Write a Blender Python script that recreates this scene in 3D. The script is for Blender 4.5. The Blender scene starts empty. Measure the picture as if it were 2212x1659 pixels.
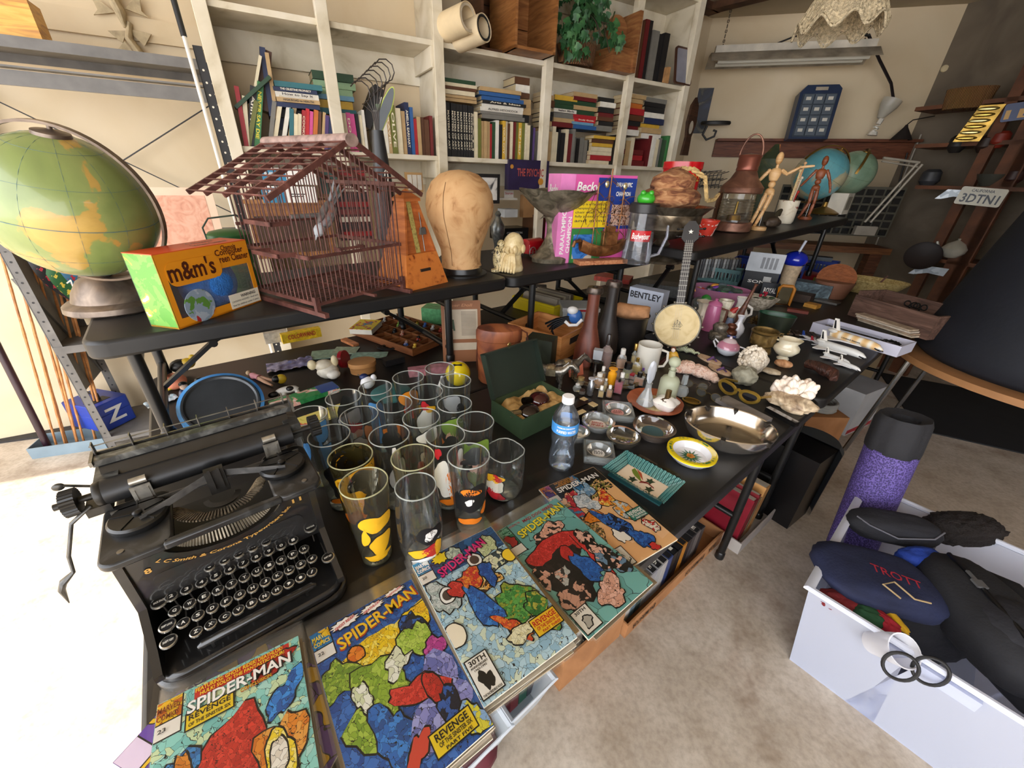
import bpy, math, random
from mathutils import Vector as Vc, Matrix as Mx, noise as NZ
R=random.Random(7)
C=bpy.context.scene.collection
rad=math.radians
# ---------- camera, world, sun, exposure ----------
F=841.2; CX,CY=1087.2,826.3; PITCH=rad(27.73); ROLL=rad(-1.57); CH=1.396
_s,_c=math.sin(PITCH),math.cos(PITCH); _cr,_sr=math.cos(ROLL),math.sin(ROLL)
fw=Vc((0,_c,-_s)); _dn=Vc((0,-_s,-_c)); _rt=Vc((1,0,0))
RT=_rt*_cr+_dn*_sr; DN=-_rt*_sr+_dn*_cr
EYE=Vc((0,0,CH))
cam=bpy.data.cameras.new('camera'); co=bpy.data.objects.new('camera',cam); C.objects.link(co)
cam.sensor_fit='HORIZONTAL'; cam.sensor_width=36; cam.lens=F/2212*36
cam.shift_x=(1106-CX)/2212; cam.shift_y=(CY-829.5)/2212; cam.clip_start=.02; cam.clip_end=200
m=Mx((( RT.x,-DN.x,-fw.x,0),(RT.y,-DN.y,-fw.y,0),(RT.z,-DN.z,-fw.z,CH),(0,0,0,1)))
co.matrix_world=m
bpy.context.scene.camera=co
vs=bpy.context.scene.view_settings
vs.view_transform='Standard'; vs.look='None'; vs.gamma=1; vs.use_curve_mapping=False; vs.exposure=1.1
bpy.context.scene.cycles.transparent_max_bounces=40
w=bpy.data.worlds.new('world'); bpy.context.scene.world=w; w.use_nodes=True
w.node_tree.nodes['Background'].inputs[0].default_value=(.93,.95,1,1)
w.node_tree.nodes['Background'].inputs[1].default_value=2.6
AZ=rad(38.8); U=Vc((math.cos(AZ),math.sin(AZ),0)); V=Vc((-math.sin(AZ),math.cos(AZ),0)); Z3=Vc((0,0,1))
sl=bpy.data.lights.new('sun','SUN'); sl.energy=4; sl.angle=rad(.6); sl.color=(1,.95,.86)
so=bpy.data.objects.new('sun',sl); C.objects.link(so); so.location=(-4,0,6)
_d=(U*.5-Z3*.866).normalized(); so.rotation_euler=(-_d).to_track_quat('Z','Y').to_euler()
# ---------- placing ----------
TZ=.735; RZ=1.054
aS=rad(29.4); S=Vc((math.cos(aS),math.sin(aS),0)); N=Vc((-math.sin(aS),math.cos(aS),0))
aW=rad(-14); SW=Vc((math.cos(aW),math.sin(aW),0)); NW=Vc((-math.sin(aW),math.cos(aW),0))
def ray(x,y): return RT*(x-CX)+DN*(y-CY)+fw*F
def P(x,y,z=TZ): r=ray(x,y); return EYE+r*((z-CH)/r.z)
def PP(x,y,o,n): r=ray(x,y); return EYE+r*(((o-EYE).dot(n))/r.dot(n))       # onto a plane
def PD(x,y,d): r=ray(x,y); h=math.hypot(r.x,r.y); return EYE+r*(d/h)            # at a horizontal distance
def HT(b,x,y): r=ray(x,y); k=(b.x*r.x+b.y*r.y)/(r.x**2+r.y**2); return CH+r.z*k-b.z
def PM(p): d=(p-EYE).dot(fw); return F/d*((p-EYE).length/d)**.8                                         # image size of a metre
def UV(u,v,z=TZ): return U*u+V*v+Z3*z
def WL(s,d,z): return S*s+N*d+Z3*z
def yaw(a,b): return math.atan2(b.y-a.y,b.x-a.x)
def face(p): return math.atan2(p.y,p.x)-math.pi/2
T3L=P(1500,545,1.125); T3R=P(1838,470,1.21)
T3U=(T3R-T3L).normalized(); T3N=T3U.cross(V).normalized()
if T3N.z<0: T3N=-T3N
def P3(x,y): return PP(x,y,T3L,T3N)
# ---------- materials ----------
def lin(h):
    if isinstance(h,str):
        h=h.lstrip('#'); h=[int(h[i:i+2],16)/255 for i in (0,2,4)]
    return tuple((c/12.92 if c<=.04045 else ((c+.055)/1.055)**2.4) for c in h)+(1,)
MC={}
def mt(col,rough=.6,metal=0,var=.12,sc=9,bump=0,bs=60,coat=0,spec=.5,name=None):
    k=(col,rough,metal,var,sc,bump,bs,coat,spec)
    if k in MC: return MC[k]
    m=bpy.data.materials.new(name or 'mat_%d'%len(MC)); m.use_nodes=True; t=m.node_tree; b=t.nodes['Principled BSDF']
    b.inputs['Roughness'].default_value=rough; b.inputs['Metallic'].default_value=metal
    b.inputs['Coat Weight'].default_value=coat; b.inputs['Specular IOR Level'].default_value=spec
    c=lin(col)
    tc=t.nodes.new('ShaderNodeTexCoord')
    if var:
        n=t.nodes.new('ShaderNodeTexNoise'); n.inputs['Scale'].default_value=sc; n.inputs['Detail'].default_value=5
        t.links.new(tc.outputs['Object'],n.inputs['Vector'])
        r=t.nodes.new('ShaderNodeValToRGB'); r.color_ramp.elements[0].position=.3; r.color_ramp.elements[1].position=.72
        r.color_ramp.elements[0].color=tuple(max(0,x*(1-var*2)) for x in c[:3])+(1,)
        r.color_ramp.elements[1].color=tuple(min(1,x*(1+var)) for x in c[:3])+(1,)
        t.links.new(n.outputs[0],r.inputs[0]); t.links.new(r.outputs[0],b.inputs['Base Color'])
    else: b.inputs['Base Color'].default_value=c
    if bump:
        n2=t.nodes.new('ShaderNodeTexNoise'); n2.inputs['Scale'].default_value=bs; n2.inputs['Detail'].default_value=4
        t.links.new(tc.outputs['Object'],n2.inputs['Vector'])
        bp=t.nodes.new('ShaderNodeBump'); bp.inputs['Strength'].default_value=bump; bp.inputs['Distance'].default_value=.01
        t.links.new(n2.outputs[0],bp.inputs['Height']); t.links.new(bp.outputs[0],b.inputs['Normal'])
    MC[k]=m; return m
def ramp_mat(cols,kind='noise',sc=8,rough=.6,dist=1.5,stretch=(1,1,1),metal=0,bump=0,const=False,pos=None,coat=0):
    """texture -> colour ramp"""
    k=('r',tuple(cols),kind,sc,rough,dist,stretch,metal,bump,const,pos)
    if k in MC: return MC[k]
    m=bpy.data.materials.new('pattern_%d'%len(MC)); m.use_nodes=True; t=m.node_tree; b=t.nodes['Principled BSDF']
    b.inputs['Roughness'].default_value=rough; b.inputs['Metallic'].default_value=metal; b.inputs['Coat Weight'].default_value=coat
    tc=t.nodes.new('ShaderNodeTexCoord'); mp=t.nodes.new('ShaderNodeMapping'); mp.inputs['Scale'].default_value=stretch
    t.links.new(tc.outputs['Object'],mp.inputs[0])
    if kind=='noise': n=t.nodes.new('ShaderNodeTexNoise'); n.inputs['Distortion'].default_value=dist; n.inputs['Detail'].default_value=6
    elif kind=='wave': n=t.nodes.new('ShaderNodeTexWave'); n.inputs['Distortion'].default_value=dist; n.inputs['Detail'].default_value=3
    elif kind=='check': n=t.nodes.new('ShaderNodeTexVoronoi'); n.distance='CHEBYCHEV'
    else: n=t.nodes.new('ShaderNodeTexVoronoi')
    n.inputs['Scale'].default_value=sc; t.links.new(mp.outputs[0],n.inputs['Vector'])
    r=t.nodes.new('ShaderNodeValToRGB'); e=r.color_ramp.elements
    if const: r.color_ramp.interpolation='CONSTANT'
    L=len(cols); pp=pos or ([.25+.5*i/(L-1) for i in range(L)] if kind=='noise' else [i/(L-(0 if const else 1)) for i in range(L)])
    while len(e)<L: e.new(.5)
    for i in range(L): e[i].position=pp[i]; 
    for i in range(L): e[i].color=lin(cols[i])
    out=n.outputs[1] if kind=='cell' else n.outputs[0]
    t.links.new(out,r.inputs[0]); t.links.new(r.outputs[0],b.inputs['Base Color'])
    if bump:
        bp=t.nodes.new('ShaderNodeBump'); bp.inputs['Strength'].default_value=bump; bp.inputs['Distance'].default_value=.01
        t.links.new(out,bp.inputs['Height']); t.links.new(bp.outputs[0],b.inputs['Normal'])
    MC[k]=m; return m
def ink(cols,sc=40,line=.06,lc='101010',rough=.35,dist=.5):
    """printed comic style colour areas with black contour lines"""
    k=('ink',tuple(cols),sc,line,lc,dist)
    if k in MC: return MC[k]
    m=bpy.data.materials.new('print_%d'%len(MC)); m.use_nodes=True; t=m.node_tree; b=t.nodes['Principled BSDF']; b.inputs['Roughness'].default_value=rough
    tc=t.nodes.new('ShaderNodeTexCoord'); n=t.nodes.new('ShaderNodeTexNoise'); n.inputs['Scale'].default_value=sc*.6; n.inputs['Detail'].default_value=2
    t.links.new(tc.outputs['Object'],n.inputs[0]); mx=t.nodes.new('ShaderNodeMix'); mx.data_type='RGBA'; mx.blend_type='LINEAR_LIGHT'; mx.inputs[0].default_value=dist/sc
    t.links.new(tc.outputs['Object'],mx.inputs[6]); t.links.new(n.outputs[1],mx.inputs[7])
    def vor(f):
        v=t.nodes.new('ShaderNodeTexVoronoi'); v.feature=f; v.inputs['Scale'].default_value=sc; t.links.new(mx.outputs[2],v.inputs['Vector']); return v
    v1=vor('F1'); v2=vor('DISTANCE_TO_EDGE')
    r=t.nodes.new('ShaderNodeValToRGB'); r.color_ramp.interpolation='CONSTANT'; e=r.color_ramp.elements
    while len(e)<len(cols): e.new(.5)
    for i in range(len(cols)): e[i].position=i/len(cols)
    for i in range(len(cols)): e[i].color=lin(cols[i])
    sp=t.nodes.new('ShaderNodeSeparateColor'); t.links.new(v1.outputs['Color'],sp.inputs[0]); t.links.new(sp.outputs[0],r.inputs[0])
    lt=t.nodes.new('ShaderNodeMath'); lt.operation='LESS_THAN'; lt.inputs[1].default_value=line; t.links.new(v2.outputs[0],lt.inputs[0])
    m2=t.nodes.new('ShaderNodeMix'); m2.data_type='RGBA'; t.links.new(lt.outputs[0],m2.inputs[0]); t.links.new(r.outputs[0],m2.inputs[6]); m2.inputs[7].default_value=lin(lc)
    t.links.new(m2.outputs[2],b.inputs['Base Color']); MC[k]=m; return m
def film(tint='ffffff',refl=.12,a=.1,rough=.05):
    """thin clear glass or plastic: mostly see-through, reflecting more at grazing angles"""
    k=('film',tint,refl,a,rough)
    if k in MC: return MC[k]
    m=bpy.data.materials.new('clear_%d'%len(MC)); m.use_nodes=True; t=m.node_tree; t.nodes.clear()
    o=t.nodes.new('ShaderNodeOutputMaterial'); tr=t.nodes.new('ShaderNodeBsdfTransparent'); tr.inputs[0].default_value=lin(tint)
    g=t.nodes.new('ShaderNodeBsdfGlossy'); g.inputs['Roughness'].default_value=rough
    lw=t.nodes.new('ShaderNodeLayerWeight'); lw.inputs[0].default_value=.3
    mr=t.nodes.new('ShaderNodeMapRange'); mr.inputs[3].default_value=refl*.10; mr.inputs[4].default_value=min(1,refl*2.2); t.links.new(lw.outputs[0],mr.inputs[0])
    mi=t.nodes.new('ShaderNodeMixShader'); t.links.new(mr.outputs[0],mi.inputs[0]); t.links.new(tr.outputs[0],mi.inputs[1]); t.links.new(g.outputs[0],mi.inputs[2])
    df=t.nodes.new('ShaderNodeBsdfDiffuse'); df.inputs[0].default_value=lin('e8eef2') if tint=='ffffff' else lin(tint)
    m2=t.nodes.new('ShaderNodeMixShader'); m2.inputs[0].default_value=a; t.links.new(mi.outputs[0],m2.inputs[1]); t.links.new(df.outputs[0],m2.inputs[2]); t.links.new(m2.outputs[0],o.inputs[0])
    MC[k]=m; return m
# ---------- mesh builder ----------
class M:
    def __init__(s): s.v=[]; s.f=[]; s.m=[]
    def add(s,vs,fs,mi=0,X=None):
        o=len(s.v)
        s.v+= [tuple(X@Vc(p)) for p in vs] if X is not None else [tuple(p) for p in vs]
        s.f+=[tuple(o+i for i in f) for f in fs]; s.m+=[mi]*len(fs); return s
    def box(s,x0,x1,y0,y1,z0,z1,mi=0,X=None,tp=0):
        a=tp
        vs=[(x0,y0,z0),(x1,y0,z0),(x1,y1,z0),(x0,y1,z0),(x0+a,y0+a,z1),(x1-a,y0+a,z1),(x1-a,y1-a,z1),(x0+a,y1-a,z1)]
        return s.add(vs,[(0,3,2,1),(4,5,6,7),(0,1,5,4),(1,2,6,5),(2,3,7,6),(3,0,4,7)],mi,X)
    def rbox(s,x0,x1,y0,y1,z0,z1,r,mi=0,X=None,n=5):
        r=min(r,(x1-x0)/2-1e-4,(y1-y0)/2-1e-4)
        po=[]
        for cx,cy,a0 in ((x1-r,y1-r,0),(x0+r,y1-r,90),(x0+r,y0+r,180),(x1-r,y0+r,270)):
            for i in range(n+1): a=rad(a0+90*i/n); po.append((cx+r*math.cos(a),cy+r*math.sin(a)))
        return s.prism(po,z0,z1,mi,X)
    def prism(s,po,z0,z1,mi=0,X=None):
        n=len(po); vs=[(x,y,z0) for x,y in po]+[(x,y,z1) for x,y in po]
        return s.add(vs,[tuple(range(n))[::-1],tuple(range(n,2*n))]+[(i,(i+1)%n,n+(i+1)%n,n+i) for i in range(n)],mi,X)
    def lathe(s,pr,mi=0,n=24,X=None,sx=1,sy=1,wob=None,a0=0,a1=360,cap=False):
        full=abs(a1-a0-360)<1e-6; nn=n if full else n+1
        vs=[]
        for r,z in pr:
            for i in range(nn):
                a=rad(a0)+rad(a1-a0)*i/n; k=wob(a,z) if wob else 1
                vs.append((r*k*math.cos(a)*sx,r*k*math.sin(a)*sy,z))
        fs=[]
        for j in range(len(pr)-1):
            for i in range(n):
                i2=(i+1)%nn; fs.append((j*nn+i,j*nn+i2,(j+1)*nn+i2,(j+1)*nn+i))
        if cap: fs.append(tuple(range((len(pr)-1)*nn,len(pr)*nn))); fs.append(tuple(range(nn))[::-1])
        return s.add(vs,fs,mi,X)
    def cyl(s,p,q,r,mi=0,n=10,r2=None):
        return s.tube([p,q],[r,r if r2 is None else r2],mi,n)
    def tube(s,pts,r,mi=0,n=8,flat=1,closed=False):
        pts=[Vc(p) for p in pts]; L=len(pts); rs=r if isinstance(r,(list,tuple)) else [r]*L
        vs=[];up=None
        for i,p in enumerate(pts):
            if closed: d=pts[(i+1)%L]-pts[i-1]
            else: d=pts[min(i+1,L-1)]-pts[max(i-1,0)]
            if d.length<1e-9: d=Vc((0,0,1))
            d.normalize()
            if up is None: up=Vc((0,0,1)) if abs(d.z)<.9 else Vc((1,0,0))
            a=d.cross(up)
            if a.length<1e-4: a=d.cross(Vc((1,0,.3)))
            a.normalize(); b=a.cross(d).normalized(); up=b
            for j in range(n):
                t=2*math.pi*j/n+math.pi/n; vs.append(p+a*(math.cos(t)*rs[i])+b*(math.sin(t)*rs[i]*flat))
        fs=[(i*n+j,i*n+(j+1)%n,(i+1)*n+(j+1)%n,(i+1)*n+j) for i in range(L-1) for j in range(n)]
        if closed: fs+=[((L-1)*n+j,(L-1)*n+(j+1)%n,(j+1)%n,j) for j in range(n)]
        else: fs+=[tuple(range(n)),tuple(range((L-1)*n,L*n))[::-1]]
        return s.add(vs,fs,mi)
    def bar(s,p,q,w,h,mi=0,up=(0,0,1)):
        p,q=Vc(p),Vc(q); d=(q-p).normalized(); a=d.cross(Vc(up))
        if a.length<1e-3: a=d.cross(Vc((1,0,0)))
        a.normalize(); b=a.cross(d)
        vs=[e+a*i*w/2+b*j*h/2 for e in (p,q) for i,j in ((-1,-1),(1,-1),(1,1),(-1,1))]
        return s.add(vs,[(3,2,1,0),(4,5,6,7),(0,1,5,4),(1,2,6,5),(2,3,7,6),(3,0,4,7)],mi)
    def ell(s,c,rx,ry=None,rz=None,mi=0,n=14,m=9,X=None,nz=0,seed=0,fr=1.5,lo=-90,hi=90):
        ry=ry or rx; rz=rz or rx; c=Vc(c); vs=[]
        for j in range(m+1):
            t=rad(lo+(hi-lo)*j/m)
            for i in range(n):
                a=2*math.pi*i/n; d=Vc((math.cos(t)*math.cos(a),math.cos(t)*math.sin(a),math.sin(t)))
                k=1+(nz*NZ.noise(d*fr+Vc((seed*3.1,seed,0)))+nz*.5*NZ.noise(d*fr*2.7+Vc((seed,0,5))) if nz else 0)
                vs.append(c+Vc((d.x*rx*k,d.y*ry*k,d.z*rz*k)))
        return s.add(vs,[(j*n+i,j*n+(i+1)%n,(j+1)*n+(i+1)%n,(j+1)*n+i) for j in range(m) for i in range(n)],mi,X)
    def grid(s,fn,nu,nv,mi=0,X=None):
        vs=[fn(i/nu,j/nv) for j in range(nv+1) for i in range(nu+1)]; w=nu+1
        return s.add(vs,[(j*w+i,j*w+i+1,(j+1)*w+i+1,(j+1)*w+i) for j in range(nv) for i in range(nu)],mi,X)
    def poly(s,po,z=0,mi=0,X=None): return s.add([(x,y,z) for x,y in po],[tuple(range(len(po)))],mi,X)
    def build(s,name,mats,parent=None,X=None,sm=38,loc=None,rz=0,bev=0):
        me=bpy.data.meshes.new(name); me.from_pydata(s.v,[],s.f)
        if not isinstance(mats,(list,tuple)): mats=[mats]
        for x in mats: me.materials.append(x)
        me.polygons.foreach_set('material_index',s.m)
        me.polygons.foreach_set('use_smooth',[True]*len(s.f)); me.update()
        try: me.set_sharp_from_angle(angle=rad(sm))
        except Exception: pass
        o=bpy.data.objects.new(name,me); C.objects.link(o)
        if parent is not None: o.parent=parent
        if X is not None: o.matrix_local=X
        if loc is not None: o.location=loc; o.rotation_euler=(0,0,rz)
        if bev:
            b=o.modifiers.new('bevel','BEVEL'); b.width=bev; b.segments=2; b.limit_method='ANGLE'
        return o
def tag(o,label,cat,group=None):
    o['label']=label; o['category']=cat
    if group: o['group']=group
    return o
def thing(name,label,cat,loc=(0,0,0),rz=0,group=None,X=None):
    o=bpy.data.objects.new(name,None); o.empty_display_size=.02; C.objects.link(o)
    if X is not None: o.matrix_world=X
    else: o.location=loc; o.rotation_euler=(0,0,rz)
    return tag(o,label,cat,group)
def struct(name,M_,mats):
    o=M_.build(name,mats); o['kind']='structure'; return o
def part(p,name,M_,mats,label=None,**k):
    o=M_.build(name,mats,parent=p,**k)
    if label: o['label']=label
    return o
def X3(loc=(0,0,0),rx=0,ry=0,rz=0,s=1): return Mx.Translation(Vc(loc))@Mx.Rotation(rad(rz),4,'Z')@Mx.Rotation(rad(ry),4,'Y')@Mx.Rotation(rad(rx),4,'X')@Mx.Scale(s,4)
def basis(o,x,y,z):
    m=Mx.Identity(4)
    for i,a in enumerate((x,y,z)): 
        for j in range(3): m[j][i]=a[j]
    for j in range(3): m[j][3]=o[j]
    return m
TXC={}
def txtmesh(s,bold=False,shear=0):
    k=(s,shear)
    if k in TXC: return TXC[k]
    c=bpy.data.curves.new('t','FONT'); c.body=s; c.size=1; c.align_x='CENTER'; c.align_y='CENTER'; c.resolution_u=2; c.offset=.022 if bold else 0.005; c.shear=shear
    o=bpy.data.objects.new('t',c); C.objects.link(o); me=o.to_mesh()
    r=([tuple(v.co) for v in me.vertices],[tuple(p.vertices) for p in me.polygons]); o.to_mesh_clear(); bpy.data.objects.remove(o); bpy.data.curves.remove(c)
    TXC[k]=r; return r
def text(M_,s,w,h,X,mi=0,bold=True,shear=0,fn=None):
    """lettering fitted in a w x h box, in the XY plane of X"""
    vs,fs=txtmesh(s,bold,shear)
    if not vs: return M_
    x0=min(v[0] for v in vs);x1=max(v[0] for v in vs);y0=min(v[1] for v in vs);y1=max(v[1] for v in vs)
    kx=w/max(x1-x0,1e-6); ky=h/max(y1-y0,1e-6)
    q=[((v[0]-(x0+x1)/2)*kx,(v[1]-(y0+y1)/2)*ky,0) for v in vs]
    if fn: q=[fn(*p) for p in q]
    return M_.add(q,fs,mi,X)
# ---------- setting ----------
CEIL=2.62
def prismS(name,po,z0,z1,m): mm=M(); mm.prism(po,z0,z1); return struct(name,mm,m)
conc=bpy.data.materials.new('concrete'); conc.use_nodes=True
def _conc():
    t=conc.node_tree; b=t.nodes['Principled BSDF']; b.inputs['Roughness'].default_value=.75
    tc=t.nodes.new('ShaderNodeTexCoord')
    def nz(s,d,r,x=0):
        n=t.nodes.new('ShaderNodeTexNoise'); n.inputs['Scale'].default_value=s; n.inputs['Detail'].default_value=d; n.inputs['Roughness'].default_value=r; n.inputs['Distortion'].default_value=x
        t.links.new(tc.outputs['Object'],n.inputs[0]); return n
    def rp(n,a,ca,bb,cb):
        r=t.nodes.new('ShaderNodeValToRGB'); e=r.color_ramp.elements; e[0].position=a; e[1].position=bb; e[0].color=lin(ca); e[1].color=lin(cb); t.links.new(n.outputs[0],r.inputs[0]); return r
    r1=rp(nz(2.2,9,.65,.4),.3,'b5a897',.7,'d4c8b8'); r2=rp(nz(7,6,.6),.3,'dcd6ce',.62,'ffffff'); r3=rp(nz(1.3,5,.6,1.2),.25,'a8876a',.43,'ffffff'); r4=rp(nz(60,3,.6),.3,'e6e4e2',.6,'ffffff')
    def mul(a,c):
        m=t.nodes.new('ShaderNodeMix'); m.data_type='RGBA'; m.blend_type='MULTIPLY'; m.inputs[0].default_value=1; t.links.new(a,m.inputs[6]); t.links.new(c.outputs[0],m.inputs[7]); return m.outputs[2]
    t.links.new(mul(mul(mul(r1.outputs[0],r2),r3),r4),b.inputs['Base Color'])
_conc()
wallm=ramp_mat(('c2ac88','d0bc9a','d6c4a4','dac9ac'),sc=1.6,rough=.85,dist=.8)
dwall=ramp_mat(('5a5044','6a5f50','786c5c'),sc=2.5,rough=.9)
def quadwall(name,a,b,z0,z1,th,n,m):
    mm=M(); a,b=Vc(a),Vc(b); n=Vc(n)*th
    vs=[(p.x,p.y,z) for z in (z0,z1) for p in (a,b,b+n,a+n)]
    mm.add(vs,[(0,3,2,1),(4,5,6,7),(0,1,5,4),(1,2,6,5),(2,3,7,6),(3,0,4,7)]); return struct(name,mm,m)
BW=2.95
cornA=PP(1480,300,NW*4.6,NW); cornB=PP(2030,150,NW*4.6,NW); cornB.z=0; cornA.z=0
wA=WL(-5,BW,0); 
# intersection of back wall plane and the wall with the ledge
t_=(4.6-(N*BW).dot(NW))/S.dot(NW); cornI=S*t_+N*BW
mm=M(); fl=[(-12,-6),(9,-6),(9,9),(-12,9)]; mm.prism(fl,-.1,0); struct('floor',mm,conc)
quadwall('wall_back',wA,cornI,0,CEIL,.1,N,wallm)
quadwall('wall_far',cornI,cornB,0,CEIL,.1,NW,wallm)
WRd=(Vc((.45,-1,0))).normalized(); WRn=Vc((1,.45,0)).normalized()
cornC=cornB+WRd*6.5
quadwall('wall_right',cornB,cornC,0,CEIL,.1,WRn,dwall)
quadwall('wall_unseen_front',cornC,Vc((1.9,-2.6,0)),0,CEIL,.1,Vc((0,-1,0)),dwall)  # unseen wall added behind the camera, its length set to dim the right side
# roof: left outline shaped so its shadow edge bounds the sunlit drive
def uvp(u,v): q=UV(u,v,0); return (q.x,q.y)
a1=rad(24); e0=P(0,1045,0)-U*1.5; e1=Vc((math.cos(a1),math.sin(a1),0))
kk=((-1.5)-e0.dot(U))/e1.dot(U); J=e0+e1*kk
far0=e0-e1*6
mm=M(); mm.prism([uvp(-1.5,-4),uvp(9,-4),uvp(9,9),(far0.x+V.x*6,far0.y+V.y*6),(far0.x,far0.y),(J.x,J.y)],CEIL,CEIL+.12); struct('ceiling',mm,mt('b5a88f',.9,var=.1,sc=2))
# roof timbers seen at the top right
tim=mt('5a3a24',.8,var=.3,sc=12)
for k,(x0,y0,x1,y1,z) in enumerate([(1430,-20,1545,22,2.6),(1545,15,1720,-30,2.6)]):
    a=P(x0,y0,z); b=P(x1,y1,z); mm=M(); mm.bar(a,b,.10,.05); o=mm.build('trim_%d'%(k+1),tim); o['kind']='structure'
# ledge along the far wall
mm=M(); a=PP(1545,304,NW*4.6,NW); b=PP(1972,311,NW*4.6,NW); zz=a.z; b.z=zz
mm.bar(a-NW*.06,b-NW*.06,.12,.02); mm.bar(a-NW*.02-Z3*.07,b-NW*.02-Z3*.07,.04,.12)
o=mm.build('wall_ledge',ramp_mat(('4a2416','6b3a22','7d4a2e'),'noise',6,stretch=(1,1,8))); tag(o,'brown wooden ledge board along the wall under the blue drawer case','ledge')
# ---------- bookcase ----------
SU=[-.08,.38,.925,1.61,2.26,2.80]; DF=2.4247; DB=2.727
wh=ramp_mat(('a89878','d0c5ac','dcd2bc','e2dac8'),sc=5,rough=.7,dist=1)
bk=thing('bookcase','tall built-in white painted wooden bookcase with five open bays along the back wall','bookcase',WL(0,DF,0),aS)
# local: x along wall, y depth (0 front..), z up
def bp(n,x0,x1,y0,y1,z0,z1,m=wh): mm=M(); mm.box(x0,x1,y0,y1,z0,z1); return part(bk,n,mm,m,bev=.002)
for i,s in enumerate(SU):
    bp('upright',s-.026,s+.026,-.02,.025,0,2.58)
    if i in (0,2,5): bp('side_panel',s-.012,s+.012,.025,.30,0,2.58)
for z in (1.485,1.995,2.47):
    bp('shelf_board',SU[0],SU[2]-.026,.0,.30,z-.012,z+.012); bp('shelf_board',SU[2]+.026,SU[5]-.02,.0,.30,z-.012,z+.012)
    bp('back_rail',SU[0],SU[5],.28,.30,z-.14,z-.012); bp('end_cleat',SU[2]-.04,SU[2]-.026,.0,.28,z-.10,z-.012)
bp('back_panel',SU[0]-.01,SU[5]+.01,.302,.315,0,2.58,wallm)
bp('shelf_board',SU[0],SU[5],.0,.30,.86,.885)
# ---------- folding tables ----------
blk=ramp_mat(('100f0f','151414','1b1a19'),sc=5,rough=.45,dist=2); blk2=mt('161616',.35,var=.1,sc=20)
def table(name,label,X,L,D,h,legz,th=.045,legs=(.18,.18),group=None,brace=True):
    t=thing(name,label,'table',X=X,group=group)
    mm=M(); mm.rbox(0,L,0,D,-th,0,.045); o=part(t,'tabletop',mm,blk,bev=.008)
    if legs:
        for x in (legs[0],L-legs[1]):
            for y in (.07,D-.07):
                mm=M(); mm.cyl((x,y,-th+.002),(x,y,legz),.0145,n=12); mm.lathe([(.018,0),(.018,.03),(.0146,.035)],X=X3((x,y,legz)),n=12,cap=True); part(t,'leg',mm,blk2)
            z=legz*.8 if legz>-.5 else -.5; y0,y1=.07,D-.07
            for zz in (-th-.04,z): mm=M(); mm.cyl((x,y0,zz),(x,y1,zz),.012); part(t,'crossbar',mm,blk2)
            if brace:
                mm=M(); sg=1 if x<L/2 else -1; zb=max(legz*.62,-.34)
                mm.bar((x,D/2,z),(x+sg*.16,D/2,zb+.1 if legz<-.4 else zb*.7),.022,.012); mm.bar((x+sg*.16,D/2,zb+.1 if legz<-.4 else zb*.7),(x+sg*.36,D/2,-th-.005),.022,.008)
                mm.cyl((x+sg*.16,D/2-.02,(zb+.1 if legz<-.4 else zb*.7)),(x+sg*.16,D/2+.02,(zb+.1 if legz<-.4 else zb*.7)),.012); part(t,'brace',mm,blk2)
    return t
def XT(u,v,z,rz=0): return Mx.Translation(UV(u,v,z))@Mx.Rotation(AZ+rz,4,'Z')
uA,vA=-.219,.224
table('folding_table','long black folding table in the front row carrying the typewriter and comics',XT(uA,vA,TZ),1.83,.76,TZ,-TZ+.0)
table('folding_table','black folding table in the front row carrying the space shuttle models',XT(uA+1.83+.005,vA-.005,TZ),2.25,.76,TZ,-TZ)
table('folding_table','black folding table in the rear row under the toys and the printers tray',XT(uA,vA+.768,TZ-.002),1.83,.76,TZ,-TZ+.002)
table('folding_table','black folding table in the rear row under the yellow bin and pink tub',XT(uA+1.835,vA+.768,TZ-.002),1.86,.76,TZ,-TZ+.002)
table('folding_table','black folding table at the far end of the rear row under the coiled basket',XT(uA+3.72,vA+.77,TZ-.003),.72,.5,TZ,-TZ+.003)
table('raised_table','raised black folding table carrying the large globe and the birdcage',XT(-.235,1.175,RZ),1.2,.58,RZ,-(RZ-TZ)-.002,legs=(.07,.24))
table('raised_table','raised black folding table carrying the pedestal bowl and pink doll box',XT(.969,1.175,RZ),.98,.58,RZ,-(RZ-TZ)-.002)
X3t=basis(T3L,T3U,T3N.cross(T3U),T3N)
L3=(T3R-T3L).length
T3=table('raised_table','raised black folding table carrying the ship lantern and two small globes',X3t,L3,.62,0,-.385)
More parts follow.
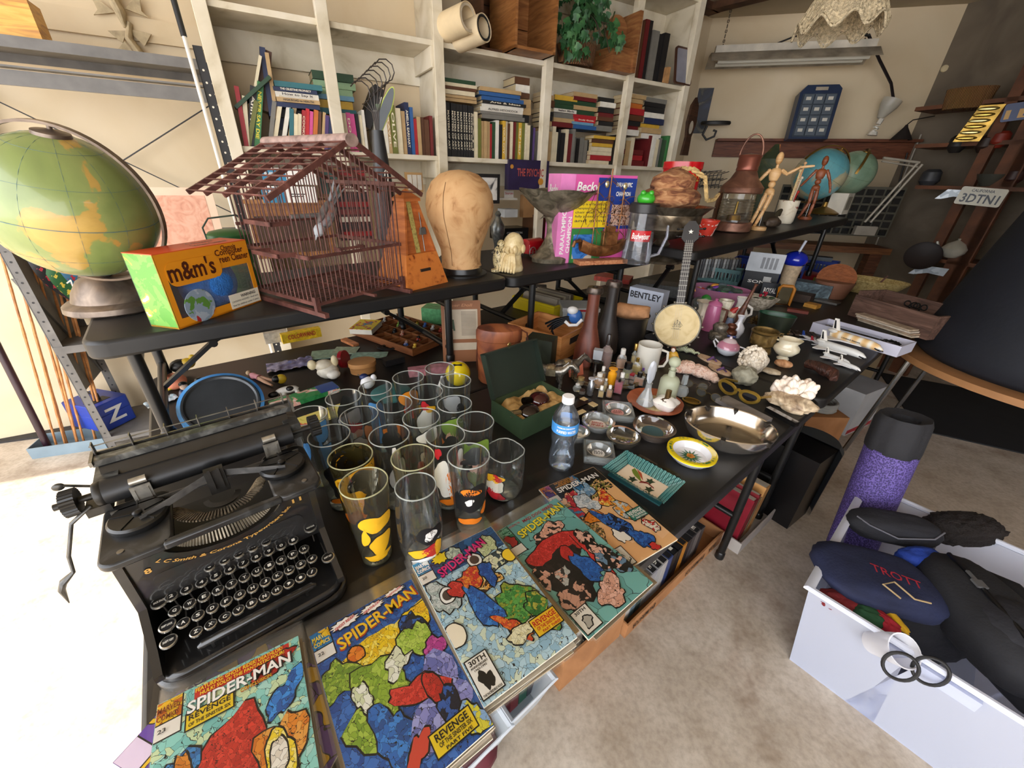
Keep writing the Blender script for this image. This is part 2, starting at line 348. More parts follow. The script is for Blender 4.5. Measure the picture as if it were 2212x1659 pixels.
# ---------- raised tables: things left to right ----------
wood=lambda a,b,c,s=6,st=(1,1,8),r=.45: ramp_mat((a,b,c),'noise',s,r,1.2,st)
def TH(name,label,cat,x,y,z=TZ,rz=0,group=None): return thing(name,label,cat,P(x,y,z),AZ+rad(rz),group)
brz=ramp_mat(('4a4038','6e6054','8c7c6c'),sc=12,rough=.38,metal=.6)
def globe(name,label,base,cen,r,sea,axis,ringq,basef,tilt=None):
    """cen world centre; axis = pole direction; ring lies in plane of axis and ringq"""
    t=thing(name,label,'globe',base,0); c=cen-base
    A=Vc(axis).normalized(); q=Vc(ringq); q=(q-A*q.dot(A)).normalized(); n=A.cross(q)
    mm=M(); mm.ell((0,0,0),r,n=48,m=30); part(t,'sphere',mm,sea,X=basis(c,q,n,A),sm=180)
    mm=M(); rr=r*(1.07 if r<.12 else 1.12)
    for k in range(6): pass
    pts=[A*math.cos(a)*rr+q*math.sin(a)*rr for a in [rad((-8 if r<.12 else -80)+(196 if r<.12 else 270)*i/48) for i in range(49)]]
    vs=[];
    for p in pts:
        u=p.normalized()
        for i,j in ((-1,-1),(1,-1),(1,1),(-1,1)): vs.append(c+p+u*i*r*(.035 if r<.12 else .018)+n*j*r*(.012 if r<.12 else .05))
    L=len(pts); fs=[(i*4+j,i*4+(j+1)%4,i*4+4+(j+1)%4,i*4+4+j) for i in range(L-1) for j in range(4)]+[(0,1,2,3),(L*4-1,L*4-2,L*4-3,L*4-4)]
    mm.add(vs,fs); 
    part(t,'meridian_ring',mm,basef)
    mm=M(); mm.cyl(c+A*r*.98,c+A*r*1.12,r*.03); mm.lathe([(0,.01),(r*.2,0.004),(r*.21,-.004)],X=basis(c+A*r*.995,q,n,A),n=24); part(t,'pivot_cap',mm,basef)
    mm=M(); graph=[]
    for la in (-60,-30,0,30,60):
        k=rad(la); rc=r*1.0015*math.cos(k); z=r*1.0015*math.sin(k); mm.tube([c+A*z+q*rc*math.cos(x)+n*rc*math.sin(x) for x in [rad(10*i) for i in range(36)]],r*.0022 if la else r*.006,n=4,closed=True)
    for lo in range(0,180,30):
        d=q*math.cos(rad(lo))+n*math.sin(rad(lo)); mm.tube([c+(A*math.cos(x)+d*math.sin(x))*r*1.0015 for x in [rad(10*i) for i in range(36)]],r*.002,n=4,closed=True)
    part(t,'grid_lines',mm,mt('5d6a45',.5,var=0) if r>.15 else mt('4b6a70',.5,var=0))
    return t,c
gsea=ramp_mat(('6f7c48','7d8c50','8a9658','b8964c','c8a458','c09a54'),'noise',4.6,.32,.6,bump=0,pos=(.3,.46,.545,.555,.62,.74),coat=.3)
gb=P(262,662,RZ); gc=PD(160,450,1.38)
t,c=globe('globe','large green and yellow antique globe on a domed bronze base',gb,gc,.150,gsea,Vc((.25,-.1,.95))-RT*.0,RT*1.0+fw*.25,brz)
mm=M(); mm.lathe([(.108,0),(.114,.005),(.112,.018),(.104,.024),(.092,.028),(.084,.05),(.066,.078),(.036,.094),(0,.099)],n=40); part(t,'base',mm,brz)
mm=M(); mm.cyl((0,0,.09),c-Z3*.14,.012); mm.lathe([(.0,.0),(.03,.0),(.022,.02),(.016,.03)],X=X3((0,0,.094)),n=16); part(t,'stem',mm,brz)
# mascot box
t=TH('toy_box','orange and green boxed computer screen cleaner with clear window','box',388,712,RZ)
bw=(P(565,650,RZ)-P(388,712,RZ)).length; rzz=yaw(P(388,712,RZ),P(565,650,RZ)); t.rotation_euler.z=rzz
bh=HT(P(388,712,RZ),330,552); bd=.085
org=mt('e8961c',.35,var=.03); grn=mt('6cb43a',.4,var=.1,sc=20); red=mt('e2552a',.4,var=.05); wht=mt('f0eee8',.5,var=.02)
mm=M(); W_=bw;H_=bh
mm.box(0,W_,0,bd,0,.004,0); mm.box(0,W_,bd-.002,bd,0,H_,1); mm.box(0,.002,0,bd,0,H_,2)
mm.box(0,W_,0,.002,0,H_*.13,0); mm.box(0,W_,0,.002,H_*.66,H_,0); mm.box(0,W_*.06,0,.002,H_*.13,H_*.66,0); mm.box(W_*.95,W_,0,.002,H_*.13,H_*.66,0)
mm.prism([(0,0),(W_,0),(W_,bd),(0,bd)],H_,H_+.002,3)
part(t,'carton',mm,[org,mt('4a5a52',.6),ramp_mat(('5c9a3a','74aa48','c8b84a','c8d4b8'),'noise',18,.4,1,const=True,pos=(0,.5,.62,.68)),red])
Xf=lambda x,z,y=-.0008: basis(Vc((x,y,z)),Vc((1,0,0)),Vc((0,0,1)),Vc((0,-1,0)))
mm=M(); mm.rbox(-W_*.26,W_*.30,-.028,.028,0,.0006,.02,0,X=Xf(W_*.32,H_*.72)); part(t,'logo_patch',mm,org)
mm=M(); text(mm,"m&m's",W_*.48,.045,Xf(W_*.31,H_*.75,-.0022),0); part(t,'logo',mm,mt('4a1e0c',.4,var=0))
mm=M(); text(mm,"Chamois",W_*.18,.013,Xf(W_*.76,H_*.945),0); text(mm,"Computer",W_*.34,.02,Xf(W_*.76,H_*.875),0); text(mm,"Screen Cleaner",W_*.42,.018,Xf(W_*.77,H_*.79),0); text(mm,'Computer',W_*.3,.018,X3((W_*.66,bd*.65,H_+.003)),0);text(mm,'Screen Cleaner',W_*.4,.018,X3((W_*.66,bd*.3,H_+.003)),0); part(t,'lettering',mm,mt('5a2410',.4,var=0))
mm=M(); mm.box(W_*.60,W_*.99,-.0012,-.0004,.004,.042); part(t,'warning_label',mm,mt('f2ead2',.5,var=0))
mm=M(); text(mm,'WARNING',W_*.2,.0085,Xf(W_*.84,.033,-.0018),0); text(mm,'CHOKING HAZARD - Small parts',W_*.35,.006,Xf(W_*.795,.0215,-.0018),0,False); text(mm,'Not for children under 3 years.',W_*.35,.006,Xf(W_*.795,.0115,-.0018),0,False); part(t,'warning_text',mm,mt('2a2a2a',.5,var=0))
mm=M(); mm.lathe([(0,.0),(.040,0),(.0405,-.001)],X=Xf(W_*.27,.040,-.0016),n=32); part(t,'round_picture',mm,ramp_mat(('5a8a38','8a9cae','a8b4c0','a82c2c'),'noise',30,.5,.3,const=True,pos=(.0,.42,.55,.66)))
mm=M(); mm.box(.003,W_-.003,.0005,.001,H_*.13,H_*.76); mm.box(W_-.0006,W_,.002,bd-.002,.004,H_*.95); part(t,'clear_window',mm,film(refl=.15,a=.03))
mm=M(); mm.ell((W_*.57,bd*.5,H_*.44),.078,.047,.070,n=26,m=18,nz=.02); part(t,'plush_ball',mm,mt('2f7ad0',.95,var=.2,sc=40,bump=.6,bs=260),'plain blue plush ball')
# green litho tin with a handle behind the box
t=TH('handled_tin','round green litho tin with a wire handle behind the orange box','tin',528,625,RZ)
mm=M(); mm.lathe([(.052,0),(.056,.004),(.056,.150),(.052,.156)],n=32); part(t,'can',mm,ramp_mat(('2e6a34','3a7a3a','c8cf9a','c9622a'),'noise',11,.35,1.2,const=True,pos=(0,.5,.6,.66)))
mm=M(); mm.lathe([(.058,.150),(.058,.17),(.05,.178),(.02,.184),(0,.184)],n=32); part(t,'lid',mm,mt('2f6b38',.35))
mm=M(); mm.tube([(-.057,0,.14),(-.06,0,.19),(-.04,0,.215),(.03,0,.222),(.058,0,.2),(.057,0,.14)],.0025); part(t,'wire_handle',mm,mt('4e5a4e',.4,.7))
# pale print leaning behind
t=thing('framed_print','small pink print on a cream board leaning behind the globe','picture',WL(-.44,2.2,1.0),aS)
b0=PP(440,500,WL(0,2.2,0),N); t.location=b0; 
mm=M(); q=[PP(x,y,b0,N)-b0 for x,y in ((300,500),(446,500),(400,405),(325,408))]
q=[(p.dot(S),p.z) for p in q]; Xp=basis(Vc((0,0,0)),Vc((1,0,0)),Vc((0,.12,1)).normalized(),Vc((0,-1,.12)).normalized())
mm.prism([(q[0][0],-.25),(q[1][0]+.06,-.25),(q[1][0]+.06,q[2][1]),(q[0][0],q[2][1])],0,.004,0,Xp); part(t,'board',mm,mt('e9c9ae',.7,var=.05))
mm=M(); mm.prism([(q[0][0]+.02,-.2),(q[1][0]+.03,-.2),(q[1][0]+.03,q[2][1]-.03),(q[0][0]+.02,q[2][1]-.03)],.0045,.005,0,Xp); part(t,'print',mm,ramp_mat(('b87a62','d49a80','dcaa90','e0b09a'),'noise',16,.7,3))
# ---------- birdcage ----------
A0=P(690,682,RZ); B0=P(872,630,RZ); cw=(B0-A0).length; cy=yaw(A0,B0)
cd=.30; t=thing('birdcage','tall brown wooden slatted birdcage with a pitched roof','birdcage',A0,cy)
ccol=ramp_mat(('3c201b','5a332b','77493f'),sc=30,rough=.6,dist=1); 
ch=HT(A0,553,378)*.97; ca=HT((A0+B0)/2,705,292)*.96
def bars(mm,p,q,n,h0,h1,r=.0017,top=None):
    p,q=Vc(p),Vc(q)
    for i in range(n+1):
        b=p.lerp(q,i/n); zt=h1 if top is None else top(i/n)
        mm.cyl((b.x,b.y,h0),(b.x,b.y,zt),r,n=5)
pk=lambda f:ch+(ca-ch)*(1-abs(2*f-1))-.006
for nm,y in (('front_panel',0),('rear_panel',cd)):
    mm=M(); bars(mm,(0,y,0),(cw,y,0),22 if y==0 else 16,.03,0,top=pk)
    for z in (.03,.15)+((.21,) if y else ()): mm.box(-.004,cw+.004,y-.003,y+.003,z-.004,z+.004)
    part(t,nm,mm,ccol)
for nm,x in (('side_panel',0),('side_panel',cw)):
    mm=M(); bars(mm,(x,0,0),(x,cd,0),16,.03,ch)
    for z in (.03,.15,ch-.006): mm.box(x-.003,x+.003,-.006,cd+.006,z-.005,z+.005)
    part(t,nm,mm,ccol)
mm=M(); 
for i in range(17): mm.cyl((0,cd*i/16,.03),(cw,cd*i/16,.03),.0018,n=5)
mm.box(cw*.48,cw*.51,-.05,cd,.026,.033); part(t,'floor_grid',mm,ccol)
for x in (0,cw):
    mm=M(); mm.box(x-.006,x+.006,-.035,cd+.02,.0,.012); mm.box(x-.006,x+.006,-.005,.007,.012,.05); mm.box(x-.006,x+.006,cd-.005,cd+.007,.012,.05);part(t,'foot_rail',mm,ccol)
for sx in (0,1):
    mm=M(); x0=-.085 if sx==0 else cw+.085; sl=(ca-ch)/(cw/2); z0=ch-.085*sl; xm=cw/2
    for k in range(9):
        y=-.03+(cd+.06)*k/8
        if k%2==0 or k in (0,8): mm.bar((x0,y,z0+.01),(xm,y,ca+.01),.007,.012)
    for k in range(11):
        f=k/10; mm.cyl((x0+(xm-x0)*f,-.03,z0+.016+(ca-z0)*f),(x0+(xm-x0)*f,cd+.03,z0+.016+(ca-z0)*f),.0022,n=5)
    part(t,'roof_panel',mm,ccol)
mm=M(); mm.lathe([(.020,0),(.020,cd+.07)],X=basis(Vc((cw/2,-.035,ca+.008)),Vc((1,0,0)),Vc((0,0,1)),Vc((0,1,0))),n=16,sy=.75,cap=True); part(t,'ridge_cap',mm,mt('a48a80',.8,var=.25,sc=40))
mm=M(); mm.box(cw*.25,cw*.5,-.03,-.022,.162,.168); mm.box(cw*.25,cw*.26,-.03,0,.158,.168); mm.box(cw*.49,cw*.5,-.03,0,.158,.168); part(t,'door_sill',mm,ccol)
for zz in (ch-.1,.15):
    mm=M(); mm.box(-.05,-.045,cd*.15,cd*.55,zz,zz+.01); mm.box(-.05,0,cd*.15,cd*.17,zz,zz+.01); mm.box(-.05,0,cd*.53,cd*.55,zz,zz+.01); part(t,'side_perch',mm,ccol)
mm=M(); mm.cyl((cw*.22,cd*.5,ch*.72),(cw*.62,cd*.5,ch*.72),.006); part(t,'swing_perch',mm,mt('7d7a78',.5))
t=thing('toy_bird','orange and grey artificial bird clinging inside the birdcage','bird',A0+Mx.Rotation(cy,3,'Z')@Vc((cw*.53,cd*.44,.235)),cy)
Xb=X3((0,0,0),ry=38)
mm=M(); mm.ell((0,0,0),.018,.017,.042,nz=.04,X=Xb,n=18,m=12); part(t,'body',mm,ramp_mat(('b96d52','c47a5e','8a8d92','d8d6d2'),'noise',22,.8,.5))
mm=M(); mm.ell((.0,0,-.05),.015,.014,.020,X=Xb); mm.cyl(Xb@Vc((0,0,-.068)),Xb@Vc((.002,-.002,-.082)),.004,r2=.0008); part(t,'head',mm,mt('b9bcc0',.8))
mm=M(); 
for k in (-1,0,1): mm.tube([Xb@Vc((.006*k,0,.03)),Xb@Vc((.012*k,0,.07)),Xb@Vc((.02*k,.0,.105))],[.006,.006,.002],flat=.35)
part(t,'tail',mm,mt('85868a',.8))
mm=M(); mm.ell((.014,-.006,.0),.008,.014,.036,X=Xb); mm.ell((-.014,-.006,.0),.008,.014,.036,X=Xb); part(t,'wing',mm,mt('6a625e',.8,var=.3,sc=60))
# ---------- metronome ----------
m0=P(880,631,RZ); m1=P(968,609,RZ); mw=(m1-m0).length; t=thing('metronome','orange-brown pyramid metronome with a weighted pendulum','metronome',m0,yaw(m0,m1)); mh=HT(m0,893,410)
mw*=1.0; c=mw/2; td=mw*.85
mw1=wood('8e4a22','b0622f','c8783c'); spk=ramp_mat(('6a2a10','b5642a','c87634'),'noise',45,.4,.3,pos=(.3,.36,.5))
mm=M(); zb=mh*.36; zt=mh*.88; f=.30
lx=lambda z:(mw*(1-f)/2)*z/zt
ly=lambda z:(td*(1-f)/2)*z/zt
def fr(z0,z1,mi): 
    a,b=lx(z0),lx(z1);e,g=ly(z0),ly(z1)
    mm.add([(a,e,z0),(mw-a,e,z0),(mw-a,td-e,z0),(a,td-e,z0),(b,g,z1),(mw-b,g,z1),(mw-b,td-g,z1),(b,td-g,z1)],[(0,3,2,1),(4,5,6,7),(0,1,5,4),(1,2,6,5),(2,3,7,6),(3,0,4,7)],mi)
fr(0,zb,1); part(t,'lower_case',mm,[mw1,spk])
mm=M(); a,b=lx(zb),lx(zt)
for s_ in (0,1):
    xs=(lambda x:x if s_==0 else mw-x); th=.008
    mm.add([(xs(a),ly(zb),zb),(xs(a+th),ly(zb),zb),(xs(a+th),td-ly(zb),zb),(xs(a),td-ly(zb),zb),(xs(b),ly(zt),zt),(xs(b+th),ly(zt),zt),(xs(b+th),td-ly(zt),zt),(xs(b),td-ly(zt),zt)],[(0,3,2,1),(4,5,6,7),(0,1,5,4),(1,2,6,5),(2,3,7,6),(3,0,4,7)])
mm.add([(a,td-ly(zb)-.01,zb),(mw-a,td-ly(zb)-.01,zb),(mw-b,td-ly(zt)-.01,zt),(b,td-ly(zt)-.01,zt),(a,td-ly(zb),zb),(mw-a,td-ly(zb),zb),(mw-b,td-ly(zt),zt),(b,td-ly(zt),zt)],[(0,1,2,3),(7,6,5,4)])
mm.add([(a,.02+ly(zb),zb),(mw-a,.02+ly(zb),zb),(mw-b,.02+ly(zt),zt),(b,.02+ly(zt),zt)],[(0,1,2,3)])
part(t,'upper_case',mm,mw1)
mm=M(); a=lx(zt)-.006; e=ly(zt)-.006; mm.box(a,mw-a,e,td-e,zt,zt+.008); mm.add([(a,e,zt+.008),(mw-a,e,zt+.008),(mw-a,td-e,zt+.008),(a,td-e,zt+.008),(c,td/2,mh)],[(0,1,4),(1,2,4),(2,3,4),(3,0,4)]); part(t,'cap',mm,mw1)
mm=M(); mm.bar((c,ly(zb)+.016,zb),(c,ly(zt)+.016,zt),.018,.002,up=(0,1,0)); part(t,'tempo_scale',mm,ramp_mat(('8a7a3a','b8a860','4a3e1a'),'noise',90,.4,.3))
mm=M(); mm.cyl((c+.02,ly(zb)+.006,zb+.004),(c+.032,ly(zt)+.004,zt-.02),.0018); part(t,'pendulum',mm,mt('8f8c86',.3,.9))
mm=M(); zw=zb+(zt-zb)*.36; mm.box(c+.012,c+.036,ly(zw)-.002,ly(zw)+.008,zw,zw+.022,tp=.002); part(t,'weight',mm,mt('7d7c7a',.4,.6))
mm=M(); mm.box(c-.022,c+.022,ly(zb*.5)-.004,ly(zb*.5)+.002,zb*.48,zb*.56); part(t,'nameplate',mm,mt('2c2018',.5))
# ---------- wig head ----------
g=P(1003,592,RZ); hh=HT(g,990,366); t=thing('wig_block','brown cracked canvas wig block head on a black round foot','head form',g+V*.02,0)
r=hh*.345
mm=M(); mm.lathe([(r*.64,.03),(r*.60,hh*.12),(r*.62,hh*.25),(r*.80,hh*.42),(r*.97,hh*.58),(r*1.0,hh*.68),(r*.95,hh*.79),(r*.80,hh*.89),(r*.55,hh*.96),(r*.28,hh*.99),(0,hh)],n=48,sy=1.1)
canv=ramp_mat(('7a5430','b08354','c49a6a','cfa878'),'noise',9,.75,2.6,pos=(.28,.38,.47,.75),bump=.25); part(t,'head',mm,canv,sm=80)
mm=M(); 
for j,(a0,) in enumerate([(250,)]):
    mm.tube([(math.cos(rad(a0))*rr*1.004,math.sin(rad(a0))*rr*1.1*1.004,z) for rr,z in [(r*.60,hh*.12),(r*.62,hh*.25),(r*.80,hh*.42),(r*.97,hh*.58),(r*1.0,hh*.68),(r*.95,hh*.79),(r*.80,hh*.89)]],.0012,n=4)
part(t,'seam',mm,mt('6e4a2a',.8))
mm=M(); mm.lathe([(r*.80,0),(r*.80,.006),(r*.66,.010),(r*.645,.034),(r*.6,.034)],n=40,cap=True); part(t,'foot',mm,mt('1d1c1b',.3))
# ---------- carved bearded head and lion foot ----------
g=P(1108,584,RZ); hh=HT(g,1100,500); t=thing('carved_figurine','ivory carved bald bearded old man head','figurine',g,AZ-1.2)
iv=ramp_mat(('b99a62','dcc796','ead9b0'),sc=40,rough=.35,dist=1); k=hh/.12
mm=M(); mm.lathe([(.036,0),(.038,.008),(.032,.03),(.028,.05)],n=20,sx=.85,sy=1,cap=True); mm.ell((0,0,.078),.033,.036,.040,n=20,m=14,nz=.05); mm.ell((.02,-.026,.070),.008,.010,.014); mm.ell((-.02,-.026,.070),.006,.010,.014); mm.v=[tuple(x*k for x in v) for v in mm.v]; part(t,'head',mm,iv)
mm=M(); mm.tube([(0,-.034,.078),(0,-.044,.066),(0,-.036,.060)],[.005,.008,.006]); 
mm.v=[tuple(x*k for x in v) for v in mm.v]; part(t,'nose',mm,iv)
mm=M()
for i in range(7):
    x=-.018+.006*i; mm.tube([(x,-.032,.058),(x*1.4,-.040,.04),(x*1.7,-.046,.02),(x*1.7+.004,-.058,.004)],[.005,.006,.006,.003])
mm.v=[tuple(x*k for x in v) for v in mm.v]; part(t,'beard',mm,iv)
mm=M(); mm.ell((.036,-.002,.072),.006,.011,.014); mm.ell((-.036,-.002,.072),.006,.011,.014); mm.v=[tuple(x*k for x in v) for v in mm.v]; part(t,'ear',mm,iv)
t=TH('lion_figurine','black and cream mottled carved beast figurine beside the bearded head','figurine',1075,585,RZ,10)
mo=ramp_mat(('2a2318','c9b88a','3a3020','e0d2a8'),'noise',55,.4,2,const=True)
mm=M(); mm.lathe([(.034,0),(.034,.008),(.02,.012)],n=16,sy=.6,cap=True); mm.ell((0,0,.05),.018,.022,.045,nz=.15,seed=3); part(t,'body',mm,mo)
mm=M(); mm.ell((.004,-.012,.105),.016,.017,.018,nz=.12,seed=4); part(t,'head',mm,mo)
mm=M(); 
for x in (-.012,.012): mm.tube([(x,-.01,.05),(x,-.024,.02),(x,-.028,.004)],[.008,.006,.007])
part(t,'forelegs',mm,mo)
# metal vase behind the wig head
t=thing('metal_vase','tarnished silver vase behind the bearded head','vase',P(1090,552,RZ)+V*.06,AZ); mm=M(); mm.lathe([(.028,0),(.03,.006),(.014,.02),(.018,.05),(.034,.10),(.036,.13),(.018,.16),(.012,.175),(.016,.185),(.006,.2)],n=20,cap=True); mm.build('body',ramp_mat(('3a3c3a','6e7270','9a9c98'),sc=20,rough=.3,metal=.7),t)
# red money box on wheels
t=TH('toy_carriage','small glossy red toy carriage with spoked wheels behind the pedestal bowl','toy',1148,553,RZ,8)
rd=mt('b0101c',.25,coat=.5)
mm=M(); mm.rbox(-.055,.05,-.03,.03,.018,.07,.01); mm.lathe([(.03,-.055),(.03,.05)],X=basis(Vc((0,0,.068)),Vc((0,1,0)),Vc((0,0,1)),Vc((1,0,0))),n=18,sy=.55,cap=True); part(t,'body',mm,rd)
for x in (-.035,.035):
    for y in (-.036,.036):
        mm=M(); mm.tube([(x+.024*math.cos(a),y,.026+.024*math.sin(a)) for a in [rad(20*i) for i in range(18)]],.0025,n=5,closed=True)
        for i in range(6): a=rad(60*i); mm.cyl((x,y,.026),(x+.023*math.cos(a),y,.026+.023*math.sin(a)),.0012,n=4)
        part(t,'wheel',mm,mt('b8b0a8',.3,.8))
# ---------- pedestal leaf bowl ----------
g=P(1192,562,RZ); hh=HT(g,1190,402); t=thing('pedestal_bowl','bronze lotus leaf bowl on a tree trunk pedestal','bowl',g,AZ); lf=ramp_mat(('3e3a2e','6a6352','8f8672','a89c84'),'noise',18,.45,1.4,metal=.35,bump=.5)
R_=.55*hh
def leafb(u_,v_):
    a=u_*2*math.pi; lob=abs(math.cos(a*3)); r=R_*(.12+.88*v_)*(1-.07*(1-lob)*v_)
    return (r*math.cos(a),r*math.sin(a),hh*(.60+.34*v_**1.3)+hh*.03*lob*v_**3)
mm=M(); mm.grid(leafb,72,14); mm.grid(lambda a,b:tuple(Vc(leafb(a,b))-Vc((0,0,.006))),72,14); part(t,'bowl',mm,lf,sm=60)
mm=M(); mm.lathe([(R_*.40,hh*.10),(R_*.30,hh*.22),(R_*.21,hh*.36),(R_*.18,hh*.5),(R_*.26,hh*.61)],n=20,wob=lambda a,z:1+.16*math.sin(a*3+z*40)); part(t,'trunk',mm,lf)
mm=M(); mm.lathe([(R_*.62,0),(R_*.64,hh*.06),(R_*.5,hh*.10),(R_*.40,hh*.18),(R_*.2,hh*.26),(0,hh*.3)],n=30,sy=.8,wob=lambda a,z:1+.13*NZ.noise(Vc((math.cos(a)*2,math.sin(a)*2,z*12))),cap=True); part(t,'rock_base',mm,lf,sm=60)
mm=M(); 
for i in range(4): a=rad(90*i+20); mm.tube([(R_*.15*math.cos(a),R_*.15*math.sin(a),hh*.58),(R_*.35*math.cos(a),R_*.35*math.sin(a),hh*.60),(R_*.42*math.cos(a+.2),R_*.42*math.sin(a+.2),hh*.56)],[.006,.014,.002],flat=.3)
part(t,'leaf_collar',mm,lf)
# ---------- pink doll box ----------
d0=P(1200,547,RZ); d0=PD(1200,545,1.85); d0.z=RZ; d1=PD(1350,519,2.05); d1.z=RZ
bw=(d1-d0).length; bh=HT(d0,1185,374); t=thing('doll_box','pink blue and yellow doll box with white lettering','box',d0,yaw(d0,d1)-.05)
pk_=mt('d85aa0',.35,var=.05); pk2=mt('e888c4',.35,var=.1); blu=mt('1d3a8c',.35,var=.05); yel=mt('e8c820',.35,var=.03)
mm=M(); mm.box(0,bw,0,.13,0,bh,0); part(t,'carton',mm,pk_)
mm=M(); mm.box(bw*.48,bw+.0006,-.0012,.1306,bh*.40,bh*.97); part(t,'blue_panel',mm,blu)
mm=M(); mm.box(-.0012,.0,.0,.13,0,bh); mm.box(0,bw*.18,-.0014,0,0,bh); part(t,'side_band',mm,pk2)
mm=M(); mm.box(bw*.19,bw*.66,-.0024,0,bh*.42,bh*.72); part(t,'yellow_panel',mm,yel)
mm=M(); mm.box(bw*.19,bw*.62,-.0026,0,0,bh*.41); part(t,'lower_panel',mm,mt('2f7a3c',.4))
mm=M(); mm.box(bw*.22,bw*.5,-.0032,0,bh*.05,bh*.34); part(t,'photo_panel',mm,ramp_mat(('1f5aa0','3a78c0','c9b8a0','2a2a2a'),'noise',20,.4,1,const=True))
mm=M(); mm.box(bw*.70,bw*.97,-.0032,0,bh*.44,bh*.68); part(t,'crowd_picture',mm,ramp_mat(('1a1a1a','c0a090','6a3a2a','e0d0c0'),'noise',80,.4,.5,const=True))
mm=M(); text(mm,'Becky',bw*.30,.045,Xf(bw*.35,bh*.86,-.004),0,shear=.2); text(mm,'PARALYMPIC',bw*.22,.018,Xf(bw*.83,bh*.90,-.004)); text(mm,'CHAMPION',bw*.2,.018,Xf(bw*.83,bh*.80,-.004))
Xv=basis(Vc((bw*.07,-.004,bh*.36)),Vc((0,0,1)),Vc((-1,0,0)),Vc((0,-1,0))); text(mm,'PARALYMPIC',bh*.5,.020,Xv); text(mm,'CHAMPION',bh*.42,.018,Xv@Mx.Translation((-.01,-.030,0)))
Xs=basis(Vc((-.003,.065,bh*.82)),Vc((0,-1,0)),Vc((0,0,1)),Vc((-1,0,0))); text(mm,'Becky',.09,.05,Xs,shear=.2); part(t,'lettering',mm,wht)
mm=M(); mm2=[text(mm,s_,bw*.42,.012,Xf(bw*.42,bh*(.68-.045*i),-.004),0,False) for i,s_ in enumerate(('Becky is a Paralympic','Champion racer and her','chair really rolls','fully poseable legs','and arms'))]; part(t,'blurb',mm,mt('3a3a3a',.5,var=0))
# ---------- copper wire ship ----------
g=PD(1300,545,1.93); g.z=RZ; hh=HT(g,1320,345)*.92; t=thing('wire_ship','copper and brown wire model sailing ship on a cork block','model ship',g,AZ-.35); k=hh/.3
cop=ramp_mat(('4a2c18','8a5a34','b88452'),sc=20,rough=.35,metal=.6)
mm=M(); mm.rbox(-.10*k,.095*k,-.03*k,.03*k,0,.014*k,.004); part(t,'plinth',mm,ramp_mat(('8a4a2c','b87850','d09a70'),'noise',50,.8))
def hull(u_,v_):
    x=-.09+.18*u_; w_=.026*math.sin(math.pi*min(1,.12+u_*.85))**.6*math.sin(v_*math.pi)**.0; a=(v_-.5)*math.pi
    sh=.022*abs(2*u_-1)**2
    return (x*k,math.sin(a)*w_*k,(.06+sh-.038*math.cos(a))*k)
mm=M(); mm.grid(hull,24,12); mm.tube([Vc(hull(i/20,0)) for i in range(21)],.0022*k); mm.tube([Vc(hull(i/20,1)) for i in range(21)],.0022*k); mm.tube([(-.09*k,0,.08*k),(-.112*k,0,.075*k),(-.118*k,0,.058*k)],.006*k); part(t,'hull',mm,cop)
mm=M(); mm.box(.0,.045*k,-.018*k,.018*k,.055*k,.105*k); mm.box(.01*k,.035*k,-.014*k,.014*k,.105*k,.125*k); mm.box(-.003*k,.048*k,-.021*k,.021*k,.103*k,.107*k); part(t,'cabin',mm,cop)
for x,h in ((-.045,.26),(.0,.30),(.055,.24)):
    mm=M(); mm.cyl((x*k,0,.05*k),(x*k,0,h*k),.0022*k)
    for z in (.45,.68,.88): mm.tube([(x*k-.004,-.045*k,z*h*k-.012*k),(x*k+.006*k,0,z*h*k),(x*k-.004,.045*k,z*h*k-.012*k)],.0014*k,n=4)
    part(t,'mast',mm,cop)
mm=M()
for a,b in (((-.11,0,.08),(-.045,0,.25)),((-.045,0,.25),(.0,0,.28)),((0,0,.28),(.055,0,.23)),((.055,0,.23),(.09,0,.085)),((-.045,.04,.17),(.055,-.04,.16)),((-.045,-.03,.07),(-.045,0,.24)),((.0,.03,.07),(0,0,.27)),((.07,-.02,.07),(.055,0,.2)),((.0,-.03,.07),(.0,0,.25))):
    mm.cyl([v*k for v in a],[v*k for v in b],.0010*k,n=4)
for i in range(6): 
    x=-.06+.028*i; mm.tube([((x+.02*math.sin(q))*k,.02*math.cos(q)*k,(.12+.02*i%.06+.05*math.sin(q*.5)*1.2)*k) for q in [j*.6 for j in range(11)]],.001*k,n=4)
part(t,'rigging',mm,cop)
for x,z in ((-.02,.255),(.05,.25)):
    mm=M(); mm.ell((x*k,-.01*k,z*k),.008*k,.004*k,.011*k); part(t,'lantern_disc',mm,mt('d9c9a0',.25,.8))
# ---------- clear stein with frog lid ----------
g=PD(1378,530,1.98); g.z=RZ; hh=HT(g,1380,440); t=thing('beer_stein','clear plastic stein with black rim and a green lid','stein',g,face(g))
mm=M(); mm.lathe([(.0,.004),(.048*hh/.2,.004),(.052*hh/.2,.02),(.048*hh/.2,.09*hh/.2),(.044*hh/.2,hh*.8),(.047*hh/.2,hh)],n=28); part(t,'body',mm,film('f2f4f8',.4,.04))
k=hh/.2
mm=M(); mm.lathe([(.0455*k,hh*.86),(.049*k,hh*.87),(.049*k,hh*1.0),(.044*k,hh*1.02),(0,hh*1.02)],n=28); part(t,'rim',mm,mt('2a2828',.4))
mm=M(); mm.tube([(.045*k,0,hh*.85),(.085*k,0,hh*.8),(.092*k,0,hh*.5),(.075*k,0,hh*.2),(.048*k,0,hh*.15)],.008*k,flat=.8); part(t,'handle',mm,film('dfe2ee',.3,.14))
gr=mt('3cae2c',.3,coat=.5); mm=M(); mm.ell((0,0,hh*1.08),.030*k,.026*k,.022*k,n=18,m=12); part(t,'lid_knob',mm,gr)
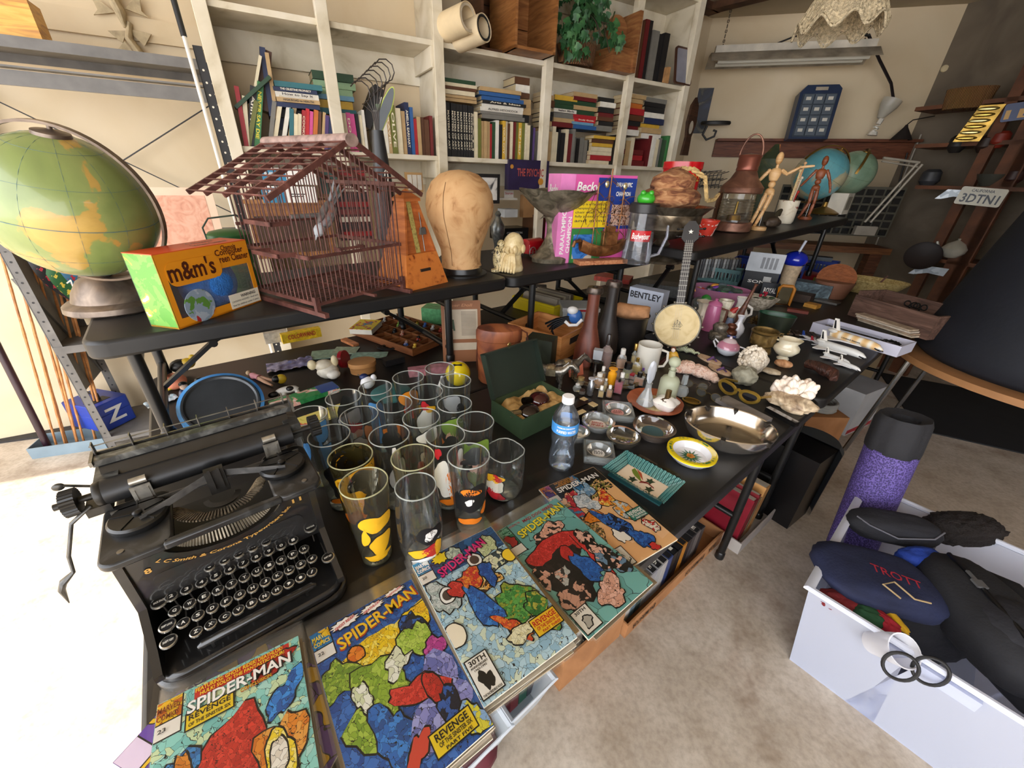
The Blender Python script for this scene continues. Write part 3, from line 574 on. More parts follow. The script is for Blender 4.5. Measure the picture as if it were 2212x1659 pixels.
mm=M(); mm.ell((-.012*k,-.018*k,hh*1.17),.009*k); mm.ell((.014*k,-.016*k,hh*1.17),.009*k); part(t,'knob_bump',mm,gr)
mm=M(); Rr=.0478*k
cylf=lambda r,a0: (lambda x,y,z:((r*math.sin(x/r+a0)),-(r*math.cos(x/r+a0)),y))
mm.grid(lambda a,b:cylf(Rr,.1)((a-.5)*.072*k,hh*.5+(b-.5)*.036*k,0),12,2); part(t,'red_patch',mm,mt('c01820',.4,var=0))
mm=M(); text(mm,'Budweiser',.064*k,.020*k,None,shear=.25,fn=lambda x,y,z:cylf(Rr+.001,.1)(x,y+hh*.5,0)); part(t,'lettering',mm,wht)
# ---------- silver compote with fur purse ----------
g=PD(1432,512,2.12); g.z=RZ; hh=HT(g,1430,443); t=thing('silver_compote','tarnished silver footed bowl with fluted rim under the fur pouch','bowl',g,AZ); k=hh/.14
sv=ramp_mat(('4a4136','8a7d6a','b8ad98'),sc=16,rough=.28,metal=.85)
mm=M(); mm.lathe([(.062*k,0),(.064*k,.006*k),(.05*k,.014*k),(.02*k,.022*k),(.012*k,.034*k),(.022*k,.045*k),(.014*k,.055*k)],n=32); part(t,'foot',mm,sv)
mm=M(); mm.lathe([(.014*k,.055*k),(.05*k,.065*k),(.078*k,.085*k),(.080*k,.095*k),(.084*k,.10*k),(.086*k,.12*k),(.105*k,.138*k),(.11*k,.14*k),(.104*k,.136*k),(.082*k,.12*k),(.07*k,.09*k),(0,.075*k)],n=40); part(t,'bowl',mm,sv)
t=thing('fur_pouch','brown fur and coconut hide pouch with a straw rope strap','pouch',g+Z3*(.125*k),AZ); fur=ramp_mat(('3e2418','7a4a30','a87850','c49a70'),'noise',16,.9,1.5,stretch=(1,1,2.5),bump=.6)
mm=M(); mm.ell((0,0,.03*k),.085*k,.07*k,.035*k,nz=.12,n=28,m=16,seed=5); mm.ell((.0,0,.060*k),.06*k,.05*k,.04*k,nz=.15,seed=8,n=22,m=14); part(t,'body',mm,fur)
mm=M(); rp=[(0,-.01*k,.10*k),(.02*k,-.03*k,.10*k),(.045*k,-.055*k,.08*k),(.04*k,-.065*k,.06*k),(.05*k,-.07*k,.03*k),(.09*k,-.07*k,.03*k),(.13*k,-.06*k,.045*k)]
for ph in (0,2.1,4.2):
    L_=[]
    for i in range(len(rp)-1):
        for q in range(6): f=q/6; p_=Vc(rp[i]).lerp(Vc(rp[i+1]),f); a=(i*6+q)*.9+ph; L_.append(p_+Vc((math.cos(a),math.sin(a),math.sin(a*1.3)))*.0028*k)
    mm.tube(L_,.0032*k,n=5)
part(t,'rope_strap',mm,mt('cdae74',.8,var=.2,sc=60))
# ---------- big red tobacco can ----------
g=PD(1450,480,2.45); g.z=RZ; hh=HT(g,1457,350); rr=(84/2)/PM(g+Z3*.2); t=thing('tobacco_can','large bright red lidless can with gold lettering behind the fur pouch','can',g,face(g))
mm=M(); mm.lathe([(rr,0),(rr,hh*.92),(rr*1.05,hh*.93),(rr*1.05,hh),(rr*.98,hh),(rr*.96,.01),(0,.01)],n=40); part(t,'can',mm,mt('c8121c',.25,coat=.4,var=.05))
mm=M(); text(mm,'ALBERT',rr*.9,hh*.075,None,fn=lambda x,y,z:cylf(rr*1.006,-1.25)(x,y+hh*.84,0)); text(mm,'PRINCE',rr*.9,hh*.075,None,fn=lambda x,y,z:cylf(rr*1.006,.75)(x,y+hh*.84,0)); part(t,'lettering',mm,mt('d9b040',.4,var=0))
# ---------- things on the right raised table ----------
def T3H(name,label,cat,x,y,rz=0,group=None): return thing(name,label,cat,P3(x,y),AZ+rad(rz),group)
# red cup
t=T3H('paper_bowl','small red conical pot with white leaf pattern','pot',1522,508); k=24/PM(t.location)
mm=M(); mm.lathe([(0,.0),(k*.72,0),(k*1.05,k*1.35),(k*1.1,k*1.35),(k*1.1,k*1.5),(k*1.0,k*1.5),(k*.68,.1*k),(0,.1*k)],n=28); part(t,'pot',mm,ramp_mat(('d9402e','d9402e','f0e6dc'),'noise',28,.4,1.2,const=True,pos=(0,.3,.58)))
# ship lantern
g=P3(1577,498); k=HT(g,1590,292)/.40; cu=ramp_mat(('3e2e26','6e4a3a','8e6450','6a6a58'),'noise',9,.45,1.2,metal=.5)
t=thing('ship_lantern','copper ship lantern with ribbed glass and a ring handle','lantern',g,face(g))
mm=M(); mm.lathe([(.082,0),(.086,.004),(.086,.038),(.08,.042)],n=36,cap=True); mm.v=[tuple(x*k for x in v) for v in mm.v]; part(t,'base',mm,cu)
mm=M(); mm.lathe([(.07,.042)]+[p for i in range(9) for p in ((.076 if 0<i<8 else .07,.046+.0125*i),(.069,.052+.0125*i))]+[(.07,.165)],n=36); mm.v=[tuple(x*k for x in v) for v in mm.v]; part(t,'ribbed_lens',mm,film('e8e4d8',.3,.05))
mm=M(); mm.lathe([(.030,.045),(.034,.05),(.028,.07),(.008,.075),(.006,.13),(.0,.13)],n=16); mm.v=[tuple(x*k for x in v) for v in mm.v]; part(t,'burner',mm,mt('c8a850',.3,.9))
mm=M(); mm.lathe([(.086,.165),(.09,.17),(.09,.185),(.092,.19),(.06,.225),(.045,.255),(.042,.26)],n=36,cap=True); mm.v=[tuple(x*k for x in v) for v in mm.v]; part(t,'hood',mm,cu)
mm=M(); mm.lathe([(.042,.255),(.046,.262),(.044,.275),(.046,.28),(.046,.31),(.05,.316),(.046,.322),(.0,.33)],n=30); mm.v=[tuple(x*k for x in v) for v in mm.v]; part(t,'chimney',mm,mt('8a5040',.35,.6))
mm=M(); mm.tube([(.045*math.cos(a),0,.318+.085*math.sin(a)) for a in [rad(180*i/14) for i in range(15)]],.004,flat=1); mm.v=[tuple(x*k for x in v) for v in mm.v]; part(t,'handle',mm,cu)
mm=M(); mm.lathe([(.095,.04),(.095,.17)],n=14,a0=140,a1=215); mm.v=[tuple(x*k for x in v) for v in mm.v]; part(t,'back_shield',mm,cu)
# jointed wooden figures
def mannequin(label,x,y,xt,yt,col,pose,rz):
    g=P3(x,y); k=HT(g,xt,yt)/.335; t=thing('wooden_mannequin',label,'mannequin',g,face(g)+rad(rz)); w_=col
    S_=lambda m_:setattr(m_,'v',[tuple(q*k for q in v) for v in m_.v])
    mm=M(); mm.lathe([(.032,0),(.033,.004),(.033,.014),(.030,.016)],n=24,cap=True); S_(mm); part(t,'base',mm,w_)
    mm=M(); mm.cyl((0,.012,.014),(0,.008,.15),.0016); S_(mm); part(t,'support_rod',mm,mt('b0b0b0',.3,.9))
    mm=M(); mm.ell((0,0,.165),.020,.014,.016); S_(mm); part(t,'hips',mm,w_)
    mm=M(); mm.ell((0,0,.194),.015,.012,.016); S_(mm); part(t,'waist',mm,w_)
    mm=M(); mm.lathe([(0,.206),(.016,.208),(.022,.225),(.024,.245),(.016,.256),(.006,.260)],n=18,sy=.7); S_(mm); part(t,'chest',mm,w_)
    mm=M(); mm.cyl((0,0,.256),(0,0,.272),.006); S_(mm); part(t,'neck',mm,w_)
    mm=M(); mm.ell((0,-.002,.296),.0145,.017,.025); S_(mm); part(t,'head',mm,w_)
    for nm,js in pose:
        mm=M(); n_=len(js)-1
        for i in range(n_):
            a,b=Vc(js[i]),Vc(js[i+1]); r1=(.0085,.007,.006)[min(i,2)]*(1.25 if nm=='leg' else 1)
            mm.ell(a,r1*.95); mm.tube([a,a.lerp(b,.3),a.lerp(b,.8),b],[r1*.7,r1,r1*.85,r1*.6])
        S_(mm); part(t,nm,mm,w_)
    return t
lt=wood('b98850','d3a872','e0bb88'); dk=wood('6a3218','8a4a28','a05c36')
mannequin('pale wooden artist mannequin stretching one arm straight out','mannequin' and 1637,497,1668,320,lt,[('arm',[(-.026,0,.248),(-.055,0,.205),(-.075,-.01,.165)]),('arm',[(.026,0,.248),(.045,-.01,.235),(.085,-.012,.262),(.135,-.015,.268)]),('leg',[(-.011,0,.155),(-.022,-.008,.09),(-.038,.0,.02),(-.046,-.012,.006)]),('leg',[(.011,0,.155),(.0,-.006,.09),(-.018,0,.022),(-.022,-.016,.014)])],0)
mannequin('dark brown wooden artist mannequin with arms held low in front of the blue globe',1738,474,1735,330,dk,[('arm',[(-.026,0,.248),(-.052,0,.205),(-.075,-.01,.170)]),('arm',[(.026,0,.248),(.050,0,.205),(.066,-.01,.160),(.07,-.01,.14)]),('leg',[(-.011,0,.155),(-.008,-.008,.09),(-.028,.0,.02),(-.036,-.012,.008)]),('leg',[(.011,0,.155),(.016,-.006,.09),(.012,0,.022),(.018,-.016,.014)])],5)
# gourd / carved leaf boot
g=P3(1630,470); t=thing('hide_boot','dark green and orange edged curved hide piece behind the lantern','ornament',g,AZ); k=HT(g,1640,312)
mm=M(); mm.tube([(0,0,0),(-.02*k,0,.2*k),(.06*k,0,.4*k),(-.06*k,0,.6*k),(-.10*k,0,.8*k),(.03*k,0,1.0*k)],[.05*k,.06*k,.10*k,.16*k,.14*k,.03*k],flat=.35,n=12); part(t,'body',mm,ramp_mat(('1e2818','2f3a22','5a4a2a'),sc=10,rough=.6,bump=.5))
mm=M(); mm.tube([(.02*k,-.02*k,.3*k),(.10*k,-.02*k,.55*k),(.09*k,-.02*k,.8*k),(.05*k,-.02*k,1.0*k)],.02*k); part(t,'orange_edge',mm,mt('c07a40',.7))
# dark carved lump and painted mug with sticks
g=P3(1665,490); t=thing('carved_turtle','dark brown carved animal ornament at the mannequin foot','ornament',g,AZ); k=.5/PM(g)*85
mm=M(); mm.ell((0,0,.28*k),.5*k,.4*k,.32*k,nz=.25,seed=9,n=18,m=12); part(t,'body',mm,ramp_mat(('2a221c','4a3c30','6a5a48'),sc=12,rough=.5,bump=.5)); mm=M(); mm.tube([(.2*k,0,.5*k),(.4*k,0,.8*k),(.7*k,0,.9*k),(.8*k,0,.6*k)],[.12*k,.12*k,.14*k,.06*k]); part(t,'neck',mm,mt('3a3424',.5))
g=P3(1690,482); k=54/PM(g); t=thing('painted_mug','cream mug with painted scene holding sticks','mug',g,AZ)
mm=M(); mm.lathe([(0,0),(.36*k,0),(.42*k,.1*k),(.44*k,1.0*k),(.47*k,1.02*k),(.40*k,1.0*k),(.38*k,.1*k),(0,.06*k)],n=26); part(t,'mug',mm,ramp_mat(('d9cdb4','e6dcc6','8a3a2a','3a3a2a'),'noise',14,.35,1.5,const=True,pos=(0,.4,.62,.7)))
mm=M(); mm.tube([(.42*k,0,.85*k),(.66*k,0,.8*k),(.66*k,0,.35*k),(.42*k,0,.2*k)],.05*k); part(t,'handle',mm,mt('d9cdb4',.35))
for i,(dx,hz,cc,nm) in enumerate(((.0,2.2,'b03030','red striped stick'),(.05,1.8,'2a3a9a','blue banded stick'),(.12,2.5,'d8a878','pale wooden drumstick'),(.2,1.9,'e6dcc8','white stick'),(.25,1.3,'b02a20','short red stick'))):
    t=thing('stick',nm+' standing in the painted mug','stick',g+Z3*(.08*k),AZ); mm=M(); mm.tube([(dx*k*.3,0,0),(dx*k*.6+i*.03*k,-.03*k,hz*k*.6),(dx*k+i*.09*k,-.03*k,hz*k)],[.05*k,.06*k,.03*k]); mm.ell((dx*k+i*.09*k,-.03*k,hz*k),.07*k); mm.build('shaft',ramp_mat((cc,'e8d8a0',cc),'noise',40,.5) if i<2 else mt(cc,.5),t)
# two far globes
bsea=ramp_mat(('4a8a94','5a9aa4','68a6ac','a8a488','c2b890'),'noise',5,.35,.35,pos=(.3,.45,.55,.58,.7),coat=.3)
gsea2=ramp_mat(('6e8a70','83a086','94ae90','b0b08c'),'noise',5,.4,.35,pos=(.3,.45,.55,.68))
brs=mt('8a6a30',.35,.8)
for nm,lab,cx_,cyy,ex,fx,fy,sea,dd in (('globe','pale blue desk globe with a brass meridian behind the dark mannequin',1770,378,68,1775,462,bsea,.0),('globe','pale green desk globe half hidden behind the blue globe',1838,375,60,1842,452,gsea2,.12)):
    g=P3(fx,fy)+V*dd; dist=math.hypot(g.x,g.y); cc=PD(cx_,cyy,dist); r=ex/PM(cc)*.95
    t,c=globe(nm,lab,g,cc,r,sea,Vc((.35,-.2,.85)) if dd==0 else Vc((.15,-.3,.9)),RT if dd==0 else RT*.3+fw*1.0,brs)
    mm=M(); mm.lathe([(r*.6,0),(r*.62,.01),(r*.4,.03),(r*.1,.05),(r*.08,max(.08,c.z-r*1.05))],n=24,cap=True); part(t,'base',mm,brs)
t=T3H('white_box','small white cardboard box under the blue globe','box',1808,462); k=55/PM(t.location); mm=M(); mm.box(-.5*k,.5*k,-.3*k,.4*k,0,.95*k); part(t,'carton',mm,mt('cfc8b8',.6)); mm=M(); mm.box(-.35*k,.35*k,-.31*k,-.3*k,.2*k,.8*k); part(t,'label_panel',mm,mt('8a8474',.6))
# ---------- books in the bookcase ----------
paper=ramp_mat(('c9b48c','e2d6bc','efe6d2'),'wave',60,.8,1,stretch=(0,0,1))
WD_={'tan':'b99a6c','cream':'dccfae','white':'e4ded0','red':'a8242a','dark red':'6a1c1e','brown':'5a3822','black':'1c1b1c','navy':'1f2b4e','blue':'2f5c94','light blue':'6c9ab4','green':'3a7a44','dark green':'26452c','olive':'6d7030','yellow':'d0a638','orange':'c06a2a','grey':'77746c','pink':'cf4f8c','purple':'4a3468','teal':'2e6a72','bright red':'c4262c','pale green':'8fae84'}
def book(label,X,w,h,d,col,group,txt=None,tc='e6dcc0',name='book',pg=True):
    """local: x thickness, y depth (spine at y=0), z height"""
    t=thing(name,label,'book',X=X,group=group); w=max(w,.006)
    mm=M(); th=.0016; m_=mt(WD_.get(col,col),.5,var=.08,sc=25)
    mm.box(0,w,0,.0035,0,h); mm.box(0,th,.0035,d,0,h); mm.box(w-th,w,.0035,d,0,h); part(t,'cover',mm,m_)
    mm=M(); mm.box(th,w-th,.0035,d-.004,.003,h-.003); part(t,'pages',mm,paper)
    if txt:
        mm=M(); X2=basis(Vc((w/2,-.0006,h*.5)),Vc((0,0,-1)),Vc((1,0,0)),Vc((0,-1,0))); text(mm,txt,h*.72,w*.55,X2); part(t,'title',mm,mt(tc,.5,var=0))
    return t
ORD=['first','second','third','fourth','fifth','sixth','seventh','eighth','ninth','tenth','eleventh','twelfth','thirteenth','fourteenth','fifteenth','sixteenth','seventeenth','eighteenth','nineteenth','twentieth','twenty-first','twenty-second','twenty-third','twenty-fourth']
BO=WL(0,DF,0)
def bk_row(x0,x1,yb,rowname,group,cols,hpx,d=.17,lean=0,inset=.03,txts={},zb=None):
    """upright row of books between two image columns at shelf height"""
    a=PP(x0,yb,BO,N); b=PP(x1,yb,BO,N); z=a.z if zb is None else zb
    s0,s1=a.dot(S),b.dot(S); n=len(cols); wts=[.7+R.random()*.6 for _ in cols]; T=sum(wts); s=s0
    for i,(c_,wt) in enumerate(zip(cols,wts)):
        w=(s1-s0)*wt/T*.93; hh=hpx*(.86+R.random()*.2) if not isinstance(hpx,(list,tuple)) else hpx[i]
        le=lean+R.uniform(-1,1) if lean or i%5==3 else 0
        X=basis(WL(s,DF+inset+R.uniform(0,.012),z),S,N,Z3)@Mx.Rotation(rad(le),4,'Y')
        book('%s book, %s from left in the %s'%(c_,ORD[i],rowname),X,w,hh,d,c_,group,txts.get(i))
        s+=(s1-s0)*wt/T
def bk_stack(x0,x1,yb,yt,name,group,cols,d=.15,inset=.04,txts={},jit=.012,zb=None):
    a=PP(x0,yb,BO,N); b=PP(x1,yb,BO,N); c_=PP((x0+x1)/2,yt,BO,N)
    z=zb if zb is not None else a.z; H=c_.z-a.z if zb is None else c_.z-zb; n=len(cols); s0,s1=a.dot(S),b.dot(S)
    wts=[.7+R.random()*.6 for _ in cols]; T=sum(wts)
    for i,(c2,wt) in enumerate(zip(cols,wts)):
        th=H*wt/T; L=(s1-s0)*R.uniform(.9,1.0); so=s0+R.uniform(-jit,jit)
        # spine faces the room, lying flat: local x (thickness)->up, z(height)->along wall
        X=basis(WL(so,DF+inset+R.uniform(-.01,.015),z),Z3,N,S)
        book('%s book, %s up in the %s'%(c2,ORD[i],name),X,th*.95,L,d,c2,group,None)
        if i in txts:
            mm=M(); text(mm,txts[i],L*.7,th*.5,basis(WL(so+L/2,DF+inset-.012,z+th*.47),S,Z3,-N)); o=mm.build('title',mt('e8e0c8' if c2 not in('white','cream','tan') else '2a2a2a',.5,var=0),None); tt=[q for q in C.objects if q.type=='EMPTY'][-1]; 
            o.parent=tt; o.matrix_parent_inverse=X.inverted()
        z+=th
Z1=1.498; Z2=2.008
# left bay: leaning row
g1='books leaning in the left bay'
bay=[(488,512,'red',.23,4),(510,525,'cream',.20,10),(507,540,'olive',.20,22),(522,555,'black',.25,16),(540,580,'green',.27,16),(568,590,'grey',.20,18),(575,600,'cream',.23,20),(592,615,'white',.22,20),(603,628,'tan',.20,20)]
for i,(x0,x1,c_,h,le) in enumerate(bay):
    a=PP(x0,318,BO,N).dot(S); X=basis(WL(max(a,-.045)+i*.004,DF+.02+.004*i,Z1),S,N,Z3)@Mx.Rotation(rad(le),4,'Y'); book('%s leaning book, %s from left in the left bay'%(c_,ORD[i]),X,.026 if c_ in('black','green') else .018,h,.16,c_,g1,{3:'Ann Rule',4:'NEVER SAY DIE'}.get(i),'e8e0d0' if c_!='green' else 'e8d838')
for i,(x0,z,h,w,c_,le,dd,lb) in enumerate([(560,Z1+.16,.24,.045,'brown',16,.08,'brown hardback with a gold picture leaning at the back of the left bay'),(583,Z1+.13,.26,.022,'navy',4,.06,'tall navy paperback standing high at the back of the left bay'),(594,Z1+.12,.25,.016,'tan',3,.05,'tall tan paperback beside the navy one in the left bay'),(548,Z1+.17,.20,.012,'cream',22,.04,'thin cream leaning book beside the brown hardback')]):
    a=PP(x0,250,BO,N).dot(S); X=basis(WL(a,DF+dd,z),S,N,Z3)@Mx.Rotation(rad(le),4,'Y'); book(lb,X,w,h,.14,c_,g1)
X=basis(WL(PP(505,228,BO,N).dot(S),DF+.01,PP(505,228,BO,N).z),S,N,Z3)@Mx.Rotation(rad(52),4,'Y'); book('green magazine slumped diagonally over the leaning books',X,.014,.21,.14,'dark green',g1)
bk_stack(602,704,228,176,'How to Say It stack',  'flat books in the left bay',['navy','tan','white','navy','teal'],txts={2:'How to Say It',1:'HIGH ROAD to HEALTH',3:'THE CELESTINE PROPHECY'},zb=Z1+.17)
bk_stack(604,712,318,232,'low stack behind the row','flat books in the left bay',['black','grey','navy','black'],zb=Z1,inset=.12)
bk_row(626,728,318,'row behind the birdcage roof','small books behind the birdcage roof',['teal','cream','cream','red','bright red','pink','orange','brown','tan','purple','navy','tan'],.17,lean=12,zb=Z1,txts={3:'COOKERY'})
bk_stack(692,785,236,145,'tall pastel stack behind the upright','flat books in the pastel stack',['tan','orange','teal','yellow','light blue','pale green','pale green','dark green'],zb=Z1+.12,inset=.14)
bk_row(742,800,330,'short row left of the vase','books left of the black vase',['black','cream','pink','pink','black','cream','white'],.19,zb=Z1,txts={2:'DOLLS'})
bk_row(820,942,330,'row right of the black vase','books right of the black vase',['white','pale green','white','tan','olive','cream','tan','navy','blue','red','tan','brown','brown','dark red'],[.19,.22,.25,.23,.22,.21,.20,.24,.22,.17,.18,.18,.17,.19],zb=Z1,txts={2:'THE HUMAN BODY',4:'OLIVE',7:'AMELIA EARHART',3:'TRAVEL'})
X=basis(WL(PP(785,262,BO,N).dot(S),DF+.06,Z1+.13),S,N,Z3)@Mx.Rotation(rad(28),4,'Y'); book('thick book with a black spiral spine leaning high in the left bay',X,.05,.20,.13,'black',g1)
# middle bay
bk_row(962,1030,338,'row of matching black art volumes','matching black volumes with gold spines',['black']*12,[.262-.0006*i for i in range(12)],zb=Z1,lean=0,txts={i:'MASTERS OF ART' for i in range(11)}|{11:'DALI'})
bk_row(1030,1160,338,'row right of the black volumes','books right of the black art volumes',['cream','olive','tan','tan','tan','red','dark green','white','black','yellow','cream','brown','cream','dark red','olive','yellow','olive','cream','cream','black','purple'],[.23,.2,.19,.19,.19,.18,.19,.2,.18,.2,.2,.19,.2,.2,.2,.2,.2,.2,.19,.19,.18],zb=Z1,txts={9:'YOUR CITY',12:'When the Sunday',15:'SELF HELP',17:'TODAY'})
bk_stack(958,1040,215,168,'left stack over the art volumes','flat paperbacks high in the middle bay',['tan','tan','cream','brown','cream','dark green'],zb=Z1+.27)
bk_stack(1045,1140,258,190,'stack lettered Arts and Ideas','flat books in the middle bay centre stack',['grey','grey','white','white','black','blue','blue','tan'],zb=Z1+.205,txts={2:'ALFRED HITCHCOCK',4:'Arts & Ideas'})
bk_stack(1128,1160,262,160,'narrow stack beside the fourth upright','flat books beside the fourth upright',['black','tan','tan','brown','white','brown'],zb=Z1+.21,inset=.08)
# third bay
bk_row(1178,1245,340,'pale row in the third bay','pale books in the third bay',['white','tan','tan','cream','cream','black','black','cream','dark red','grey'],.19,zb=Z1)
bk_row(1250,1290,340,'dark row in the third bay','dark books in the third bay',['grey','black','grey','grey','black'],.16,zb=Z1,inset=.08)
bk_stack(1285,1332,345,292,'little yellow stack in the third bay','little flat books on the third bay shelf',['cream','red','cream','cream','yellow','brown','yellow'],zb=Z1,d=.1)
for (x0,x1,yt,nm,cl,tx) in [(1145,1205,190,'stack at the left of the third bay',['tan','black','black','cream','brown','tan','white'],{}),(1206,1255,202,'stack lettered Italian Made',['dark red','tan','grey','white','dark green','dark green','yellow'],{3:'Italian Made'}),(1248,1300,196,'red study guide stack',['blue','light blue','bright red','red','dark green','tan','dark green','dark red','tan'],{2:'Study Guide'}),(1302,1337,206,'stack beside the fifth upright',['grey','black','brown','dark red','black','white','black'],{})]:
    bk_stack(max(x0,1186),x1,280,yt,nm,'flat books high in the third bay',cl,zb=Z1+.20,txts=tx,inset=.06)
# fourth bay
bk_stack(1350,1392,286,200,'left stack in the right bay','flat books in the right bay',['white','dark red','black','brown','red','orange','tan','tan'],zb=Z1+.19)
bk_stack(1394,1440,284,208,'right stack in the right bay','flat books in the right bay',['white','tan','yellow','navy','white','black','black','grey'],zb=Z1+.18)
bk_row(1348,1372,348,'short pale row in the right bay','pale books in the right bay',['grey','tan','cream'],.17,zb=Z1)
bk_stack(1350,1398,350,322,'low red pile in the right bay','red books in the right bay',['dark red','red','dark red'],zb=Z1)
bk_row(1402,1448,350,'row ending with a green book','books at the right end of the bookcase',['dark red','white','cream','grey','dark green','green'],[.2,.19,.18,.19,.18,.21],zb=Z1)
# top shelf, right bay albums
bk_row(1362,1402,165,'album row on the top shelf','albums on the top shelf',['orange','black','brown','dark red','black'],[.27,.28,.30,.31,.31],zb=Z2,d=.25)
bk_row(1404,1440,172,'dark album pair on the top shelf','albums on the top shelf',['grey','black','black'],[.27,.26,.27],zb=Z2,d=.25)
t=thing('framed_certificate','small framed certificate with rounded corners leaning on the top shelf end','picture',WL(PP(1452,180,BO,N).dot(S),DF-.01,Z2),aS); 
Xp=basis(Vc((0,0,0)),Vc((1,0,0)),Vc((0,.2,1)).normalized(),Vc((0,-1,.2)).normalized()); mm=M(); mm.rbox(0,.17,0,.22,0,.012,.02,X=Xp); part(t,'frame',mm,mt('4a2c1e',.5)); mm=M(); mm.rbox(.012,.158,.012,.208,.0122,.0128,.012,X=Xp); part(t,'sheet',mm,mt('8a8a96',.5))
t=thing('wood_block','small pale wooden block in front of the certificate','block',WL(PP(1438,175,BO,N).dot(S),DF+.0,Z2),aS); mm=M(); mm.box(0,.03,0,.05,0,.09,tp=.001); mm.build('block',mt('b98a58',.6,var=.2,sc=30),t)
# poster rolls
def roll(label,xa,ya,xb,yb,r,col,inner,d0=.0):
    a=PP(xa,ya,BO+N*.02,N); b=PP(xb,yb,BO-N*.14,N); t=thing('poster_roll',label,'roll',a,0); ax=(b-a); L=ax.length; ax.normalize()
    q=ax.orthogonal().normalized(); X=basis(Vc((0,0,0)),q,ax.cross(q),ax); mm=M(); mm.lathe([(r*.93,.0),(r,.0),(r,L),(r*.93,L),(r*.93,.0)],n=32,X=X); part(t,'paper_tube',mm,mt(col,.8,var=.1)); 
    mm=M()
    pts=[X@Vc((r*(.9-.012*i/6)*math.cos(i*.35),r*(.9-.012*i/6)*math.sin(i*.35),L*.985)) for i in range(90)]
    mm.tube(pts,.0012,n=4); mm.lathe([(0,L*.05),(r*.92,L*.05)],n=24,X=X); part(t,'inner_roll',mm,mt(inner,.8,var=.15,sc=30))
roll('cream rolled poster tube lying left on the top shelf',958,62,1012,38,.062,'dcc69e','d8c9ae')
roll('cream rolled tube with a black inside behind the other roll',990,85,1046,60,.058,'dcc8a4','1b1b1c')
# wooden crates on the top shelf
def crate(label,x0,x1,yb,h,d,cols,open_=True,ins=-.12):
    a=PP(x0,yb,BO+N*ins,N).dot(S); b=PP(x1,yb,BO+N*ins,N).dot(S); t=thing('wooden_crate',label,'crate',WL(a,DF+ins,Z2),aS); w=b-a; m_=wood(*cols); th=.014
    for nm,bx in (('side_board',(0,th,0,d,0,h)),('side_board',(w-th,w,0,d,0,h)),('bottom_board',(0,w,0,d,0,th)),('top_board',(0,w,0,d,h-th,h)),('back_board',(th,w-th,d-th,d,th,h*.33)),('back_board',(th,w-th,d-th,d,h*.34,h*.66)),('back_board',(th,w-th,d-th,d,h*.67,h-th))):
        mm=M(); mm.box(*bx); part(t,nm,mm,m_)
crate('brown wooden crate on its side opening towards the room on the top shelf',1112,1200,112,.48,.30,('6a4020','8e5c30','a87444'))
crate('dark brown wooden crate behind the poster rolls',1040,1108,100,.40,.26,('2e1a0e','4a2c18','5e3a20'),ins=.02)
t=thing('bread_box','brown wooden box end standing behind the ivy','box',WL(PP(1322,148,BO,N).dot(S),DF-.08,Z2),aS); mm=M(); mm.box(.10,.125,0,.26,0,.30); mm.box(-.06,.1,.02,.24,0,.12);  mm.lathe([(.0,0),(.09,0)],n=20,X=basis(Vc((.02,.1,.2)),Vc((1,0,0)),Vc((0,0,1)),Vc((0,-1,0)))); mm.build('box',wood('6a3e20','8a5a34','a57848'),t)
# ivy
t=thing('ivy_basket','trailing green ivy plant in a brown wicker basket on the top shelf','plant',WL(PP(1248,128,BO,N).dot(S),DF+.02,Z2),aS)
mm=M(); mm.lathe([(.09,0),(.12,.10),(.13,.10),(.115,.01),(0,.01)],n=30,sy=.8); part(t,'basket',mm,ramp_mat(('3a2414','6a4628','8a6038'),'wave',26,.8,2,stretch=(1,1,3),bump=.6))
ivm=ramp_mat(('16341c','24502c','3a6a3a','5a8450'),'noise',14,.5,1); R2=random.Random(3); mm=M(); vm=M()
leafs=[(0,0),(-.35,.25),(-.5,-.0),(-.25,-.2),(-.3,-.55),(0,-.35),(.05,-1.0)][:0]
def leaf(mm,p,s,a,tilt,up):
    pts=[(0,0),(.35,.30),(.55,.1),(.40,-.15),(.45,-.5),(.15,-.45),(0,-1.0),(-.15,-.45),(-.45,-.5),(-.40,-.15),(-.55,.1),(-.35,.30)]
    X=Mx.Translation(p)@Mx.Rotation(a,4,'Z')@Mx.Rotation(tilt,4,'X')@Mx.Rotation(up,4,'Y')
    vs=[X@Vc((x*s,.12*s*abs(x),y*s)) for x,y in pts]; mm.add(vs,[(0,i,i+1) for i in range(1,11)]+[(0,11,1)])
for i in range(330):
    u_=R2.random(); 
    if u_<.45: x=R2.gauss(-.02,.085);z=R2.uniform(.10,.50);y=R2.uniform(-.12,.10)
    elif u_<.8: x=R2.uniform(-.05,.28);z=.30-max(0,x)*.7+R2.gauss(0,.05);y=R2.uniform(-.14,.04)
    else: x=R2.uniform(-.16,-.02);z=R2.uniform(.02,.2);y=R2.uniform(-.16,-.05)
    leaf(mm,Vc((x,y,max(z,.03))),R2.uniform(.028,.052),R2.uniform(-.9,.9),R2.uniform(-.5,.5),R2.uniform(-.8,.8))
part(t,'leaves',mm,ivm)
for i in range(9): 
    x=R2.uniform(-.08,.1); vm.tube([(x*.3,0,.08),(x,-.05,.25),(x*1.8+.02,-.1,.2),(x*2.4+.04,-.13,R2.uniform(.02,.2))],.0025,n=5)
part(t,'stems',vm,mt('3a2e1c',.7))
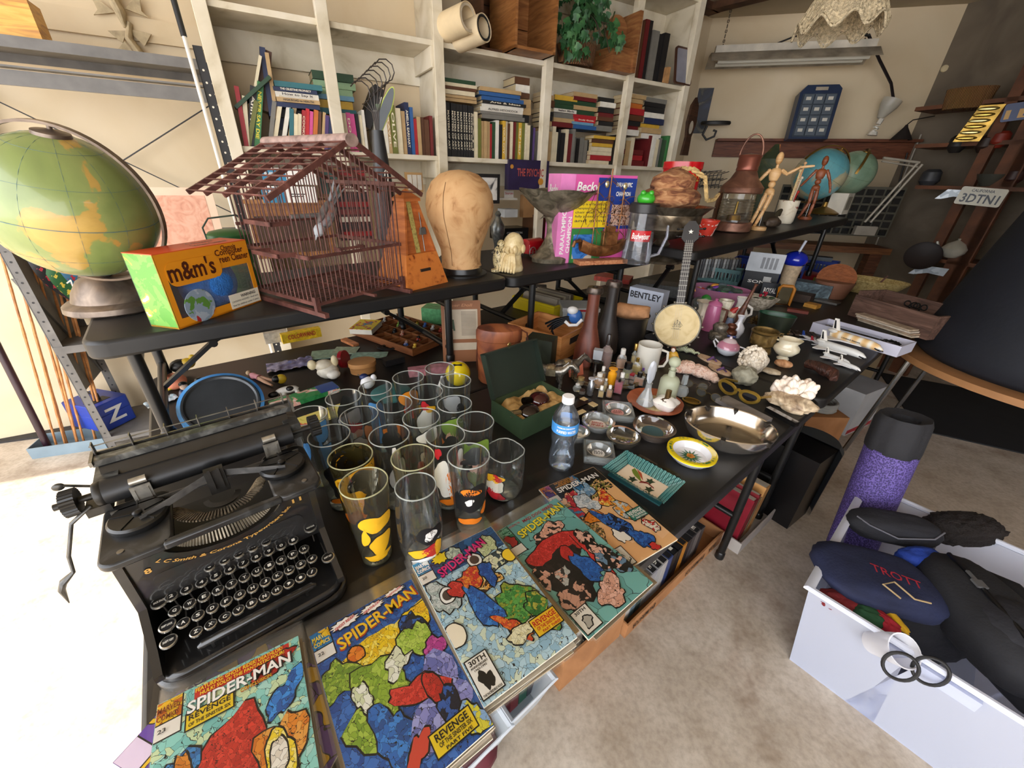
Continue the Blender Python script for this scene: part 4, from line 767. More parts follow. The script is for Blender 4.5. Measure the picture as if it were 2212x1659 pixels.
# ---------- lower bay things ----------
def boxy(name,label,cat,X,w,d,h,m_,nm='carton',group=None,tp=0,bev=0):
    t=thing(name,label,cat,X=X,group=group); mm=M(); mm.box(0,w,0,d,0,h,tp=tp); part(t,nm,mm,m_,bev=bev); return t
def WX(x,y,dep,z=None): p=PP(x,y,BO+N*dep,N); return basis(WL(p.dot(S),DF+dep,p.z if z is None else z),S,N,Z3),p
blb=mt('2f7fa6',.4,var=.03)
for i,(y0,yt) in enumerate(((398,362),(438,402))):
    X,p=WX(570,y0,-.12); w=(PP(690,y0,p,N)-PP(570,y0,p,N)).length*.98; h=PP(570,yt,p,N).z-p.z
    t=boxy('parts_box','%s of two white and blue boxes behind the birdcage bars'%('upper','lower')[i],'box',X,w,.1,h,wht,group='two boxes seen through the birdcage')
    mm=M(); mm.box(0,w*.42,-.001,0,h*.0,h*.92); part(t,'blue_panel',mm,blb)
    mm=M(); text(mm,'PHILCO',w*.30,h*.26,Xf(w*.2,h*.62,-.002)); part(t,'lettering',mm,wht)
    mm=M(); mm.box(w*.5,w*.8,-.001,0,h*.5,h*.56); mm.box(w*.5,w*.75,-.001,0,h*.36,h*.42); part(t,'printed_lines',mm,mt('2a2a2a',.5))
X,p=WX(560,560,-.10); w=(PP(728,540,p,N)-PP(560,540,p,N)).length; h=PP(560,440,p,N).z-p.z
t=boxy('wooden_cabinet','brown wooden cabinet seen through the birdcage under the blue boxes','cabinet',X,w,.2,h,wood('6a4222','8a5a30','a4713f')); mm=M(); mm.box(w*.06,w*.92,-.004,0,h*.1,h*.78); part(t,'door_panel',mm,mt('4a3420',.5,var=.3)); mm=M(); mm.box(-.01,w+.01,-.012,.2,h,h+.015); part(t,'top_board',mm,mt('a4713f',.5,var=.2))
X,p=WX(690,425,-.08); t=boxy('framed_picture','small dark wooden framed picture right of the blue boxes','picture',X,.11,.012,.13,mt('6a4a28',.5),'frame'); mm=M(); mm.box(.012,.098,-.001,0,.012,.118); part(t,'picture',mm,ramp_mat(('1a2a2a','2f4a44','8a5a3a'),sc=20))
X,p=WX(738,520,-.04); t=boxy('tape_rack','dark red rack of cassettes and books behind the birdcage','rack',X,.17,.12,.36,mt('3a2422',.6),'case')
for i in range(9): mm=M(); mm.box(.006,.164,-.004,0,.02+.037*i,.045+.037*i); part(t,'tape',mm,mt(('8a1c20','2a2a2c','c8c0b0','6a2a2a')[i%4],.4))
X,p=WX(878,415,.0); t=boxy('wooden_grille','small light wooden lattice frame right of the birdcage','frame',X,.10,.012,.10,mt('b08a58',.6),'frame')
for i in range(3): mm=M(); mm.box(.012+.028*i,.036+.028*i,-.003,0,.012,.088); part(t,'opening',mm,mt('cfc8ba',.5))
X,p=WX(1030,440,-.02); t=boxy('framed_print','small print in a black frame behind the wig head','picture',X,.16,.014,.165,mt('161616',.4),'frame'); mm=M(); mm.box(.02,.14,-.002,0,.02,.145); part(t,'print',mm,ramp_mat(('3a3a3a','c8c4bc','d8d4cc'),sc=14,pos=(.3,.42,.6)))
X,p=WX(1098,410,-.02); w=.30; t=boxy('board_game','dark purple board game box lettered THE PSYCHIC on the lower shelf','box',X,w,.05,.17,mt('2e2448',.4,var=.2)); mm=M(); text(mm,'THE PSYCHIC',.2,.045,Xf(.16,.10,-.002)); part(t,'title',mm,mt('b0504a',.5)); 
mm=M(); mm.lathe([(0,0),(.02,0)],n=16,X=Xf(.24,.05,-.003)); mm.lathe([(0,0),(.012,0)],n=16,X=Xf(.02,.13,-.003)); part(t,'gold_seal',mm,mt('c88a30',.5))
X,p=WX(1080,520,-.02); t=boxy('black_book_box','black glossy box lying under the lower shelf behind the ivory head','box',X,.22,.15,.075,mt('121212',.25)); mm=M(); text(mm,'COLLECTION',.12,.014,Xf(.11,.045,-.002)); part(t,'lettering',mm,mt('9a9a9a',.5))
X,p=WX(1090,470,.02); t=boxy('pale_box','small pale grey open box on top of the black box','box',X,.10,.1,.05,mt('b9bcbc',.5))
X,p=WX(1130,470,.06); t=boxy('cork_panel','tan cardboard file standing behind the pedestal bowl','file',X,.10,.05,.14,mt('a67c50',.8))
X,p=WX(1075,432,.05); t=boxy('card_tray','white tray of cards with a red printed card','tray',X,.15,.09,.012,mt('d8d2c4',.5),'tray'); mm=M(); mm.box(.06,.13,.02,.024,.012,.055); part(t,'card',mm,mt('e0d8cc',.5)); mm=M(); text(mm,'Sources',.06,.015,Xf(.095,.04,.019)); part(t,'lettering',mm,mt('b0303a',.5))
for i,c_ in enumerate(['brown','black','dark red','tan','black','grey','brown','dark green']):
    X,p=WX(1150+i*11,530,.04); book('%s book, %s from the left behind the pedestal bowl stem'%(c_,ORD[i]),X,.024,.2,.15,c_,'books low behind the pedestal bowl')
# ---------- typewriter ----------
ta=P(372,1458); tb=P(728,1262); ty=yaw(ta,tb)
tw=thing('typewriter','old black typewriter with round metal ringed keys and gold lettering','typewriter',ta,ty)
tbk=ramp_mat(('0e0e0f','151516','1e1e1f'),sc=14,rough=.28,coat=.5); tgr=ramp_mat(('2c2b2a','4a4846','6b6864'),'noise',40,.5,.5); tst=mt('8d8a84',.3,.85,var=.2,sc=60); tdk=mt('3b3936',.4,.6,var=.25,sc=50)
mm=M(); mm.rbox(-.016,.256,-.038,.27,0,.018,.04,n=8); mm.rbox(-.012,.252,-.034,.266,.018,.034,.037,n=8); part(tw,'base',mm,tbk,bev=.005)
def sideprof(x0,x1): 
    po=[(-.028,.034),(.262,.034),(.262,.19),(.05,.19),(.045,.10),(.0,.062),(-.028,.045)]
    mm=M(); mm.prism(po,0,x1-x0,X=basis(Vc((x0,0,0)),Vc((0,1,0)),Vc((0,0,1)),Vc((1,0,0)))); return mm
for x0,x1 in ((-.008,.002),(.238,.248)): part(tw,'side_panel',sideprof(x0,x1),tbk)
# front panel with arched opening
po=[(0,.085),(.24,.085),(.24,.19),(.198,.19)]+[(.12+.078*math.cos(rad(a)),.19+.038*math.sin(rad(a))) for a in range(0,-181,-12)]+[(.042,.19),(0,.19)]
mm=M(); mm.prism(po,0,.004,X=basis(Vc((0,.058,0)),Vc((1,0,0)),Vc((0,0,1)),Vc((0,-1,0)))); part(tw,'front_panel',mm,tbk)
mm=M(); mm.rbox(.02,.22,.094,.145,0,.0012,.012,X=basis(Vc((0,.0545,0)),Vc((1,0,0)),Vc((0,0,1)),Vc((0,-1,0)))); part(tw,'raised_panel',mm,mt('1a1a1b',.35,coat=.4))
mm=M(); 
arc=lambda x,y,z:(.12+(.086+ -y*.0)*0+x, 0, 0)
def arcf(x,y,z):
    a=x/.095; return (.12+(.104-y)*math.sin(a),0.0,.205-.62*(.104-y)*math.cos(a))
text(mm,'L C Smith & Corona Typewriters Inc',.185,.010,None,fn=arcf); mm.v=[(x,.0525,z) for x,y,z in mm.v]
text(mm,'8',.008,.009,Xf(.021,.158,.0525)); text(mm,'11',.014,.008,Xf(.219,.176,.0525)); part(tw,'gold_lettering',mm,mt('c89a4e',.4,.3,var=0))
# top plate U shape
mm=M()
mm.rbox(-.018,.062,.040,.175,.190,.202,.018,n=6); mm.rbox(.190,.262,.040,.175,.190,.202,.018,n=6); mm.box(.05,.20,.040,.052,.190,.202); part(tw,'top_plate',mm,ramp_mat(('161616','232323','4c4c4c'),'noise',24,.35,1.2,pos=(.3,.55,.8)),bev=.003)
for x in (.026,.218):
    mm=M(); mm.lathe([(.035,.202),(.036,.205),(.036,.210),(.033,.213),(0,.213)],X=X3((x,.118,0)),n=36)
    for k in range(5): a=rad(72*k+20); mm.bar((x+.008*math.cos(a),.118+.008*math.sin(a),.2138),(x+.032*math.cos(a),.118+.032*math.sin(a),.2138),.0018,.0012)
    mm.lathe([(.006,.213),(.006,.216),(.003,.218),(0,.218)],X=X3((x,.118,0)),n=16); part(tw,'ribbon_spool_cover',mm,mt('191919',.3,var=.3,sc=50))
    mm=M(); mm.lathe([(.004,.202),(.004,.2032),(0,.2032)],n=14,X=X3((x+(-.02 if x<.1 else .02),.06,0))); part(tw,'screw',mm,tst)
# type bars
mm=M()
for i in range(44):
    a=rad(-172+164*i/43); r0,r1=.030,.070
    cx_,cy_=.122,.135; p0=Vc((cx_+r0*math.cos(a),cy_+r0*math.sin(a)*.8,.160)); p1=Vc((cx_+.055*math.cos(a),cy_+.055*math.sin(a)*.9,.190)); p2=Vc((cx_+r1*math.cos(a),cy_+r1*math.sin(a)*1.05,.196))
    mm.tube([p0,p1,p2],[.0012,.0014,.0016],n=4)
part(tw,'type_bars',mm,ramp_mat(('3a342a','6a6050','9a8f7c'),sc=60,rough=.4,metal=.6))
mm=M()
for i in range(36):
    a=rad(-160+140*i/35); mm.bar((.12+.066*math.cos(a),.060,.188+.034*math.sin(a)),(.12+.055*math.cos(a),.066,.193+.012*math.sin(a)),.0022,.003)
part(tw,'type_slugs',mm,mt('8a8272',.4,.6,var=.3,sc=80))
mm=M(); mm.box(.0,.24,.07,.25,.10,.104); part(tw,'inner_tray',mm,mt('0c0c0c',.7))
# ribbon and vibrator
mm=M(); mm.bar((.03,.10,.212),(.115,.135,.222),.0006,.012); mm.bar((.135,.135,.222),(.22,.10,.212),.0006,.012); part(tw,'ribbon',mm,tgr)
mm=M(); mm.box(.112,.138,.128,.140,.19,.235); mm.box(.117,.121,.124,.128,.2,.24); mm.box(.129,.133,.124,.128,.2,.24); mm.lathe([(.024,0),(.026,.004),(.018,.006),(.016,0)],X=X3((.125,.118,.186)),n=24,a0=180,a1=360); part(tw,'type_guide',mm,tdk)
# carriage
mm=M(); mm.cyl((-.008,.178,.228),(.250,.178,.228),.0195,n=36); part(tw,'platen',mm,mt('1b1b1c',.4,var=.15,sc=30))
mm=M(); mm.grid(lambda a,b:(-.008+.262*a,.196+.028*b,.236+.03*math.sin(b*1.4)),2,6); mm.grid(lambda a,b:(-.008+.262*a,.198+.028*b,.232+.03*math.sin(b*1.4)),2,6); part(tw,'paper_table',mm,tbk)
mm=M(); mm.box(-.012,.262,.205,.222,.258,.268); mm.box(-.016,.012,.175,.245,.215,.245); mm.box(.243,.268,.175,.245,.215,.245); part(tw,'carriage_frame',mm,ramp_mat(('2a2a2a','4a4a48','8a8a86'),sc=30,rough=.35,metal=.5))
mm=M(); mm.bar((-.012,.232,.266),(.268,.232,.266),.003,.006); mm.bar((-.012,.232,.280),(.264,.232,.280),.0015,.0015)
for i in range(7): x=-.008+.044*i; mm.box(x-.0008,x+.0008,.224,.236,.258,.286)
mm.box(-.014,-.010,.2,.236,.262,.27); mm.box(.264,.268,.2,.236,.258,.278); part(tw,'tab_rack',mm,tst)
mm=M(); [mm.box(.005+.0026*i,.0065+.0026*i,.2305,.2335,.260,.2665) for i in range(88)]; part(tw,'tab_teeth',mm,mt('6d6a64',.4,.7)); 
mm=M(); mm.box(-.005,.25,.140,.143,.207,.213); [mm.box(.0+.00625*i,.0006+.00625*i,.1395,.1398,.207,.213) for i in range(40)]; part(tw,'line_scale',mm,mt('6b6760',.4,.6))
for x in (.035,.212):
    mm=M(); mm.box(x-.012,x+.012,.150,.1525,.207,.237); mm.cyl((x-.010,.157,.243),(x+.010,.157,.243),.006,n=14); mm.box(x-.009,x-.007,.1485,.151,.21,.232); mm.box(x+.007,x+.009,.1485,.151,.21,.232); part(tw,'paper_finger',mm,mt('b4afa4',.35,.8,var=.2,sc=60))
mm=M(); mm.cyl((-.062,.178,.228),(-.008,.178,.228),.005); mm.cyl((.25,.178,.228),(.29,.178,.228),.005)
mm.lathe([(.0175,0),(.0185,.002),(.0185,.008),(.0175,.010)],n=20,X=basis(Vc((-.018,.178,.228)),Vc((0,1,0)),Vc((0,0,1)),Vc((1,0,0))),cap=True); mm.box(-.034,-.006,.165,.196,.200,.214); part(tw,'carriage_end',mm,tdk)
for x0,sg in ((-.052,1),(.283,1)):
    mm=M(); k=20; po=[((.0205 if i%2 else .019)*math.cos(2*math.pi*i/48),(.0205 if i%2 else .019)*math.sin(2*math.pi*i/48)) for i in range(48)]
    mm.prism(po,0,.016,X=basis(Vc((x0,.178,.228)),Vc((0,1,0)),Vc((0,0,1)),Vc((1,0,0)))); part(tw,'platen_knob',mm,mt('151515',.35,var=.3,sc=80))
mm=M(); mm.tube([(-.025,.166,.220),(-.05,.160,.205),(-.070,.156,.155),(-.074,.152,.128),(-.088,.150,.118),(-.093,.148,.108),(-.096,.150,.078)],[.004,.0042,.0042,.004,.0075,.007,.0012],n=10,flat=.6); mm.tube([(-.01,.185,.235),(-.045,.190,.252)],.002); mm.ell((-.05,.19,.252),.007,.003,.006); part(tw,'return_lever',mm,mt('55534f',.35,.7,var=.3,sc=50))
# keyboard
keyb=thing  # rows
rows=[(.047,.100,.030,.0185,['2','3','4','5','6','7','8','9','0','-']),(.029,.088,.030,.0177,list('QWERTYUIOP')+['¼']),(.011,.077,.036,.0177,list('ASDFGHJKL')+[';','¢']),(-.006,.066,.047,.0177,list('ZXCVBNM')+[',','.','/'])]
kr=mt('c9c6be',.22,.9,var=0); kb=mt('161617',.3,coat=.6); kt=mt('d8d4c8',.5,var=0)
def key(x,y,z,r,ch):
    mm=M(); mm.lathe([(r*.6,-.004),(r,-.002),(r*1.0,.0008),(r*.84,.0012)],n=20,X=X3((x,y,z)),mi=0); mm.lathe([(r*.86,.0006),(0,.0008)],n=20,X=X3((x,y,z)),mi=1)
    mm.tube([(x,y,z-.003),(x,y+.004,z-.014),(x,.055,.052+.3*(z-.05))],.0011,mi=3,n=4)
    text(mm,ch,r*.62 if len(ch)==1 else r*1.2,r*.72 if len(ch)==1 else r*.35,X3((x,y,z+.0016)),2); part(tw,'key',mm,[kr,kb,kt,tst])
for (y,z,x0,dx,ks) in rows:
    for i,k_ in enumerate(ks): key(x0+dx*i,y,z,.0082,k_)
for x,y,z,ch in ((.016,.047,.100,'BACK SPACE'),(.227,.052,.106,'MARGIN RELEASE'),(.016,.0,.068,'SHIFT KEY'),(.236,.004,.070,'SHIFT KEY'),(.018,.019,.078,'SHIFT LOCK')): key(x,y,z,.0105,ch)
for i,ch in enumerate(('.','1','10','100','1000')): key(.082+.0195*i,.054,.116,.0075,ch)
mm=M(); mm.box(.075,.19,.052,.058,.10,.112); part(tw,'tab_bar',mm,tbk)
mm=M(); mm.tube([(.045,-.022,.053),(.05,-.022,.055),(.2,-.022,.055),(.205,-.022,.053)],[.003,.0058,.0058,.003],n=10); mm.bar((.06,-.02,.036),(.06,-.022,.053),.004,.004); mm.bar((.19,-.02,.036),(.19,-.022,.053),.004,.004); part(tw,'space_bar',mm,tbk)
# ---------- glasses ----------
gls=film('f6f8f6',.36,.012,.03); glb=film('f6f0d8',.36,.015,.03); gbase=film('eef4f2',.8,.12,.05)
def glass(label,x,y,kind='tumbler',prints=(),tint=None,h=.185,r=.041,group='cartoon printed drinking glasses',txt=None):
    c=P(x,y,TZ+h); c.z=TZ; t=thing('drinking_glass',label,'glass',c,face(c),group)
    rim=tint or gls
    if kind=='tumbler': pr=[(r*.70,.0),(r*.72,.004),(r*.78,h*.3),(r*.9,h*.7),(r,h)]
    elif kind=='tulip': pr=[(r*.55,0),(r*.78,.006),(r*.98,h*.18),(r*1.06,h*.42),(r*1.02,h*.7),(r*.9,h)]
    else: pr=[(r*.72,0),(r*.9,.008),(r*1.0,h*.2),(r*1.06,h*.8),(r*1.0,h)]
    wob=(lambda a,z:1+.05*math.cos(4*a)+(.012*math.sin(a*14+z*300) if kind!='square_' else 0)) if kind=='square' else None
    mm=M(); mm.lathe(pr,n=40,wob=wob); part(t,'body',mm,rim,sm=180)
    mm=M(); mm.tube([(pr[-1][0]*(wob(rad(9*i),h) if wob else 1)*math.cos(rad(9*i))*.98,pr[-1][0]*(wob(rad(9*i),h) if wob else 1)*math.sin(rad(9*i))*.98,h) for i in range(40)],.0013,n=6,closed=True); part(t,'rim',mm,mt('b5b48f' if tint else 'aeb4b0',.15,.3,var=0))
    mm=M(); mm.lathe([(0,.001),(pr[0][0]*.97,.001),(pr[1][0]*.96,.008),(0,.0085)],n=28); part(t,'base',mm,gbase,sm=180)
    rr=lambda z:[pr[i][0]+(pr[i+1][0]-pr[i][0])*(z-pr[i][1])/(pr[i+1][1]-pr[i][1]) for i in range(len(pr)-1) if pr[i][1]<=z<=pr[i+1][1]+1e-9][0]
    for q,(a,z,wx,wz,col,sd) in enumerate(prints):
        mm=M(); rq=random.Random(sd*7+q); n=26; pts=[]
        ph=[rq.uniform(0,6.28) for _ in range(3)]
        for i in range(n):
            g=2*math.pi*i/n; k=1+.16*math.sin(2*g+ph[0])+.12*math.sin(3*g+ph[1])+.07*math.sin(5*g+ph[2]); pts.append((math.cos(g)*wx*k*.82,math.sin(g)*wz*k*.78))
        for scl,of,mi in ((1.0,.0005,0),(.90,.0009,1)):
            vs=[];zz=lambda b:min(max(z*h+b,.006),h-.004)
            def put(x_,y_): 
                Z_=zz(y_); ra=rr(Z_)+of; an=rad(a)-math.pi/2+x_/ra; return (ra*math.cos(an),ra*math.sin(an),Z_)
            rings=[[put(x_*scl*f,y_*scl*f) for x_,y_ in pts] for f in (1,.66,.33,.01)]
            for g_ in rings: vs+=g_
            mm.add(vs,[(j*n+i,j*n+(i+1)%n,(j+1)*n+(i+1)%n,(j+1)*n+i) for j in range(3) for i in range(n)],mi)
        part(t,'print',mm,[mt('1a1a1a',.5,var=0),mt(col,.45,var=.04)])
    if txt:
        mm=M(); text(mm,txt,.045,.006,None,fn=lambda x,y,z:((rr(.016)+.001)*math.sin(x/rr(.016)+.2),-(rr(.016)+.001)*math.cos(x/rr(.016)+.2),.016+y)); part(t,'lettering',mm,mt('1a1a1a',.5,var=0))
    return t
Y_,O_,B_,W_g,RD,BL,GN,PK,GY='e8b020','e07a1c','5a9ad8','e8e6e0','b8242c','141416','7a9a3a','e8b4a0','8a8a8c'
glass('clear glass with a yellow print and a pale disc above, nearest the typewriter corner',786,1042,prints=[(15,.62,.042,.03,Y_,1),(20,.33,.03,.034,Y_,2),(5,.15,.036,.012,Y_,3),(-25,.45,.010,.03,Y_,9),(170,.82,.04,.04,'e2d8be',4),(170,.55,.02,.03,'e2d8be',4)],tint=glb,txt='TWEETY')
glass('tulip shaped glass with red rings and black, red and yellow prints',898,1050,'tulip',[(25,.52,.03,.028,BL,1),(-5,.30,.032,.016,Y_,2),(45,.28,.014,.03,Y_,5),(22,.30,.026,.02,RD,3),(24,.52,.016,.016,W_g,4),(185,.86,.03,.026,RD,6),(170,.80,.02,.02,W_g,8),(180,.6,.024,.012,RD,7),(5,.14,.04,.02,W_g,2)],h=.178,r=.040)
glass('glass with a black print and orange bands, third in the front',1012,984,prints=[(10,.55,.036,.05,BL,2),(5,.66,.030,.012,O_,4),(0,.52,.012,.012,W_g,3),(0,.22,.032,.014,O_,6),(-40,.5,.01,.04,BL,8),(160,.85,.024,.024,BL,6),(172,.75,.03,.01,O_,6),(60,.35,.012,.02,O_,7)],txt='DAFFY DUCK')
glass('squared heavily embossed clear glass with small red and yellow print',1090,972,'square',[(-28,.42,.03,.028,'d8d0c0',2),(-28,.60,.03,.018,Y_,3),(-20,.62,.016,.014,RD,4),(-28,.22,.034,.02,RD,5)],h=.125,r=.043)
glass('amber tinted glass with a large yellow print behind the pale disc glass',757,985,prints=[(20,.80,.06,.055,Y_,3),(0,.55,.055,.06,Y_,4),(10,.50,.03,.02,PK,5),(170,.75,.06,.06,Y_,8),(-20,.3,.03,.03,O_,9)],tint=film('eedf9c',.36,.02,.03))
glass('plain looking glass with thin gold edges in the middle of the front group',892,987,prints=[(80,.45,.008,.09,Y_,3),(-80,.45,.008,.08,Y_,4)],tint=glb)
glass('glass with a slim grey and white print behind the plain glass',841,940,prints=[(15,.55,.022,.07,'b8bcc0',3),(10,.85,.010,.035,W_g,4),(25,.2,.024,.02,'d0d4d4',4),(165,.7,.03,.05,'a8acb0',7),(170,.9,.012,.03,W_g,3)],txt='BUGS BUNNY')
glass('glass with a white print and orange striped plume beside the black print glass',962,940,prints=[(-20,.55,.022,.07,W_g,3),(-5,.38,.028,.04,W_g,4),(25,.42,.03,.05,O_,5),(-25,.9,.01,.02,RD,4),(45,.7,.018,.05,W_g,6),(0,.15,.03,.012,O_,2),(170,.6,.03,.06,Y_,5)],txt='FOGHORN LEGHORN')
glass('glass with a black and orange print next to the typewriter spool',711,940,prints=[(40,.85,.024,.03,BL,3),(45,.72,.024,.012,O_,5),(10,.4,.034,.05,BL,4),(-15,.55,.02,.04,BL,2),(5,.18,.034,.014,O_,8)],txt='DAFFY DUCK')
glass('glass with a blue print nearest the typewriter carriage',665,897,prints=[(30,.85,.022,.05,B_,3),(20,.45,.012,.06,B_,4),(35,.55,.03,.02,B_,5),(-30,.6,.01,.04,B_,7)])
glass('glass with a grey, red and white print second from the carriage',742,858,prints=[(15,.78,.034,.035,'9a9a9e',3),(20,.62,.03,.022,RD,4),(5,.45,.016,.03,W_g,5),(30,.5,.02,.02,PK,6),(170,.7,.03,.05,'88888c',8)])
glass('glass with brown prints between the grey and the amber prints',776,897,prints=[(-5,.55,.026,.05,'9a6a42',3),(25,.35,.02,.06,'7a3a2a',4),(20,.85,.014,.03,'8a5a3a',5),(-10,.75,.018,.02,GY,6)])
glass('glass with orange and red print in the centre of the group',852,872,prints=[(-15,.68,.034,.035,O_,3),(-10,.5,.034,.022,'c8401c',4),(30,.45,.04,.03,Y_,5),(35,.3,.024,.03,'c8401c',6)])
glass('glass with a tall light blue print at the back left',811,837,prints=[(-5,.55,.022,.09,B_,3),(0,.3,.03,.03,B_,4),(-15,.8,.02,.02,B_,5)])
glass('glass with an orange and red print in the rear row',882,815,prints=[(-5,.75,.034,.04,'e08a1c',3),(0,.52,.032,.03,'c8401c',4),(35,.5,.036,.03,Y_,5)])
glass('glass with a white rooster coloured print of white, red and orange at the rear',921,846,prints=[(-10,.62,.028,.07,W_g,3),(-8,.9,.014,.018,RD,4),(8,.85,.022,.012,Y_,5),(20,.45,.03,.04,W_g,6),(5,.22,.02,.03,O_,7)])
glass('glass with a grey and brown print behind the orange plume glass',910,902,prints=[(20,.85,.03,.03,W_g,3),(-5,.35,.024,.03,'8a3a2a',4),(10,.5,.024,.03,'b8b4b0',5)])
glass('glass with white ear-like strokes standing farthest back',950,795,prints=[(0,.75,.012,.05,W_g,3),(8,.78,.010,.05,'c8ccd0',4),(5,.45,.026,.03,'c0c4c8',5)])
glass('glass with a grey and black print beside the yellow ball',984,822,prints=[(-20,.72,.034,.04,'b0b2b6',3),(20,.6,.02,.03,BL,4),(5,.42,.03,.02,W_g,5),(15,.3,.02,.01,RD,5)])
glass('glass with a green and pink print in the right rear row',982,872,prints=[(-10,.75,.036,.045,GN,3),(-5,.55,.034,.03,PK,4),(-60,.4,.02,.03,O_,5),(10,.3,.034,.03,GN,6)])
glass('right-hand glass with two green and pink prints',1027,910,prints=[(10,.72,.036,.04,GN,3),(15,.52,.032,.03,PK,4),(-50,.7,.034,.03,GN,5),(-45,.55,.026,.024,PK,6),(10,.25,.038,.035,'6a7a34',7),(14,.4,.03,.02,PK,8)])
# ---------- comics ----------
def blobp(cx,cy,rx,ry,rot,sd,n=26,j=.22):
    rq=random.Random(sd); ph=[rq.uniform(0,6.28) for _ in range(5)]; o=[]
    for i in range(n):
        g=2*math.pi*i/n; k=1+j*math.sin(2*g+ph[0])+j*.7*math.sin(3*g+ph[1])+j*.5*math.sin(5*g+ph[2])+j*.4*math.sin(8*g+ph[3])
        x,y=math.cos(g)*rx*k,math.sin(g)*ry*k; c,s_=math.cos(rad(rot)),math.sin(rad(rot)); o.append((cx+x*c-y*s_,cy+x*s_+y*c))
    return o
def clampp(po): return [(min(max(x,.003),.997),min(max(y,.003),.997)) for x,y in po]
def star(cx,cy,rx,ry,n=11): return [(cx+(rx if i%2 else rx*.72)*math.cos(math.pi*i/n),cy+(ry if i%2 else ry*.72)*math.sin(math.pi*i/n)) for i in range(2*n)]
CW,CHh=.170,.258
def comic(label,tl,tr,z,bg,shapes,texts,thick=.004,group='comic books in clear bags along the front edge',drot=0,flap=.045,sleeve=True,backing='e9d9bd'):
    a=P(*tl,z); b=P(*tr,z); yw=yaw(a,b)+rad(drot); X=Mx.Translation(a)@Mx.Rotation(yw,4,'Z')@Mx.Translation((0,-CHh,0))
    t=thing('comic_book',label,'comic book',X=X,group=group)
    mm=M(); mm.box(0,CW,0,CHh,-thick,-.0004); part(t,'pages',mm,mt('e4dcc8',.8,var=.1,sc=60))
    bg[1]['sc']=bg[1]['sc']*1.6; mats=[ink(*bg[0],**({'line':.02,'dist':1.2}|bg[1]))]; mm=M(); mm.box(.0,CW,0,CHh,-.0004,0,0); zz=.0
    for (po,cols,sc,out) in shapes:
        zz+=.00006; po=clampp(po); cx=sum(p[0] for p in po)/len(po); cy=sum(p[1] for p in po)/len(po)
        def tri(q,zv,mi):
            n=len(q); mm.add([(x*CW,y*CHh,zv) for x,y in q]+[(cx*CW,cy*CHh,zv)],[(i,(i+1)%n,n) for i in range(n)],mi)
        if out:
            mats.append(mt('0c0c0c',.4,var=0)); tri(clampp([(cx+(x-cx)*1+(.010 if x>cx else -.010),cy+(y-cy)*1+(.007 if y>cy else -.007)) for x,y in po]),zz,len(mats)-1); zz+=.00005
        mats.append(ink(cols,sc*1.7,line=.022,dist=1.2) if len(cols)>1 else mt(cols[0],.4,var=.03)); tri(po,zz,len(mats)-1)
    part(t,'cover',mm,mats)
    for (s_,x,y,w,h,rot,col,sh,bold) in texts:
        mm=M(); zt=zz+.0002; mi=[mt(col,.4,var=0)]
        Xt=Mx.Translation((x*CW,y*CHh,zt))@Mx.Rotation(rad(rot),4,'Z')
        if sh: mi.append(mt(sh,.4,var=0)); text(mm,s_,w*CW*1.03,h*CHh*1.16,Mx.Translation((.0008,-.0008,0))@Xt,1,True)
        text(mm,s_,w*CW,h*CHh,Mx.Translation((0,0,.0001))@Xt,0,bold); part(t,'lettering',mm,mi)
    if sleeve:
        mm=M()
        mm.grid(lambda p,q:(-.006+(CW+.012)*p,-.006+(CHh+.012+flap)*q,zz+.0012+.0012*NZ.noise(Vc((p*5,q*6,yw)))+(.004*max(0,q-.85)*6)*NZ.noise(Vc((p*3,q*9,yw*3)))),14,20); part(t,'plastic_sleeve',mm,film(refl=.22,a=.0,rough=.12))
    return t
box_=lambda x0,x1,y0,y1:[(x0,y0),(x1,y0),(x1,y1),(x0,y1)]
def pricebox(y0=.80): return [(box_(.0,.16,y0-.07,y0),['e6e2d8'],1,True)]
# stacks beneath
def stackpile(label,tl,tr,z,n,sd,dr=0):
    a=P(*tl,z); b=P(*tr,z); yw=yaw(a,b); rq=random.Random(sd)
    for i in range(n):
        zz=TZ+.001+(z-TZ-.006)*i/n; th=(z-TZ-.006)/n*.9
        X=Mx.Translation(Vc((a.x,a.y,zz)))@Mx.Rotation(yw+rad(rq.uniform(-2.5,2.5)),4,'Z')@Mx.Translation((rq.uniform(-.004,.006),-CHh+rq.uniform(-.007,.004),0))
        t=thing('comic_book','bagged comic, %s from the bottom of the pile under the %s'%(ORD[i],label),'comic book',X=X,group='bagged comics stacked beneath the %s'%label)
        mm=M(); mm.box(0,CW,0,CHh,0,th); part(t,'pages',mm,mt(rq.choice(['d8c8a8','e2d6c0','c9b48c','b8a890','e8e0d0','8a7a6a']),.7)); mm=M(); mm.box(-.004,CW+.004,-.004,CHh+.03,th*.9,th); part(t,'plastic_sleeve',mm,film(refl=.25,a=.02,rough=.15))
stackpile('blue and green cover',(668,1375),(876,1258),.755,4,3)
stackpile('pink titled cover',(890,1221),(1052,1141),.761,9,4)
stackpile('teal cover',(1072,1150),(1185,1085),.747,3,5)
stackpile('red hooded cover',(340,1523),(640,1375),.764,6,6)
MV=lambda c='ffffff',x=.08,y=.93,s_=1:[('MARVEL',x,y+.022,.135*s_,.03,0,c,None,True),('COMICS',x,y-.018,.135*s_,.026,0,c,None,True)]
rev=lambda x,y,r,c='141414',pt=None,w=.34:[('REVENGE',x,y,w,.036,r,c,None,True),('OF THE SINISTER SIX',x+.01,y-.035,w,.022,r,c,None,True)]+([(pt,x+.02,y-.062,w*.8,.016,r,c,None,True)] if pt else [])
